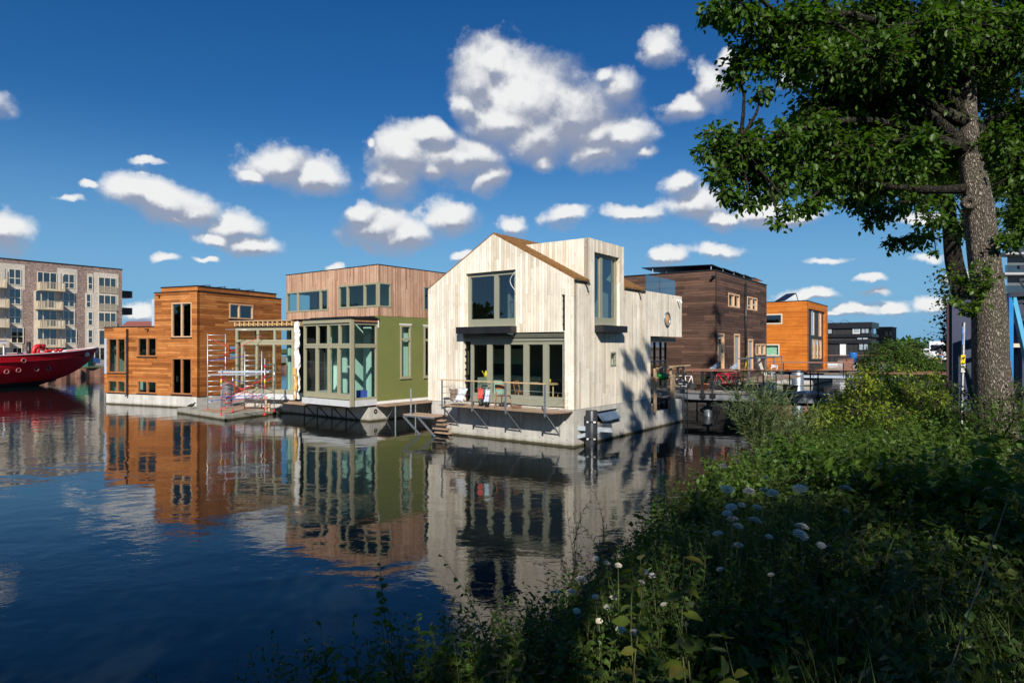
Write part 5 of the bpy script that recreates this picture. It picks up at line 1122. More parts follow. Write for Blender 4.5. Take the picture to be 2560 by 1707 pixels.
# brown house entrance platform with galvanised railing, doors ramps
EP = thing('entrance_platform', 'raised entrance platform with grey steel railing beside the dark timber houseboat', 'platform', tuple(LS.P(2.5, 1.7, .5)))
mb = MB(); fbox(mb, LS, 1.2, lv + 1.5, 1.45, 1.56, .02, 1.9); mb.build('deck', DECKW, EP)
mb = MB(); oo = 1.88
for x in (1848, 1873, 1894, 1914, 1934, 1954):
    F_ = LS.sh(oo); s = F_.s(x)
    if -1 < s < lv + 2.2: fbox(mb, F_, s - .05, s + .05, 1.3, 2.95, -.03, .03)
F_ = LS.sh(oo); fbox(mb, F_, F_.s(1848), F_.s(1954), 2.87, 2.95, -.03, .03); mb.build('steel_railing', GALV, EP)
mb = MB(); mb.bar(at(1776, 925, Y=34.2), at(1796, 910, Y=34.6), .08, .2); mb.bar(at(1825, 924, Y=35.5), at(1845, 911, Y=36), .08, .2); mb.build('sloped_handrail', GREYP, EP)
chair('white_garden_chair', 'white slatted garden chair behind the grey steel railing', at(1928, 950, Y=36.0), rad(-60), WHITE)
mb = MB(); a = at(1892, 892, Y=36.3); b = at(1910, 938, Y=36); mb.bar(a, b, .05, .09); mb.bar(a + V(.12, 0, 0), b + V(.05, 0, 0), .03, .06); mb.build('leaning_plank', CREAM, None, 'pale plank leaning on the dark timber wall beside the small window', 'plank')
mb = MB(); mb.bar(at(1867, 890, Y=36.0), at(1862, 938, Y=35.7), .06, .06); mb.build('yellow_broom', YEL, None, 'yellow handled broom leaning by the dark timber houseboat door', 'broom')
p = at(1994, 958, z=0); p = V((1994 - CX) / FP * 48, 48, 0); pile('mooring_pile', 'grey steel mooring pile in front of the orange houseboat', p, .42, EYE - (925 - HY) * 48 / FP, GALV)
# second jetty farther back
J2 = thing('far_jetty', 'farther jetty with brown handrail behind the first one', 'jetty', (14, 46, 1.2)); mb = MB(); mb.box((13, 52, 1.15), (16, -5, 0), (.5, 1.6, 0), (0, 0, .14)); mb.build('deck', GREYP, J2)
mb = MB(); mb.bar((13, 52, 2.3), (29, 47, 2.3), .1, .06); mb.bar((13.5, 53.6, 2.3), (29.5, 48.6, 2.3), .1, .06); mb.build('handrail', RAIL, J2)
for k in range(9): mb = MB(); q = V(13 + k * 2, 52 - k * .625, 1.2); mb.bar(q, q + V(0, 0, 1.1), .05); mb.build('railing_post', BLKM, J2)
J3 = thing('farthest_jetty', 'most distant jetty with planters before the black houseboat', 'jetty', (40, 80, 1.2)); mb = MB(); mb.box((36, 86, 1.1), (26, -6, 0), (.5, 2, 0), (0, 0, .2)); mb.build('deck', SILL, J3)
mb = MB(); mb.bar((36, 86, 2.4), (62, 80, 2.4), .14, .08); mb.build('handrail', RAIL, J3)
for k in range(10): mb = MB(); q = V(36 + k * 2.8, 86 - k * .65, 1.2); mb.bar(q, q + V(0, 0, 1.2), .07); mb.build('railing_post', BLKM, J3)
mb = MB(); c = at(2132, 888, Y=84); mb.lathe(c + V(0, 0, -1.2), [(0, 0), (.45, 0), (.5, 1.5), (.5, 1.55), (0, 1.5)], 16); mb.build('blue_barrel', m_plain('blue_barrel_plastic', (.02, .16, .50), .4), None, 'blue barrel standing before the black houseboat', 'barrel')
# ================================================================== CONTAINER, STEEL FRAME, SIGN, TOWER, VEHICLES, PERSON
GZ = 1.8
cA = V((2380 - CX) / FP * 14.6, 14.6, GZ); cd = V(.83, -.56, 0).normalized(); cn = V(cd.y, -cd.x, 0)
NAVY = m_plain('dark_blue_container_paint', (.055, .065, .115), .5, var=.15, scale=1.5)
T = thing('shipping_container', 'dark blue corrugated shipping container behind the big tree trunk', 'container', tuple(cA))
CFr = Fr((cA.x, cA.y), (cd.x, cd.y), (cn.x, cn.y)); ch = EYE + (HY - 750) * 14.6 / FP - GZ; CL_ = 6.0
mb = MB(); row0, row1 = [], []
n = 22
for k in range(n * 4 + 1):
    s = .16 + (CL_ - .3) * k / (n * 4); o = (0, 0, -.07, -.07)[k % 4]; s += (0, .035, -.02, .035)[k % 4] * 0
    row0.append(CFr.P(s, GZ + .15, o)); row1.append(CFr.P(s, GZ + ch - .1, o))
mb.grid([row0, row1], 0, False); mb.build('corrugated_side', NAVY, T)
mb = MB(); fbox(mb, CFr, 0, .16, GZ, GZ + ch, -.16, .02); fbox(mb, CFr, CL_ - .16, CL_, GZ, GZ + ch, -.16, .02); fbox(mb, CFr, .16, CL_ - .16, GZ + ch - .12, GZ + ch - .01, -.1, .02); fbox(mb, CFr, .16, CL_ - .16, GZ, GZ + .16, -.1, .02); fbox(mb, CFr, -.06, .0, GZ, GZ + ch - .08, -2.4, -.06); fbox(mb, CFr, .1, CL_ - .1, GZ + ch - .06, GZ + ch - .03, -2.4, -.1); fbox(mb, CFr, .1, CL_ - .1, GZ + .1, GZ + ch - .1, -2.4, -2.35); mb.build('frame', NAVY, T, bevel=.008)
mb = MB(); fbox(mb, CFr, -.01, .17, GZ + ch - .115, GZ + ch + .005, -.17, .03); mb.build('corner_casting', NAVY, T)
mb = MB(); mb.lathe(CFr.P(.08, GZ + ch - .055, .031), [(.035, 0), (0, .001)], 14, ax=(cn.x, cn.y, 0)); mb.build('casting_hole', RUBBER, T)
mb = MB(); fbox(mb, CFr, -.1, -.065, GZ, GZ + ch - .1, -2.3, -.02); mb.build('rusty_door_edge', m_plain('dark_rusty_brown', (.06, .025, .025), .7), T)
# blue steel frame
BLU = m_plain('bright_blue_steel', (.02, .20, .50), .4)
U = thing('blue_steel_frame', 'bright blue steel trestle frame right of the big tree', 'steel frame', (10.2, 13.2, GZ))
def bp_(px, py, Y=13.0): return at(px, py, Y=Y)
mb = MB(); mb.bar(V(bp_(2524, 900).x, 13, GZ), bp_(2524, 735), .09, .09); mb.build('upright', BLU, U)
mb = MB(); mb.bar(bp_(2530, 738), bp_(2575, 930), .09, .09); mb.build('diagonal_brace', m_plain('pale_blue_steel', (.10, .38, .60), .4), U)
DKM = m_plain('dark_grey_steel', (.03, .035, .05), .5)
mb = MB(); mb.bar(bp_(2519, 738), bp_(2640, 728), .12, .09); mb.bar(bp_(2535, 749, 13.1), bp_(2660, 745, 13.1), .1, .14); mb.bar(bp_(2538, 792, 13.1), bp_(2660, 790, 13.1), .08, .06); mb.build('crossbeam', DKM, U)
mb = MB(); mb.bar(V(bp_(2640, 900).x, 13, GZ), bp_(2640, 728), .09, .09); mb.build('upright', BLU, U)
t = thing('cream_shelf_stack', 'cream boards stacked on the blue steel frame', 'boards', tuple(bp_(2530, 860, 13.6))); mb = MB(); mb.box(bp_(2529, 868, 13.8), (.95, 0, 0), (0, .5, 0), (0, 0, .05)); mb.box(bp_(2530, 862, 13.8), (.85, 0, 0), (0, .5, 0), (0, 0, .03)); mb.build('boards', CREAM, t)
# sign post
sp0 = V((2402 - CX) / FP * 12.6, 12.6, GZ); t = thing('sign_post', 'pale leaning post with a yellow sign and a white arrow sign before the container', 'sign post', tuple(sp0))
top = at(2409, 806, Y=12.6); mb = MB(); mb.bar(sp0, top, .05, .03); mb.build('post', m_plain('peeling_pale_post', (.50, .48, .44), .8, var=.4, scale=14), t)
def signp(x0, x1, y0, y1, Y=12.55): a = at(x0, y1, Y=Y); b = at(x1, y0, Y=Y); return a, b
a, b = signp(2401.5, 2412.5, 887, 911); mb = MB(); mb.box(a, V(b.x - a.x, 0, 0), V(0, .01, 0), V(.01, 0, b.z - a.z)); ys = mb.build('yellow_sign', YEL, t)
mb = MB(); w_ = b.x - a.x
mb.box(a + V(.02, -.006, .11), (.045, 0, 0), (0, .004, 0), (0, 0, .03)); mb.box(a + V(.015, -.006, .08), (.01, 0, 0), (0, .004, 0), (0, 0, .03)); mb.box(a + V(.052, -.006, .08), (.01, 0, 0), (0, .004, 0), (0, 0, .03)); mb.box(a + V(.06, -.006, .12), (.02, 0, 0), (0, .004, 0), (0, 0, .035)); mb.build('dark_pictogram', RUBBER, ys)
a, b = signp(2402.5, 2412.5, 908, 930); mb = MB(); mb.box(a, V(b.x - a.x, 0, 0), V(0, .01, 0), V(.01, 0, b.z - a.z)); ws = mb.build('white_sign', WHITE, t)
mb = MB(); mb.box(a + V(.015, -.006, .085), (.05, 0, 0), (0, .004, 0), (0, 0, .016)); mb.face([a + V(.03, -.006, .07), a + V(.048, -.006, .07), a + V(.039, -.006, .03)]); mb.box(a + V(.034, -.006, .05), (.01, 0, 0), (0, .004, 0), (0, 0, .04)); mb.build('black_arrow', RUBBER, ws)
a, b = signp(2406, 2410, 816, 862, 12.57); mb = MB(); mb.box(a, V(b.x - a.x, 0, 0), V(0, .01, 0), V(.0, 0, b.z - a.z)); mb.build('blue_streaked_strip', m_plain('blue_streaks', (.10, .22, .50), .6, var=.8, scale=9), t)
# apartment tower far right
TWR = thing('apartment_tower', 'grey high-rise tower with glazed balconies behind the trees at the right edge', 'building', (75, 96, GZ))
mb = MB(); tx0 = (2512 - CX) / FP * 90; tz = lambda py: EYE + (HY - py) * 90 / FP
mb.face([(tx0+1.5,91.5,GZ),(tx0+22,91.5,GZ),(tx0+22,91.5,36),(tx0+1.5,91.5,36)]); mb.face([(tx0+17,110,GZ),(tx0+1.5,91.5,GZ),(tx0+1.5,91.5,36),(tx0+17,110,36)]); mb.face([(tx0+22,91.5,GZ),(tx0+30,110,GZ),(tx0+30,110,36),(tx0+22,91.5,36)]); mb.face([(tx0+1.5,91.5,36),(tx0+22,91.5,36),(tx0+30,110,36),(tx0+17,110,36)]); mb.build('core', m_plain('tower_dark_wall', (.10, .11, .12), .6), TWR)
SLABM = m_plain('tower_slab_concrete', (.35, .35, .35), .7); TG_ = m_glass('tower_glass', (.45, .52, .52), 2.2)
for k in range(11):
    z = tz(720) - 10.5 + k * 2.87 + .9
    if z < 3: continue
    mb = MB(); mb.cube(tx0, tx0 + 22, 90, 93, z, z + .3); sb = mb.build('balcony', SLABM, TWR)
    mb = MB(); mb.cube(tx0 + .1, tx0 + 21.9, 90.05, 90.1, z + .35, z + 1.35); mb.build('glass_rail', TG_, sb)
    mb = MB(); mb.cube(tx0 + 4, tx0 + 7.5, 91.4, 91.46, z + .4, z + 2.6); mb.cube(tx0 + 9, tx0 + 14, 91.4, 91.46, z + .4, z + 2.6); mb.build('window', GLASSB, TWR)
# steel gantry upper right edge
t = thing('lattice_gantry', 'dark steel lattice gantry at the right edge in front of the tower', 'gantry', (25, 30, GZ)); mb = MB()
for y0, y1 in ((628, 650), (700, 716)):
    a = at(2546, y0, Y=30); b = a + V(3.5, 0, .35); c2 = at(2546, y0 + 40, Y=30); d2 = c2 + V(3.5, 0, .35); mb.bar(a, b, .12); mb.bar(c2, d2, .16)
    for k in range(6): mb.bar(a + (b - a) * k / 6, c2 + (d2 - c2) * (k + (.5 if k % 2 else 1)) / 6, .06)
mb.bar(V(at(2552, 700, Y=30).x + .3, 30, GZ), at(2552, 600, Y=30) + V(.3, 0, 0), .14); mb.build('lattice', DKM, t)
# vehicles and person on the bank road
RZ = 1.67
car('white_van', 'white delivery van parked on the gravel behind the walking man', (V((2376 - CX) / FP * 76, 78, RZ)), rad(55), (.75, .76, .78), 5.6, 2.5, van=True)
car('white_car', 'small white car parked farther away, left of the white van', (V((2337 - CX) / FP * 104, 106, RZ)), rad(56), (.7, .7, .72), 4.3, 1.55)
car('white_truck', 'large white box truck standing farthest behind the van', (V((2366 - CX) / FP * 130, 130, RZ)), rad(55), (.7, .72, .74), 7.5, 3.6, van=True)
def person(label, loc, rz):
    t = thing('person', label, 'person', (0, 0, 0))
    J_ = {'pel': (0, 0, .95), 'ch': (0, -.01, 1.25), 'sh': (0, 0, 1.42), 'nk': (0, 0, 1.52), 'hd': (0, -.02, 1.64), 'hd2': (0, -.02, 1.74)}
    def skin(name, chain, mat, par=t, sub=2):
        vs, es, rs = [], [], []
        idx = {}
        for a in chain:
            prev = None
            for (k, p_, r_) in a:
                if k not in idx: idx[k] = len(vs); vs.append(p_); rs.append(r_)
                if prev is not None: es.append((prev, idx[k]))
                prev = idx[k]
        me = bpy.data.meshes.new(name); me.from_pydata(vs, es, []); o = link_obj(name, me, par)
        md = o.modifiers.new('skin', 'SKIN'); me.skin_vertices.new() if not me.skin_vertices else None
        for i, r_ in enumerate(rs): me.skin_vertices[0].data[i].radius = (r_[0], r_[1]) if isinstance(r_, tuple) else (r_, r_)
        me.skin_vertices[0].data[0].use_root = True
        md2 = o.modifiers.new('sub', 'SUBSURF'); md2.levels = sub; md2.render_levels = sub; me.materials.append(mat); return o
    SK = m_plain('skin', (.50, .27, .18), .5)
    body = [[('pel', (0, 0, .93), (.15, .11)), ('wa', (0, 0, 1.08), (.14, .1)), ('ch', (0, 0, 1.28), (.16, .11)), ('nb', (0, 0, 1.42), (.1, .08)), ('nk', (0, -.005, 1.5), .05), ('hd', (0, -.015, 1.6), (.075, .09)), ('tp', (0, -.015, 1.7), (.06, .07))]]
    for s_ in (1, -1):
        kf = -.14 * s_; 
        body.append([('pel', 0, 0), ('hip%d' % s_, (.09 * s_, 0, .88), .085), ('kn%d' % s_, (.1 * s_, kf, .5), .055), ('an%d' % s_, (.1 * s_, kf * .8 + .06, .09), .038), ('to%d' % s_, (.11 * s_, kf * .8 - .1, .045), .035)])
        body.append([('nb', 0, 0), ('s%d' % s_, (.19 * s_, 0, 1.4), .055), ('e%d' % s_, (.26 * s_, .03, 1.13), .042), ('w%d' % s_, (.27 * s_, -.1, .92), .03), ('h%d' % s_, (.27 * s_, -.13, .85), .035), ('f%d' % s_, (.265 * s_, -.15, .78), .018)])
    skin('body', body, SK)
    vest = [[('a', (0, 0, .93), (.16, .125)), ('b', (0, 0, 1.1), (.155, .12)), ('c', (0, 0, 1.3), (.175, .13)), ('d', (0, 0, 1.44), (.1, .09))]]
    for s_ in (1, -1): vest.append([('d', 0, 0), ('k%d' % s_, (.18 * s_, 0, 1.4), .07)])
    skin('dark_vest', vest, m_plain('dark_vest_cloth', (.06, .055, .06), .9))
    for s_ in (1, -1):
        skin('grey_sleeve', [[('a', (.2 * s_, 0, 1.38), .06), ('b', (.26 * s_, .03, 1.13), .052)]], m_plain('grey_sleeve_cloth', (.35, .36, .40), .9) if s_ == 1 else bpy.data.materials['grey_sleeve_cloth'])
    sh = [[('p', (0, 0, .93), (.16, .125))]]
    for s_ in (1, -1): sh.append([('p', 0, 0), ('h%d' % s_, (.09 * s_, 0, .86), .11), ('k%d' % s_, (.1 * s_, -.14 * s_, .5), .08)])
    skin('blue_shorts', sh, m_plain('blue_shorts_cloth', (.07, .13, .28), .9))
    mb = MB(); mb.lathe((0, 0, 1.645), [(.088, -.02), (.098, .02), (.085, .07), (.05, .1), (0, .11)], 12); mb.build('brown_hair', m_plain('brown_hair_colour', (.10, .05, .03), .9), t)
    t.location = loc; t.rotation_euler = (0, 0, rz); return t
person('man in a dark vest and blue shorts walking on the gravel before the white van', V((2350 - CX) / FP * 69, 69, RZ), rad(-30))
# coot on the pontoon
c = at(478, 1021, z=.27); t = thing('water_bird', 'small black water bird standing on the left end of the pontoon', 'bird', tuple(c)); mb = MB()
mb.tube([c + V(-.22, 0, .12), c + V(-.12, 0, .15), c + V(0, 0, .17), c + V(.1, 0, .19), c + V(.15, 0, .26), c + V(.19, 0, .3), c + V(.25, 0, .29)], [.015, .06, .09, .07, .035, .04, .008], 10); mb.build('body', RUBBER, t)
mb = MB(); mb.tube([c + V(.02, .03, .1), c + V(.03, .03, 0)], .01, 5); mb.tube([c + V(-.02, -.03, .1), c + V(-.02, -.03, 0)], .01, 5); mb.build('legs', m_plain('bird_legs', (.25, .25, .15), .6), t)
# ================================================================== TERRAIN
RNG = np.random.RandomState(11)
BANK = np.array([(-12, -3), (-5, 2.2), (-3.4, 3.6), (-1.9, 4.7), (-.6, 5.6), (.25, 6.5), (1.0, 8.0), (1.9, 10.0), (3.0, 12), (4.6, 14.3), (6.8, 17.5), (10, 22.5), (14.5, 28.5), (20, 37), (30, 52), (44, 75), (72, 122), (140, 240), (420, 740), (1700, 3000)], float)
def resample(P, n):
    d = np.r_[0, np.cumsum(np.hypot(*np.diff(P, axis=0).T))]; t = np.r_[np.linspace(0, 60, int(n * .8)), np.linspace(60, d[-1], int(n * .2) + 1)[1:]] if d[-1] > 60 else np.linspace(0, d[-1], n)
    return np.c_[np.interp(t, d, P[:, 0]), np.interp(t, d, P[:, 1])]
def bank_d(x, y):
    """signed distance to the water's edge, positive on land"""
    x = np.atleast_1d(x).astype(float); y = np.atleast_1d(y).astype(float); best = np.full(x.shape, 1e9); sg = np.zeros(x.shape)
    for a, b in zip(BANK[:-1], BANK[1:]):
        e = b - a; L2 = (e ** 2).sum(); t = np.clip(((x - a[0]) * e[0] + (y - a[1]) * e[1]) / L2, 0, 1)
        dx = x - a[0] - t * e[0]; dy = y - a[1] - t * e[1]; d = np.hypot(dx, dy); s = np.sign(e[1] * dx - e[0] * dy)
        m = d < best; best = np.where(m, d, best); sg = np.where(m, s, sg)
    return best * sg
def gz_of(d):
    return np.interp(d, [-3, -.6, 0, .5, 1.2, 2.2, 3.5, 6, 30, 3000], [-1.2, -.5, .02, .5, .95, 1.28, 1.5, 1.75, 1.67, 1.6])
def gz(x, y):
    d = bank_d(x, y); x = np.atleast_1d(x); y = np.atleast_1d(y)
    return gz_of(d) + np.where(d > .3, .06, 0) * np.sin(x * 1.9 + np.sin(y * 1.3) * 2) * np.sin(y * 1.7 + .6)
B2 = resample(BANK, 220); tg = np.gradient(B2, axis=0); tg /= np.hypot(*tg.T)[:, None]; nr_ = np.c_[tg[:, 1], -tg[:, 0]]
OFF = [-3, -.6, -.2, 0, .25, .5, .85, 1.2, 1.7, 2.2, 2.8, 3.5, 4.5, 6, 9, 14, 25, 60, 200, 900, 2500]
mb = MB(); PP = []
for i in range(len(B2)):
    row = []
    for o in OFF:
        x, y = B2[i] + nr_[i] * o; z = float(gz_of(o)) + (.05 * math.sin(x * 1.9) * math.sin(y * 1.7) if .3 < o < 30 else 0); row.append(V(x, y, z))
    PP.append(row[::-1])
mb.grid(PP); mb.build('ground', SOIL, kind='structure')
mb = MB(); PP = []
for t_, (x, y) in enumerate([(16, 24), (22, 34), (32, 50), (46, 72), (74, 118), (140, 225), (400, 660)]):
    PP.append([V(x + 60 * (1 + t_ * .3), y - 25, 1.74), V(x + 3, y - 1, 1.74)])
mb.grid(PP, 0, False); mb.build('gravel_road', PAVE, kind='structure')
# ================================================================== LEAF AND STEM BUILDERS
T8v = np.array([(0, 0, 0), (0, .34, -.05), (0, .7, -.06), (0, 1, -.16), (.44, .28, .05), (.40, .62, .03), (-.44, .28, .05), (-.40, .62, .03)], float)
T8f = np.array([(0, 4, 1), (1, 4, 5), (1, 5, 2), (2, 5, 3), (0, 1, 6), (1, 7, 6), (1, 2, 7), (2, 3, 7)])
T2v = np.array([(0, 0, 0), (.5, .45, .06), (0, 1, -.1), (-.5, .45, .06)], float); T2f = np.array([(0, 1, 2), (0, 2, 3)])
def unit(a): return a / np.maximum(np.linalg.norm(a, axis=-1, keepdims=True), 1e-9)
def leaf_geo(P, D, U, L, wr, T='8'):
    tv, tf = (T8v, T8f) if T == '8' else (T2v, T2f)
    D = unit(D); S = unit(np.cross(D, U)); N = np.cross(S, D); L = np.asarray(L)[:, None, None]
    v = P[:, None, :] + L * (tv[None, :, 0:1] * wr * S[:, None] + tv[None, :, 1:2] * D[:, None] + tv[None, :, 2:3] * N[:, None])
    f = tf[None] + (np.arange(len(P)) * len(tv))[:, None, None]
    return v.reshape(-1, 3), f.reshape(-1, 3)
def tube_geo(P, R, sides=3):
    N, K, _ = P.shape; t = np.gradient(P, axis=1); t = unit(t); up = np.cross(t, np.array([.31, .17, .93])); up = unit(up); sd = np.cross(t, up)
    a = np.arange(sides) * 2 * np.pi / sides
    v = P[:, :, None] + R[:, :, None, None] * (np.cos(a)[None, None, :, None] * up[:, :, None] + np.sin(a)[None, None, :, None] * sd[:, :, None])
    base = (np.arange(N) * K * sides)[:, None, None] + (np.arange(K - 1) * sides)[None, :, None] + np.arange(sides)[None, None, :]
    nx = (np.arange(N) * K * sides)[:, None, None] + (np.arange(K - 1) * sides)[None, :, None] + ((np.arange(sides) + 1) % sides)[None, None, :]
    f = np.stack([base, nx, nx + sides, base + sides], -1).reshape(-1, 4); return v.reshape(-1, 3), f
def merge(L_):
    vs, fs, o = [], [], 0
    for v, f in L_: vs.append(v); fs.append(f + o); o += len(v)
    return np.concatenate(vs), np.concatenate(fs)
def stems(base, n, h, spread, lean=(0, 0), K=9, rng=RNG, droop=.25, r0=.006, hv=.25):
    """n curved stems starting round base (n,3 or 3)"""
    base = np.broadcast_to(np.asarray(base, float), (n, 3)); a = rng.uniform(0, 2 * np.pi, n); sp = spread * np.sqrt(rng.uniform(.05, 1, n)); H_ = h * rng.uniform(1 - hv, 1 + hv * .3, n)
    t = np.linspace(0, 1, K)[None]; rx = np.cos(a)[:, None] * sp[:, None] * t ** 1.5 + lean[0] * t ** 1.5; ry = np.sin(a)[:, None] * sp[:, None] * t ** 1.5 + lean[1] * t ** 1.5
    wob = .03 * h * np.sin(t * 5 + a[:, None] * 3)
    z = H_[:, None] * (t - droop * (sp / max(h, .01))[:, None] * t ** 3 * .8)
    P = np.stack([rx + wob * np.sin(a)[:, None], ry - wob * np.cos(a)[:, None], z], -1) + base[:, None]
    R = r0 * (1.15 - t) * np.ones((n, 1)); return P, R
def leaves_on(P, n_per, L, rng=RNG, t0=.15, up=.5, out=.9, droop=.3, alt=True, lv=.3, tipup=0.0):
    """leaves along stem polylines P (N,K,3)"""
    N, K, _ = P.shape; tt = np.tile(np.linspace(t0, 1, n_per), N).reshape(N, n_per) + rng.uniform(-.5, .5, (N, n_per)) * (1 - t0) / n_per; tt = np.clip(tt, 0, .9999)
    x = tt * (K - 1); i = np.floor(x).astype(int); f = (x - i)[..., None]; r = np.arange(N)[:, None]
    pos = P[r, i] * (1 - f) + P[r, i + 1] * f; tan = unit(P[r, i + 1] - P[r, i])
    ang = (np.arange(n_per) * (np.pi if alt else 2.4))[None] + rng.uniform(0, 2 * np.pi, (N, 1)) + rng.normal(0, .5, (N, n_per))
    ref = unit(np.cross(tan, np.array([.2, .1, .97]))); ref2 = np.cross(tan, ref); side = np.cos(ang)[..., None] * ref + np.sin(ang)[..., None] * ref2
    D = tan * up + side * out + rng.normal(0, .25, (N, n_per, 3)); D[..., 2] -= droop
    U = np.array([0, 0, 1.]) + rng.normal(0, .45, (N, n_per, 3)); LL = L * rng.uniform(1 - lv, 1 + lv, (N, n_per)) * (1 - .35 * tt ** 3)
    return pos.reshape(-1, 3), D.reshape(-1, 3), U.reshape(-1, 3), LL.reshape(-1)
M_ELM = m_leaf('elm_leaves', [(.035, .085, .01), (.07, .14, .016), (.12, .19, .025)], .4)
M_CROWN = m_leaf('crown_leaves', [(.028, .075, .009), (.058, .125, .014), (.10, .17, .02)], .44)
M_BRIGHT = m_leaf('bright_leaves', [(.13, .21, .015), (.22, .30, .025), (.36, .38, .04)], .45)
M_SHRUB = m_leaf('shrub_leaves', [(.026, .062, .010), (.055, .108, .015), (.095, .15, .022)], .4)
M_DARK = m_leaf('dark_shrub_leaves', [(.016, .040, .008), (.035, .068, .012), (.055, .09, .016)], .35)
M_MIX = m_leaf('mixed_undergrowth_leaves', [(.022, .052, .009), (.048, .095, .015), (.08, .125, .02), (.10, .095, .02)], .4)
M_WIL = m_leaf('willow_leaves', [(.08, .13, .055), (.13, .19, .085), (.18, .24, .12)], .3)
M_RUST = m_leaf('bronze_green_leaves', [(.06, .10, .013), (.10, .13, .018), (.15, .12, .025)], .45)
M_GRASS = m_leaf('grass_blades', [(.03, .06, .012), (.07, .11, .02), (.13, .13, .05)], .3)
M_STEM = m_plain('green_stem', (.09, .10, .03), .7); M_TWIG = m_plain('brown_twig', (.045, .032, .022), .8)
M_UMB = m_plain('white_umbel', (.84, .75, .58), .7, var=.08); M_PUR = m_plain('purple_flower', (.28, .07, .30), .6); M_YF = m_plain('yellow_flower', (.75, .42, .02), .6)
def plant(name, label, cat, base, n, h, spread, nl, L, wr, mat, group=None, T='8', r0=.006, stem=M_STEM, rng=None, side=0, **kw):
    rng = rng or RNG; t = thing(name, label, cat, tuple(base), group)
    lk = {k: v for k, v in kw.items() if k in ('t0', 'up', 'out', 'alt', 'lv')}; sk = {k: v for k, v in kw.items() if k in ('lean', 'hv')}
    P, R = stems(base, n, h, spread, rng=rng, r0=r0, **sk); sg = [tube_geo(P, R, 4)]; lf = [leaf_geo(*leaves_on(P, nl, L, rng, **lk)[:3], leaves_on(P, 1, L)[3][:0] if False else None, wr)] if False else []
    p_, d_, u_, l_ = leaves_on(P, nl, L, rng, **lk); lf.append(leaf_geo(p_, d_, u_, l_, wr, T))
    if side:
        for k in range(side):
            i = rng.randint(3, P.shape[1] - 1, len(P)); b = P[np.arange(len(P)), i]; Q_, R_ = stems((0, 0, 0), len(P), h * .38, h * .34, rng=rng, K=6, r0=r0 * .6); Q_ = Q_ + b[:, None]; sg.append(tube_geo(Q_, R_, 4))
            p_, d_, u_, l_ = leaves_on(Q_, max(4, nl // 2), L * .9, rng, **lk); lf.append(leaf_geo(p_, d_, u_, l_, wr, T))
    v, f = merge(lf); fast_mesh('foliage', v, f, mat, t); v, f = merge(sg); fast_mesh('stems', v, f, stem, t); return t
# ================================================================== TREES
def clump_geo(cs, dens, L, rng, T='8', Lw=.62, flat=.75, low=0.0):
    """cs: list of (x,y,z,r). twigs radiate from each centre, leaves along them"""
    tw, lf = [], []
    for (x, y, z, r) in cs:
        n = max(6, int(dens * r * r)); a = rng.uniform(0, 2 * np.pi, n); cz = rng.uniform(-1, 1, n); s = np.sqrt(1 - cz ** 2)
        dirv = np.stack([s * np.cos(a), s * np.sin(a), cz * flat], -1); K = 6; t = np.linspace(.12, 1, K)[None, :, None]
        rr_ = r * rng.uniform(.62, 1.12, n)[:, None, None]; P = np.array([x, y, z]) + dirv[:, None] * rr_ * t; P = P + rng.normal(0, .06 * r, (n, 1, 3)) * t * 2; P[..., 2] -= (t[..., 0] ** 2) * r * .22
        tw.append(tube_geo(P, np.maximum(.008 * (1.2 - t[..., 0]), .002) * np.ones((n, 1)) * (.6 + r * .4), 3))
        npl = max(6, int(r * 9 / (L / .1))); p_, d_, u_, l_ = leaves_on(P, npl, L, rng, t0=.3, up=.7, out=.8, droop=.35); p_ = p_ + rng.normal(0, .03 + .04 * r, p_.shape)
        lf.append(leaf_geo(p_, d_, u_, l_, Lw, T))
    return merge(tw), merge(lf)
def limb(a, b, r0, r1, sag=.15, K=8, rng=RNG):
    a, b = np.array(a, float), np.array(b, float); t = np.linspace(0, 1, K)[:, None]; P = a + (b - a) * t; L_ = np.linalg.norm(b - a)
    P[:, 2] += np.sin(t[:, 0] * np.pi) * L_ * sag; P += np.sin(t * np.pi) * rng.normal(0, .05 * L_, 3) + np.sin(t * 2 * np.pi) * rng.normal(0, .03 * L_, 3)
    return [tuple(p) for p in P], [r0 + (r1 - r0) * float(k) ** .7 for k in t[:, 0]]
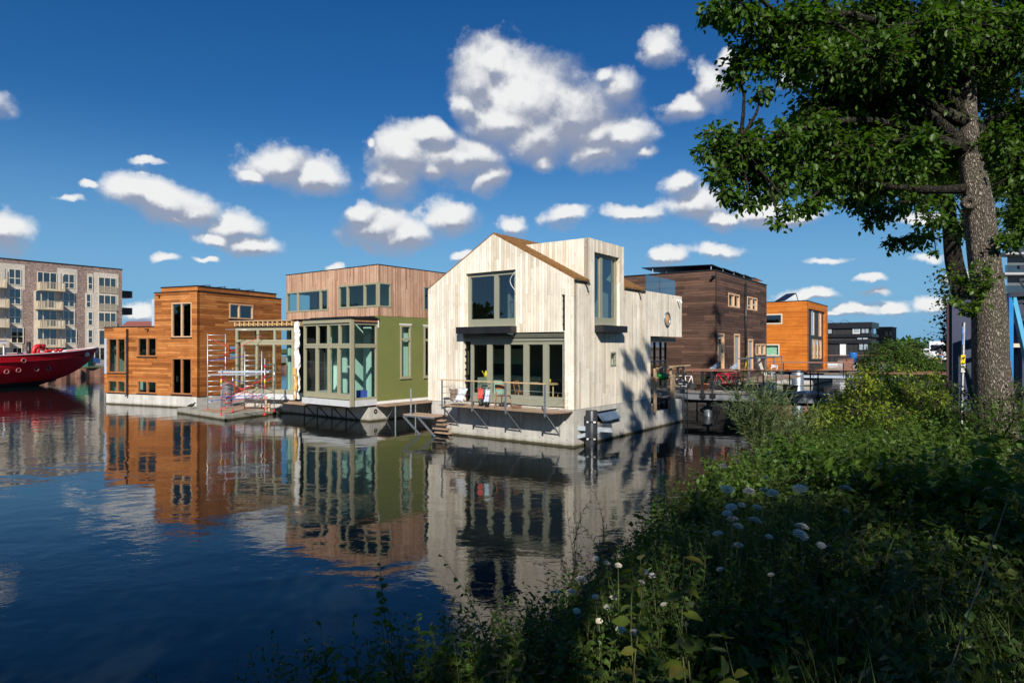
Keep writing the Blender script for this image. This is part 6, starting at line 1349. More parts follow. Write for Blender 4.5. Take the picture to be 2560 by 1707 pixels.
def tree(name, label, trunk, trad, clumps, limbs, dens, L, leafm, barkm, rng, T='8', group=None, low=0):
    t = thing(name, label, 'tree', trunk[0], group); mb = MB(); P = np.array(trunk, float); K = 40
    d = np.r_[0, np.cumsum(np.linalg.norm(np.diff(P, axis=0), axis=1))]; s = np.linspace(0, d[-1], K); C = np.stack([np.interp(s, d, P[:, k]) for k in range(3)], -1); Rr = np.interp(s, d, trad)
    for it in range(2): C[1:-1] = (C[:-2] + 2 * C[1:-1] + C[2:]) / 4
    rows_ = []
    for i in range(K):
        row = []
        for k in range(28):
            a = 2 * np.pi * k / 28; r = Rr[i] * (1 + .045 * math.sin(3 * a + i * .25) + .03 * math.sin(7 * a - i * .3) + .03 * math.sin(i * .9 + a) + rng.uniform(-.012, .012)); row.append(V(C[i][0] + r * math.cos(a), C[i][1] + r * math.sin(a), C[i][2]))
        rows_.append(row)
    mb.grid(rows_, 0, True, True); mb.build('trunk', barkm, t)
    mb = MB()
    for (i, r0, j, r1, sag) in limbs:
        st = P[i] if isinstance(i, int) else np.array(i); p_, r_ = limb(st, clumps[j][:3], r0, r1, sag, rng=rng); mb.tube(p_, r_, 8)
    # secondary branches to every clump from the closest limb end
    ends = [np.array(clumps[j][:3]) for (_, _, j, _, _) in limbs] + [C[-1], C[int(K * .8)], C[int(K * .65)]]
    for c in clumps:
        c3 = np.array(c[:3]); e = min(ends, key=lambda q_: np.linalg.norm(q_ - c3))
        if np.linalg.norm(e - c3) > .25: p_, r_ = limb(e, c3, .045, .012, .06, 6, rng); mb.tube(p_, r_, 6)
    if mb.v: mb.build('branches', BARKD, t)
    (tv, tf), (lv, lf) = clump_geo(clumps, dens, L, rng, T); fast_mesh('twigs', tv, tf, M_TWIG, t); fast_mesh('crown', lv, lf, leafm, t); return t
INTER = [(1960, 70, 70, 11.2), (2060, 60, 90, 11.6), (2130, 170, 90, 11.8), (2060, 290, 80, 11.6), (2130, 300, 90, 11.9), (2240, 150, 110, 12), (2250, 330, 100, 12.2), (2350, 200, 110, 12.4), (2380, 380, 80, 12.6), (2080, 400, 70, 11.5), (2000, 390, 55, 11.2), (2190, 460, 50, 12), (2120, 430, 60, 11.8), (2480, 130, 110, 12), (2520, 400, 70, 12.4), (2340, 60, 110, 9.8), (2200, 130, 90, 9.8), (2030, 130, 60, 9.6), (1880, 330, 40, 10.4), (1900, 460, 45, 10.6), (1840, 420, 50, 10.5), (2040, 500, 34, 10.4), (2300, 360, 60, 9.9), (1965, 330, 50, 9.9), (1980, 175, 50, 9.9)]
def C3(px, py, rpx, Y): p = at(px, py, Y=Y); return (p.x, p.y, p.z, rpx * Y / FP * 1.05)
big = [C3(*c) for c in [(1775, 22, 42, 9.2), (1822, 48, 34, 9.4), (1850, 10, 70, 9.5), (1905, 60, 60, 9.8), (1862, 160, 50, 10), (1846, 120, 34, 10), (1835, 190, 32, 10), (1925, 130, 60, 10.2), (1900, 228, 34, 10.1),
    (1990, 50, 95, 10), (2080, 140, 110, 10.4), (2010, 330, 90, 10.5), (2070, 250, 95, 10.8), (2190, 50, 120, 10.8), (2200, 220, 120, 11), (2150, 370, 105, 10.5), (2300, 110, 120, 10.4), (2320, 290, 110, 11.6), (2420, 50, 110, 10.5), (2445, 200, 100, 12.1), (2540, 90, 120, 10.6), (2545, 280, 90, 11.5), (2560, 430, 80, 11.5), (2260, 430, 75, 11.3),
    (1795, 330, 45, 10), (1772, 378, 36, 10), (1800, 430, 46, 10), (1850, 370, 75, 10.1), (1830, 480, 42, 10), (1870, 500, 30, 10), (1925, 400, 75, 10.3), (1950, 470, 48, 10.2), (1975, 525, 34, 9.9), (1945, 553, 22, 9.9), (2015, 515, 30, 10), (2060, 460, 60, 10.6), (2000, 425, 60, 10.5),
    (2350, 400, 60, 11.8), (2500, 350, 60, 10.7), (2570, 560, 55, 11.8)]]
big += [C3(*c) for c in INTER] + [(3.9, 9.8, 9.7, .6), (5.2, 9.4, 10.2, .7), (4.9, 10.6, 11.6, .5), (6.6, 9.6, 10.4, .9), (8.6, 10.4, 11.2, 1.5), (6.0, 10.8, 11.9, .6), (7.4, 11.4, 12.6, .9), (6.9, 11.0, 14.0, .5), (10.0, 11.4, 10.6, 1.6), (9.4, 11.6, 13.2, 1.3), (8.4, 11.0, 14.6, .9), (11.4, 11.0, 9.6, 1.5), (5.4, 11.2, 10.3, .6), (4.9, 10.8, 12.8, .4), (5.6, 10.8, 13.4, .5), (6.3, 10.9, 12.9, .45), (6.2, 10.8, 14.3, .4), (7.0, 10.9, 13.6, .5), (7.3, 10.9, 15.2, .45), (6.4, 12.2, 9.6, .8), (8.4, 13.2, 9.8, 1.3)]
tx = lambda px, py, Y=11.0: tuple(at(px, py, Y=Y))
trunk = [(8.42, 11.0, 1.7), (8.32, 11, 2.3), tx(2478, 900), tx(2472, 760), tx(2460, 640), tx(2448, 540), tx(2436, 470), tx(2425, 380), tx(2422, 310), tx(2418, 200), (8.0, 11.0, 9.8), (8.2, 11, 12.2)]
Bt = tree('big_tree', 'big foreground tree with a thick grey bark trunk and dark overhanging crown at the right', trunk, [.36, .30, .262, .245, .235, .225, .205, .16, .13, .11, .08, .05], big,
    [(7, .13, 15, .05, .05), (7, .12, 11, .05, .12), (8, .12, 14, .05, .1), (8, .12, 13, .05, .1), (9, .1, 9, .04, .1), (7, .08, 21, .04, .1), (6, .09, 35, .035, .06), (9, .09, 41, .04, .1), (10, .09, 44, .04, .1), (8, .09, 22, .04, .1), (7, .10, 27, .035, .08)],
    340, .128, M_CROWN, BARK, np.random.RandomState(4))
mb = MB(); q_ = at(2424, 507, Y=10.74); mb.lathe(q_, [(0, -.03), (.045, -.02), (.075, .03), (.10, .015), (.13, -.06)], 16, ax=(-.5, -.85, -.05)); mb.build('knot_hole', BARK, Bt)
spr = []
rg = np.random.RandomState(8)
for px, py, n, h in ((2440, 750, 10, .5), (2405, 720, 8, .5), (2462, 735, 6, .35), (2430, 800, 10, .45), (2500, 628, 7, .3), (2470, 690, 3, .3), (2412, 790, 8, .4)):
    b = at(px, py, Y=10.72); P, R = stems(tuple(b), n, h, h * .9, rng=rg, lean=(-.12, -.12), K=6, r0=.004); spr.append((P, R))
M_SPR = m_leaf('sprout_leaves', [(.045, .10, .01), (.08, .15, .015), (.13, .2, .02)], .4)
for P, R in spr:
    v, f = leaf_geo(*leaves_on(P, 9, .10, rg), .72); o_ = fast_mesh('trunk_sprout', v, f, M_SPR, Bt); v, f = tube_geo(P, R, 4); fast_mesh('sprout_twigs', v, f, M_TWIG, o_)
c2 = [C3(*c) for c in [(2150, 515, 40, 17), (2190, 545, 34, 17), (2225, 520, 44, 17), (2120, 480, 44, 17), (2180, 460, 60, 17.5), (2215, 612, 22, 17), (2250, 600, 34, 17), (2300, 590, 36, 17.2), (2330, 540, 40, 17.5), (2290, 500, 50, 18), (2360, 470, 60, 19), (2260, 440, 70, 18), (2400, 400, 70, 19), (2420, 560, 50, 19), (2340, 630, 14, 18), (2480, 450, 80, 19.5), (2550, 520, 70, 19.5), (2530, 600, 36, 19), (2555, 380, 90, 20), (2330, 380, 80, 19), (2200, 380, 70, 18)]]
c2 += [(11.5, 20, 12.6, .9), (11.8, 20, 14.2, .7), (11.6, 20, 15.5, .4), (13.2, 20.3, 12.2, .6), (13.4, 20.3, 13.4, .35), (13, 19.5, 9.2, 1.5), (15, 20, 9.8, 1.6), (12, 19, 10.4, 1.2)]
trunk2 = [(15.2, 21.2, 1.7), tuple(at(2408, 745, Y=21)), tuple(at(2392, 690, Y=21)), tuple(at(2380, 620, Y=20.8)), tuple(at(2372, 520, Y=20.6)), tuple(at(2360, 430, Y=20.4)), tuple(at(2380, 300, Y=20.2))]
tree('second_tree', 'second tree with a dark curved trunk rising behind the blue container', trunk2, [.36, .30, .27, .24, .2, .14, .07], c2, [(4, .09, 0, .03, .02), (4, .09, 6, .03, -.05), (5, .09, 9, .04, .05), (5, .08, 15, .04, .05), (3, .06, 13, .03, .05)], 150, .17, M_CROWN, BARKD, np.random.RandomState(14))
# creeper leaves on the container edge
rg = np.random.RandomState(3); cr = []
for k in range(22): b = at(2372 + rg.uniform(-4, 4), 700 + k * 9.5, Y=15.2); P, R = stems(tuple(b), 3, .22, .3, rng=rg, lean=(-.25, -.05), K=5, r0=.004); cr.append((P, R))
t = thing('container_creeper', 'leafy creeper growing up the left edge of the blue container', 'creeper', tuple(at(2372, 900, Y=15.2)))
v, f = merge([leaf_geo(*leaves_on(P, 6, .10, rg), .7) for P, R in cr]); fast_mesh('foliage', v, f, M_DARK, t)
v, f = merge([tube_geo(P, R, 4) for P, R in cr] + [tube_geo(np.array([[tuple(at(2374 + 3 * math.sin(k * .8), 980 - k * 29, Y=15.25)) for k in range(11)]]), np.full((1, 11), .015), 4)]); fast_mesh('stems', v, f, M_TWIG, t)
# shade trees behind the camera
rg = np.random.RandomState(21)
for k, (x, y, lb) in enumerate(((-8.2, -4.2, 'broad tree on the bank behind the viewpoint, overhanging the water'), (-3.6, -5.5, 'broad tree on the bank behind the viewpoint, nearest the water'), (.4, -5.8, 'broad tree directly behind the viewpoint'), (4.2, -5.5, 'broad tree on the bank behind the viewpoint, middle one'), (7.8, -5.6, 'broad tree on the bank behind the viewpoint, to the right'), (11.4, -6.5, 'broad tree on the bank behind the viewpoint, farthest right'))):
    cs = [(x + rg.uniform(-2.4, 2.4), y + rg.uniform(-1.6, 1.6), rg.uniform(5.6, 11.6 if x < 5 else 10.6), rg.uniform(1.0, 1.5)) for _ in range(15)]
    if k < 2: cs += [(x + rg.uniform(-2.6, 2.6), y + rg.uniform(-1.4, .8), rg.uniform(5.8, 8.4), rg.uniform(1.0, 1.4)) for _ in range(9)]
    tree('shade_tree', lb, [(x, y, 1.6), (x + .2, y, 4.5), (x, y, 8), (x, y, 10)], [.35, .28, .2, .08], cs, [(1, .12, 0, .05, .1), (2, .1, 1, .04, .1), (2, .1, 2, .04, .1)], 30, .24, M_CROWN, BARKD, rg, T='2', group='trees behind the viewpoint')
# far wood behind and beside (reflected in the window panes), distant trees on the horizon
def wood(name, label, pts, h, n, L, mat, rng, depth=4, cat='trees'):
    pts = np.array(pts, float); d = np.r_[0, np.cumsum(np.hypot(*np.diff(pts[:, :2], axis=0).T))]; s = rng.uniform(0, d[-1], n); x = np.interp(s, d, pts[:, 0]); y = np.interp(s, d, pts[:, 1]) + rng.uniform(0, depth, n)
    top = h * (.62 + .25 * np.sin(s * .21) + .18 * np.sin(s * .53 + 1)); z = .3 + top * rng.uniform(0, 1, n) ** .8; P = np.stack([x, y, z], -1)
    v, f = leaf_geo(P, rng.normal(0, 1, (n, 3)), rng.normal(0, 1, (n, 3)), L * rng.uniform(.6, 1.3, n), .8, '2'); o = fast_mesh(name, v, f, mat); props(o, label, cat, None, 'stuff'); return o
wood('wooded_shore', 'dense wood on the shore behind the viewpoint', [(-125, 62), (-105, 20), (-80, -8), (-40, -24), (30, -26), (90, -20)], 11, 42000, 1.7, M_DARK, np.random.RandomState(2), 8)
wood('distant_trees', 'low distant line of trees on the horizon right of the houseboats', [(60, 170), (110, 190), (190, 215), (330, 230)], 6.5, 9000, 1.4, M_ELM, np.random.RandomState(5), 12)
wood('distant_shore_trees', 'low distant line of trees behind the row of houseboats', [(-60, 320), (0, 330), (60, 300), (110, 260)], 7, 7000, 1.6, M_DARK, np.random.RandomState(6), 12)
mb = MB(); mb.face([(-120, 318, .3), (150, 255, .3), (700, 900, .3), (-800, 900, .3)]); mb.build('far_land', GRASSM, kind='structure')
# ================================================================== BUSHES FARTHER ALONG THE BANK
def bush(name, label, cs, dens, L, mat, seed, group=None, T='2', wr=.6, cat='bush'):
    rng = np.random.RandomState(seed); x0 = np.mean([c[0] for c in cs]); y0 = np.mean([c[1] for c in cs]); z0 = float(gz(x0, y0)[0]); t = thing(name, label, cat, (x0, y0, z0), group)
    (tv, tf), (lv, lf) = clump_geo(cs, dens, L, rng, T, wr, flat=.9)
    br = np.array([[[x0 + (c[0] - x0) * u, y0 + (c[1] - y0) * u, z0 - .2 + (c[2] - z0 + .2) * u ** .8] for u in np.linspace(0, 1, 5)] for c in cs]); bv, bf = tube_geo(br, np.linspace(.03, .01, 5)[None] * np.ones((len(cs), 1)), 4)
    fast_mesh('foliage', lv, lf, mat, t); v, f = merge([(tv, tf), (bv, bf)]); fast_mesh('branches', v, f, M_TWIG, t); return t
def BC(px, py, rpx, Y): return C3(px, py, rpx, Y)
bush('round_bush', 'large sunlit green bush on the bank right of the black houseboat', [BC(2190, 880, 34, 30), (*at(2230, 870, Y=31), .75), BC(2250, 900, 50, 31), BC(2290, 870, 36, 32), BC(2300, 920, 50, 31), BC(2180, 930, 48, 29), BC(2230, 950, 60, 29), BC(2320, 960, 50, 29), BC(2270, 985, 50, 28), BC(2155, 905, 24, 29), BC(2330, 905, 26, 32)], 210, .13, M_ELM, 31, T='2')
bush('grassy_bush', 'yellow-green bush beside the gravel road near the walking man', [BC(2328, 900, 22, 50), BC(2318, 915, 22, 48), BC(2334, 925, 22, 46)], 60, .2, M_BRIGHT, 32)
bush('bank_shrub', 'sunlit leafy shrub at the near end of the jetty', [BC(2105, 1005, 44, 15.5), BC(2150, 975, 46, 15.8), BC(2060, 1040, 46, 14.5), BC(2120, 1025, 52, 14.5), BC(2160, 960, 46, 15.5), BC(2190, 985, 46, 15.5), BC(2020, 1050, 44, 13.6), BC(2165, 915, 22, 16), BC(2135, 940, 20, 16), BC(1975, 1075, 30, 13.6)], 260, .085, M_BRIGHT, 33, T='2')
bush('bank_shrub', 'sunlit yellow-green shrub on the bank left of the container', [BC(2200, 1000, 52, 13.5), BC(2250, 975, 48, 13.8), BC(2300, 985, 48, 13.5), BC(2345, 1000, 46, 13), BC(2150, 1030, 54, 13), BC(2220, 1040, 52, 12.6), BC(2290, 1040, 50, 12.6), BC(2350, 1040, 46, 12.2), BC(2270, 925, 24, 14), BC(2330, 935, 22, 13.8), BC(2215, 935, 22, 14)], 260, .075, M_BRIGHT, 34, T='2')
bush('bank_shrub', 'leafy shrub around the foot of the big tree trunk', [BC(2420, 985, 36, 11.6), BC(2460, 1005, 36, 10.4), BC(2510, 1000, 36, 10.4), BC(2555, 985, 40, 10.6), BC(2400, 1030, 46, 11), BC(2470, 1045, 46, 9.8), BC(2540, 1040, 50, 9.6), BC(2440, 960, 18, 11.9), BC(2545, 955, 20, 11.6), BC(2410, 915, 14, 12.0)], 330, .055, M_ELM, 35, T='2')
bush('container_shrub', 'dark shrub in front of the blue container left of the sign post', [BC(2370, 960, 36, 14), BC(2345, 985, 40, 14), BC(2310, 950, 30, 22), BC(2350, 935, 22, 22), BC(2280, 990, 44, 20)], 200, .09, M_DARK, 36)
# willow
rg = np.random.RandomState(40)
def wp(px, py, Y): p = at(px, py, Y=Y); return (p.x, p.y, float(gz(p.x, p.y)[0]))
plant('willow_shrub', 'grey-green narrow-leaved willow shrub at the water edge left of the jetty end', 'shrub', wp(1905, 1180, 12.2), 46, 1.75, .7, 34, .115, .15, M_WIL, r0=.008, rng=rg, lean=(-.05, 0), side=2, up=1.1, out=.5, t0=.2)
plant('willow_shrub', 'second smaller willow shrub between the first one and the sunlit shrubs', 'shrub', wp(1975, 1150, 13.2), 30, 1.35, .8, 30, .11, .15, M_WIL, r0=.008, rng=rg, side=2, up=1.1, out=.5, t0=.2)
# ================================================================== NEAR BANK VEGETATION
rg = np.random.RandomState(50)
def scatter(n, ymin, ymax, dmin, dmax, xmax=None, rng=rg):
    out = []
    while len(out) < n:
        y = rng.uniform(ymin, ymax, 4000); x = rng.uniform(-5, 16, 4000); d = bank_d(x, y); m = (d > dmin) & (d < dmax) & (x < y * .83 + .8) & (x > -y * .5 - .3) & (np.hypot(x, y) > 2.1)
        out += list(zip(x[m], y[m]))
    return np.array(out[:n])
def cover(name, label, n, ymin, ymax, dmin, dmax, h, spread, nl, L, wr, mat, T='2', seed=1, **kw):
    rng = np.random.RandomState(seed); xy = scatter(n, ymin, ymax, dmin, dmax, rng=rng); z = gz(xy[:, 0], xy[:, 1]) - .03; B_ = np.c_[xy, z]
    P, R = stems(B_, n, h, spread, rng=rng, K=7, r0=.004, hv=.5); p_, d_, u_, l_ = leaves_on(P, nl, L, rng, **kw); v, f = leaf_geo(p_, d_, u_, l_, wr, T)
    o = fast_mesh(name, v, f, mat); props(o, label, 'undergrowth', None, 'stuff'); sv, sf = tube_geo(P, R, 3); fast_mesh('stems', sv, sf, M_STEM, o)
    return o
cover('undergrowth', 'dense low leafy undergrowth covering the near bank', 5200, 2.1, 9.5, .1, 9, .50, .34, 11, .098, .70, M_MIX, seed=61)
cover('herb_layer', 'knee-high mixed green herbs around the white flowers on the bank', 900, 3.6, 6.6, .35, 2.6, .85, .22, 26, .06, .42, M_SHRUB, seed=66, up=.8)
cover('fine_undergrowth', 'small-leaved dark undergrowth between the larger plants of the bank', 3600, 2.3, 10, .0, 9, .42, .25, 18, .036, .6, M_DARK, seed=62)
cover('bank_undergrowth', 'sunlit leafy undergrowth on the farther part of the bank', 4200, 9.0, 22, .1, 11, .75, .35, 14, .085, .6, M_ELM, seed=63, lv=.4)
cover('far_undergrowth', 'leafy undergrowth along the distant bank beyond the jetty', 1400, 20, 36, .1, 8, .9, .5, 14, .17, .6, M_MIX, seed=65)
# grass
def grass(name, label, n, ymin, ymax, dmin, dmax, h, seed, cond=None):
    rng = np.random.RandomState(seed); xy = scatter(n * 2, ymin, ymax, dmin, dmax, rng=rng)
    if cond is not None: xy = xy[cond(xy[:, 0], xy[:, 1])]
    xy = xy[:n]; n = len(xy); z = gz(xy[:, 0], xy[:, 1]); a = rng.uniform(0, 6.28, n); H_ = h * rng.uniform(.5, 1.15, n); le = H_ * rng.uniform(.15, .75, n); K = 5
    t = np.linspace(0, 1, K)[None]; P = np.stack([xy[:, :1] + np.cos(a)[:, None] * le[:, None] * t ** 2, xy[:, 1:] + np.sin(a)[:, None] * le[:, None] * t ** 2, z[:, None] + H_[:, None] * (t - .25 * (le / H_)[:, None] * t ** 3)], -1)
    sd = np.stack([-np.sin(a), np.cos(a), 0 * a], -1)[:, None] * (.0042 * (1 - t ** 1.5) + .0004)[..., None] * rng.uniform(.7, 1.5, n)[:, None, None]; v = np.stack([P - sd, P + sd], 2).reshape(-1, 3)
    b = (np.arange(n) * K * 2)[:, None] + (np.arange(K - 1) * 2)[None]; f = np.stack([b, b + 1, b + 3, b + 2], -1).reshape(-1, 4); o = fast_mesh(name, v, f, M_GRASS); props(o, label, 'grass', None, 'stuff')
grass('grass', 'long thin grass blades between the plants on the near bank', 2600, 2.2, 8, .05, 6, .5, 71)
grass('tall_grass', 'tall bent grass at the lower right of the bank', 1500, 2.2, 4.4, 1.5, 9, .62, 72, cond=lambda x, y: x > y * .42)
def gp(px, Y, dz=0): x = (px - CX) / FP * Y; return (x, Y, float(gz(x, Y)[0]) + dz)
# individual shrubs whose tops stand out: (px, top py, Y, kind ...)
def topped(name, label, cat, px, py, Y, n, spread, nl, L, wr, mat, seed, group=None, lean=(0, 0), **kw):
    b = gp(px, Y); h = EYE + (HY - py) * Y / FP - b[2]
    return plant(name, label, cat, b, n, max(h, .25), spread, nl, L, wr, mat, group=group, rng=np.random.RandomState(seed), lean=lean, **kw)
G1 = None
def waterplant(label, px, py, Y, n, spread, nl, L, seed, mat=M_SHRUB, lean=(0, 0), wr=.70, **kw):
    L = L * 1.35
    topped('leafy_shrub', label, 'shrub', px, py, Y, n, spread, nl, L, wr, mat, seed, lean=lean, **kw)
waterplant('leafy upright shoot against dark water, left of the pale reflection', 985, 1420, 4.35, 2, .10, 22, .062, 81, lean=(-.02, 0), side=1, mat=M_ELM)
waterplant('low leafy shrub with long side shoots at the bottom edge over the dark water', 960, 1560, 3.9, 9, .42, 18, .06, 82, mat=M_ELM)
waterplant('arching thin leafy shoot over the pale reflection', 1250, 1400, 4.7, 2, .12, 20, .05, 83, lean=(-.42, 0), mat=M_ELM)
waterplant('leafy shoots at the bottom centre with larger pale leaves', 1100, 1545, 3.9, 7, .3, 15, .065, 84, mat=M_ELM)
waterplant('leftmost small leafy shoot at the bottom edge beside the yellow flowers', 812, 1590, 3.75, 4, .16, 12, .055, 85, mat=M_ELM)
waterplant('dense leafy shrub right of the bottom centre', 1330, 1500, 4.6, 12, .40, 18, .055, 86, mat=M_MIX)
waterplant('upright leafy shrub at the water edge below the white flowers', 1560, 1450, 5.0, 14, .45, 20, .055, 87, mat=M_SHRUB)
waterplant('dark rounded shrub at the water edge left of the white flower patch', 1745, 1205, 8.6, 22, .6, 22, .07, 88, mat=M_MIX)
waterplant('leafy shrub behind the white flower patch', 1850, 1150, 9.3, 26, .8, 22, .075, 89, mat=M_ELM)
waterplant('broad-leaved shrub on the bank right of the willow', 1990, 1080, 10.0, 24, .8, 20, .09, 90, mat=M_ELM)
waterplant('broad-leaved dark shrub in the middle of the bank', 2120, 1110, 8.2, 24, .8, 18, .09, 91, mat=M_ELM)
waterplant('large-leaved shrub right of the middle of the bank', 2260, 1120, 7.2, 20, .7, 16, .10, 92, mat=M_ELM)
waterplant('large-leaved shrub near the right edge below the tree', 2440, 1090, 6.4, 18, .6, 14, .11, 93, mat=M_ELM)
waterplant('tall leafy shrub at the right edge of the bank', 2530, 1060, 5.4, 10, .4, 16, .10, 94, mat=M_ELM)
waterplant('slender sapling with reddish stem and sparse leaves between the white flowers', 1965, 1230, 4.8, 2, .15, 16, .06, 95, mat=M_ELM)
waterplant('leafy shrub at the bottom right of centre beside the bronze saplings', 2050, 1440, 4.0, 14, .45, 16, .055, 96, mat=M_MIX)
waterplant('dark shrub in the lower right corner', 2350, 1350, 3.9, 16, .5, 18, .05, 97, mat=M_DARK)
waterplant('leafy shrub in the lower right of the bank', 2200, 1290, 4.8, 18, .55, 18, .06, 98, mat=M_MIX)
waterplant('leafy shrub overhanging the water below the purple flowers', 1420, 1455, 5.2, 12, .40, 20, .052, 140, mat=M_SHRUB)
waterplant('small leafy shrub overhanging the water at the lower left of the bank', 1180, 1600, 4.0, 9, .35, 16, .055, 141, mat=M_MIX)
waterplant('upright leafy shrub over the water left of the white flower patch', 1650, 1290, 7.0, 14, .40, 22, .06, 142, mat=M_SHRUB, side=1)
waterplant('thin-leaved shrub over the water beside the willow', 1790, 1130, 10.6, 18, .5, 24, .07, 143, mat=M_MIX)
for k, (px, py, Y, lb) in enumerate(((1862, 1425, 2.4, 'bronze-green sapling with large drooping leaves, right one'), (1735, 1395, 2.7, 'bronze-green sapling with large drooping leaves, left one'), (1600, 1370, 3.4, 'smaller bronze-tinted sapling left of the two larger ones'))):
    topped('broadleaf_sapling', lb, 'sapling', px, py, Y, 2, .12, 16, .115 if k < 2 else .10, .62, M_RUST, 100 + k, group='bronze-green saplings near the bottom', r0=.007, up=.3, out=1.0, t0=.25)
# wild carrot umbels
um = MB(); rg = np.random.RandomState(77)
def umbel_mesh(nrays, r):
    fl, st = MB(), MB()
    for i in range(nrays):
        a = i * 2.4; rr_ = r * math.sqrt((i + .5) / nrays); z = -.5 * rr_ * rr_ / r + .15 * r; p_ = V(rr_ * math.cos(a), rr_ * math.sin(a), z)
        st.tube([V(0, 0, -r * .75), p_ * .9 + V(0, 0, -.002)], .0009, 3, cap=False)
        for k in range(9):
            b = a + k * 2.4; q_ = p_ + V(math.cos(b), math.sin(b), 0) * (.0030 * math.sqrt(k)) * (r / .045) * .9 + V(0, 0, -.0003 * k); s_ = .0026 * r / .045
            fl.face([q_ + V(s_, 0, 0), q_ + V(0, s_, .0006), q_ + V(-s_, 0, 0), q_ + V(0, -s_, .0006)])
    return fl, st
UM = None
Z2 = lambda x, y: (1700 + x * .451, 1000 + y * .451)
Z3 = lambda x, y: (600 + x * .5102, 1200 + y * .5102)
ul = [(*Z2(x, y), s) for x, y, s in ((265, 485, 1.1), (383, 495, .9), (510, 505, 1), (665, 480, 1.1), (283, 585, .9), (262, 620, .8), (290, 648, .95), (420, 655, 1.05), (325, 690, .8), (430, 585, .8), (208, 730, .8), (325, 795, .8), (678, 688, 1.1), (675, 735, 1.2), (925, 478, 1), (785, 798, .7), (925, 610, .5), (1190, 830, .5), (495, 750, .6), (490, 290, .5), (1640, 232, .5), (470, 490, .8), (345, 575, .6), (475, 425, .5), (240, 358, .7), (505, 960, .5), (220, 930, .6))]
ul += [(*Z3(x, y), s) for x, y, s in ((1670, 475, .9), (1745, 380, .5), (1800, 400, .5), (1855, 412, .5), (1545, 540, .5), (1630, 540, .6), (1650, 635, .6), (1830, 570, .6), (1760, 685, .5), (1865, 725, .8), (1935, 738, .7), (1740, 565, .5), (1800, 615, .5), (1970, 495, .5), (2020, 462, .5), (2075, 602, .4), (1985, 445, .4))]
GU = 'wild carrot flowers on the near bank'
ORD = 'first second third fourth fifth sixth seventh eighth ninth tenth eleventh twelfth thirteenth fourteenth fifteenth sixteenth seventeenth eighteenth nineteenth twentieth twenty-first twenty-second twenty-third twenty-fourth twenty-fifth twenty-sixth twenty-seventh'.split()
rk = {}
for grp, nm in ((range(27), 'in the upper right patch'), (range(27, len(ul)), 'in the lower left patch by the water')):
    for r_, i_ in enumerate(sorted(grp, key=lambda i: ul[i][0])): rk[i_] = '%s white flower head, %s from left %s' % ('large' if ul[i_][2] > .85 else 'medium' if ul[i_][2] > .6 else 'small', ORD[r_], nm)

proto = None
for i, (px, py, s_) in enumerate(ul):
    Y = float(np.interp(py, [1120, 1250, 1400, 1550], [6.0, 4.9, 4.25, 3.75])) * rg.uniform(.95, 1.04); p_ = at(px, py, Y=Y); g_ = float(gz(p_.x, p_.y)[0]); hh = max(p_.z - g_, .25); r = .047 * max(s_, .55) * Y / 4.9
    t = thing('wild_carrot', rk[i], 'flower', tuple(p_), GU)
    if proto is None:
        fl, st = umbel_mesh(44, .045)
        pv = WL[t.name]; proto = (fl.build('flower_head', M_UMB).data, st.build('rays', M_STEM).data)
        for nm in ('flower_head', 'rays'): bpy.data.objects.remove(bpy.data.objects[nm])
    tl = (rg.uniform(.0, .55), rg.uniform(-.25, .25), rg.uniform(-.6, .6))
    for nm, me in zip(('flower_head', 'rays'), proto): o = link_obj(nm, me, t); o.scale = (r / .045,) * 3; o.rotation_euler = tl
    mb = MB(); bx = p_ + V(rg.uniform(-.12, .12), rg.uniform(-.05, .12), -hh); dn_ = Matrix.Rotation(0, 3, 'X'); from mathutils import Euler
    nk = p_ + Euler(tl).to_matrix() @ V(0, 0, -r * .75); mb.tube([bx, bx * .5 + nk * .5 + V(.01, 0, .02), nk], [.003, .0025, .0015], 5); mb.build('stem', M_STEM, t)
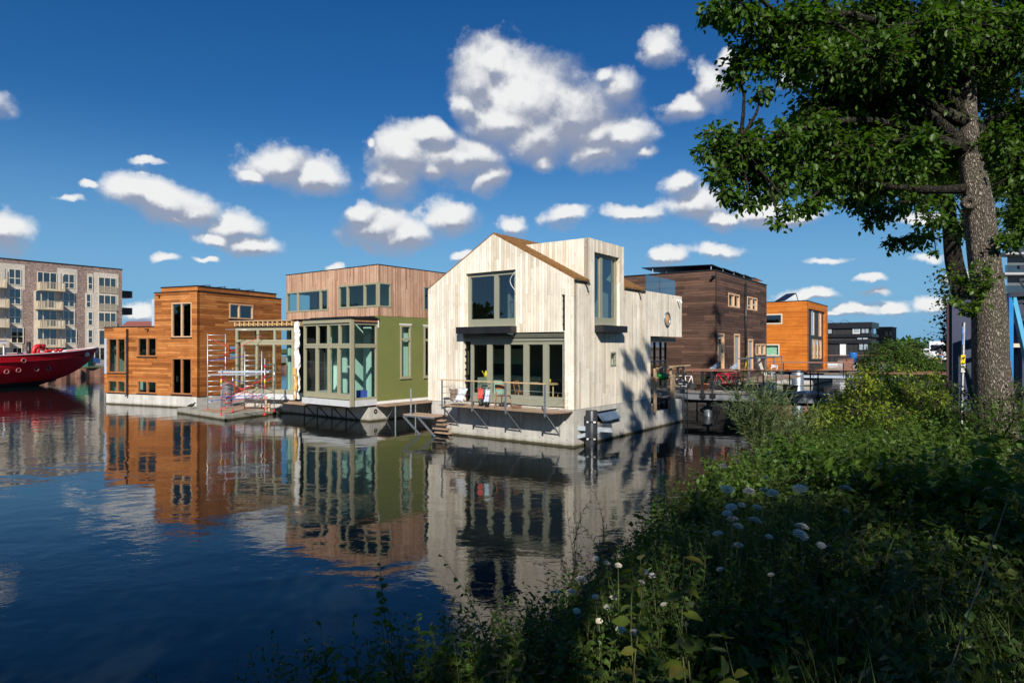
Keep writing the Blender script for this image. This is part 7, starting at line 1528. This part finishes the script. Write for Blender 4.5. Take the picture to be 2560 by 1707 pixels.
# purple willowherb
for k, (px, py, Y, lb) in enumerate(((1455, 1275, 5.4, 'tall purple-flowered willowherb standing against the pale reflection'), (1490, 1330, 5.2, 'shorter purple-flowered willowherb right of the tallest one'), (1395, 1500, 4.4, 'small purple-flowered stem at the left of the flower patch'))):
    t = topped('purple_willowherb', lb, 'flower', px, py, Y, 5 if k < 2 else 2, .16, 30, .055, .2, M_WIL, 120 + k, group='purple willowherb', up=1.0, out=.6, side=1)
    mb = MB(); b = gp(px, Y); h = EYE + (HY - py) * Y / FP - b[2]
    for i in range(26 if k < 2 else 8):
        q_ = V(b[0] + rg.normal(0, .07), b[1] + rg.normal(0, .06), b[2] + h * rg.uniform(.62, 1.0)); s_ = .010
        for a in range(4): u_ = V(math.cos(a * 1.57), math.sin(a * 1.57), .4) * s_; w_ = V(-u_.y, u_.x, 0) * .5; mb.face([q_, q_ + u_ * .6 + w_, q_ + u_ * 1.2, q_ + u_ * .6 - w_])
    mb.build('blossoms', M_PUR, t)
# yellow flowers bottom left
t = thing('yellow_hawkweed', 'thin branching stem with small yellow flowers at the bottom left of the bank', 'flower', tuple(gp(830, 3.9)))
mb = MB(); fl = MB(); b = V(*gp(835, 3.9)); nb = at(812, 1630, Y=3.85); mb.tube([b, nb], [.004, .003], 5)
for px, py, op in ((777, 1623, 1), (742, 1625, .5), (818, 1630, .4), (790, 1650, .4), (835, 1650, .3), (760, 1640, .3)):
    q_ = at(px, py, Y=3.85 + rg.uniform(-.05, .05)); mb.tube([nb + V(.0, 0, -.1), (nb + q_) / 2 + V(0, 0, -.02), q_], [.003, .0022, .0018], 5); mb.lathe(q_ - V(0, 0, .008), [(.001, -.012), (.006, -.006), (.006, .004), (0, .006)], 8)
    for a in range(12): u_ = V(math.cos(a * .524), math.sin(a * .524), .5) * .017 * op; w_ = V(-u_.y, u_.x, 0) * .25; fl.face([q_, q_ + u_ * .6 + w_, q_ + u_, q_ + u_ * .6 - w_])
mb.build('stems', M_STEM, t); fl.build('petals', M_YF, t)
# dry leaning cane lower right
mb = MB(); mb.tube([at(2365, 1707, Y=3.0), at(2420, 1540, Y=3.2), at(2515, 1260, Y=3.6)], [.004, .0035, .002], 6); mb.build('dry_cane', m_plain('dry_cane_colour', (.30, .20, .12), .8), None, 'long dry pinkish cane leaning in the grass at the lower right', 'cane')
# plant in the terracotta bowl
plant('potted_plant', 'yellow-green leafy plant growing in the round terracotta bowl', 'plant', (POTP.x, POTP.y, POTP.z + .25), 10, .5, .35, 9, .09, .4, M_ELM, rng=np.random.RandomState(9))
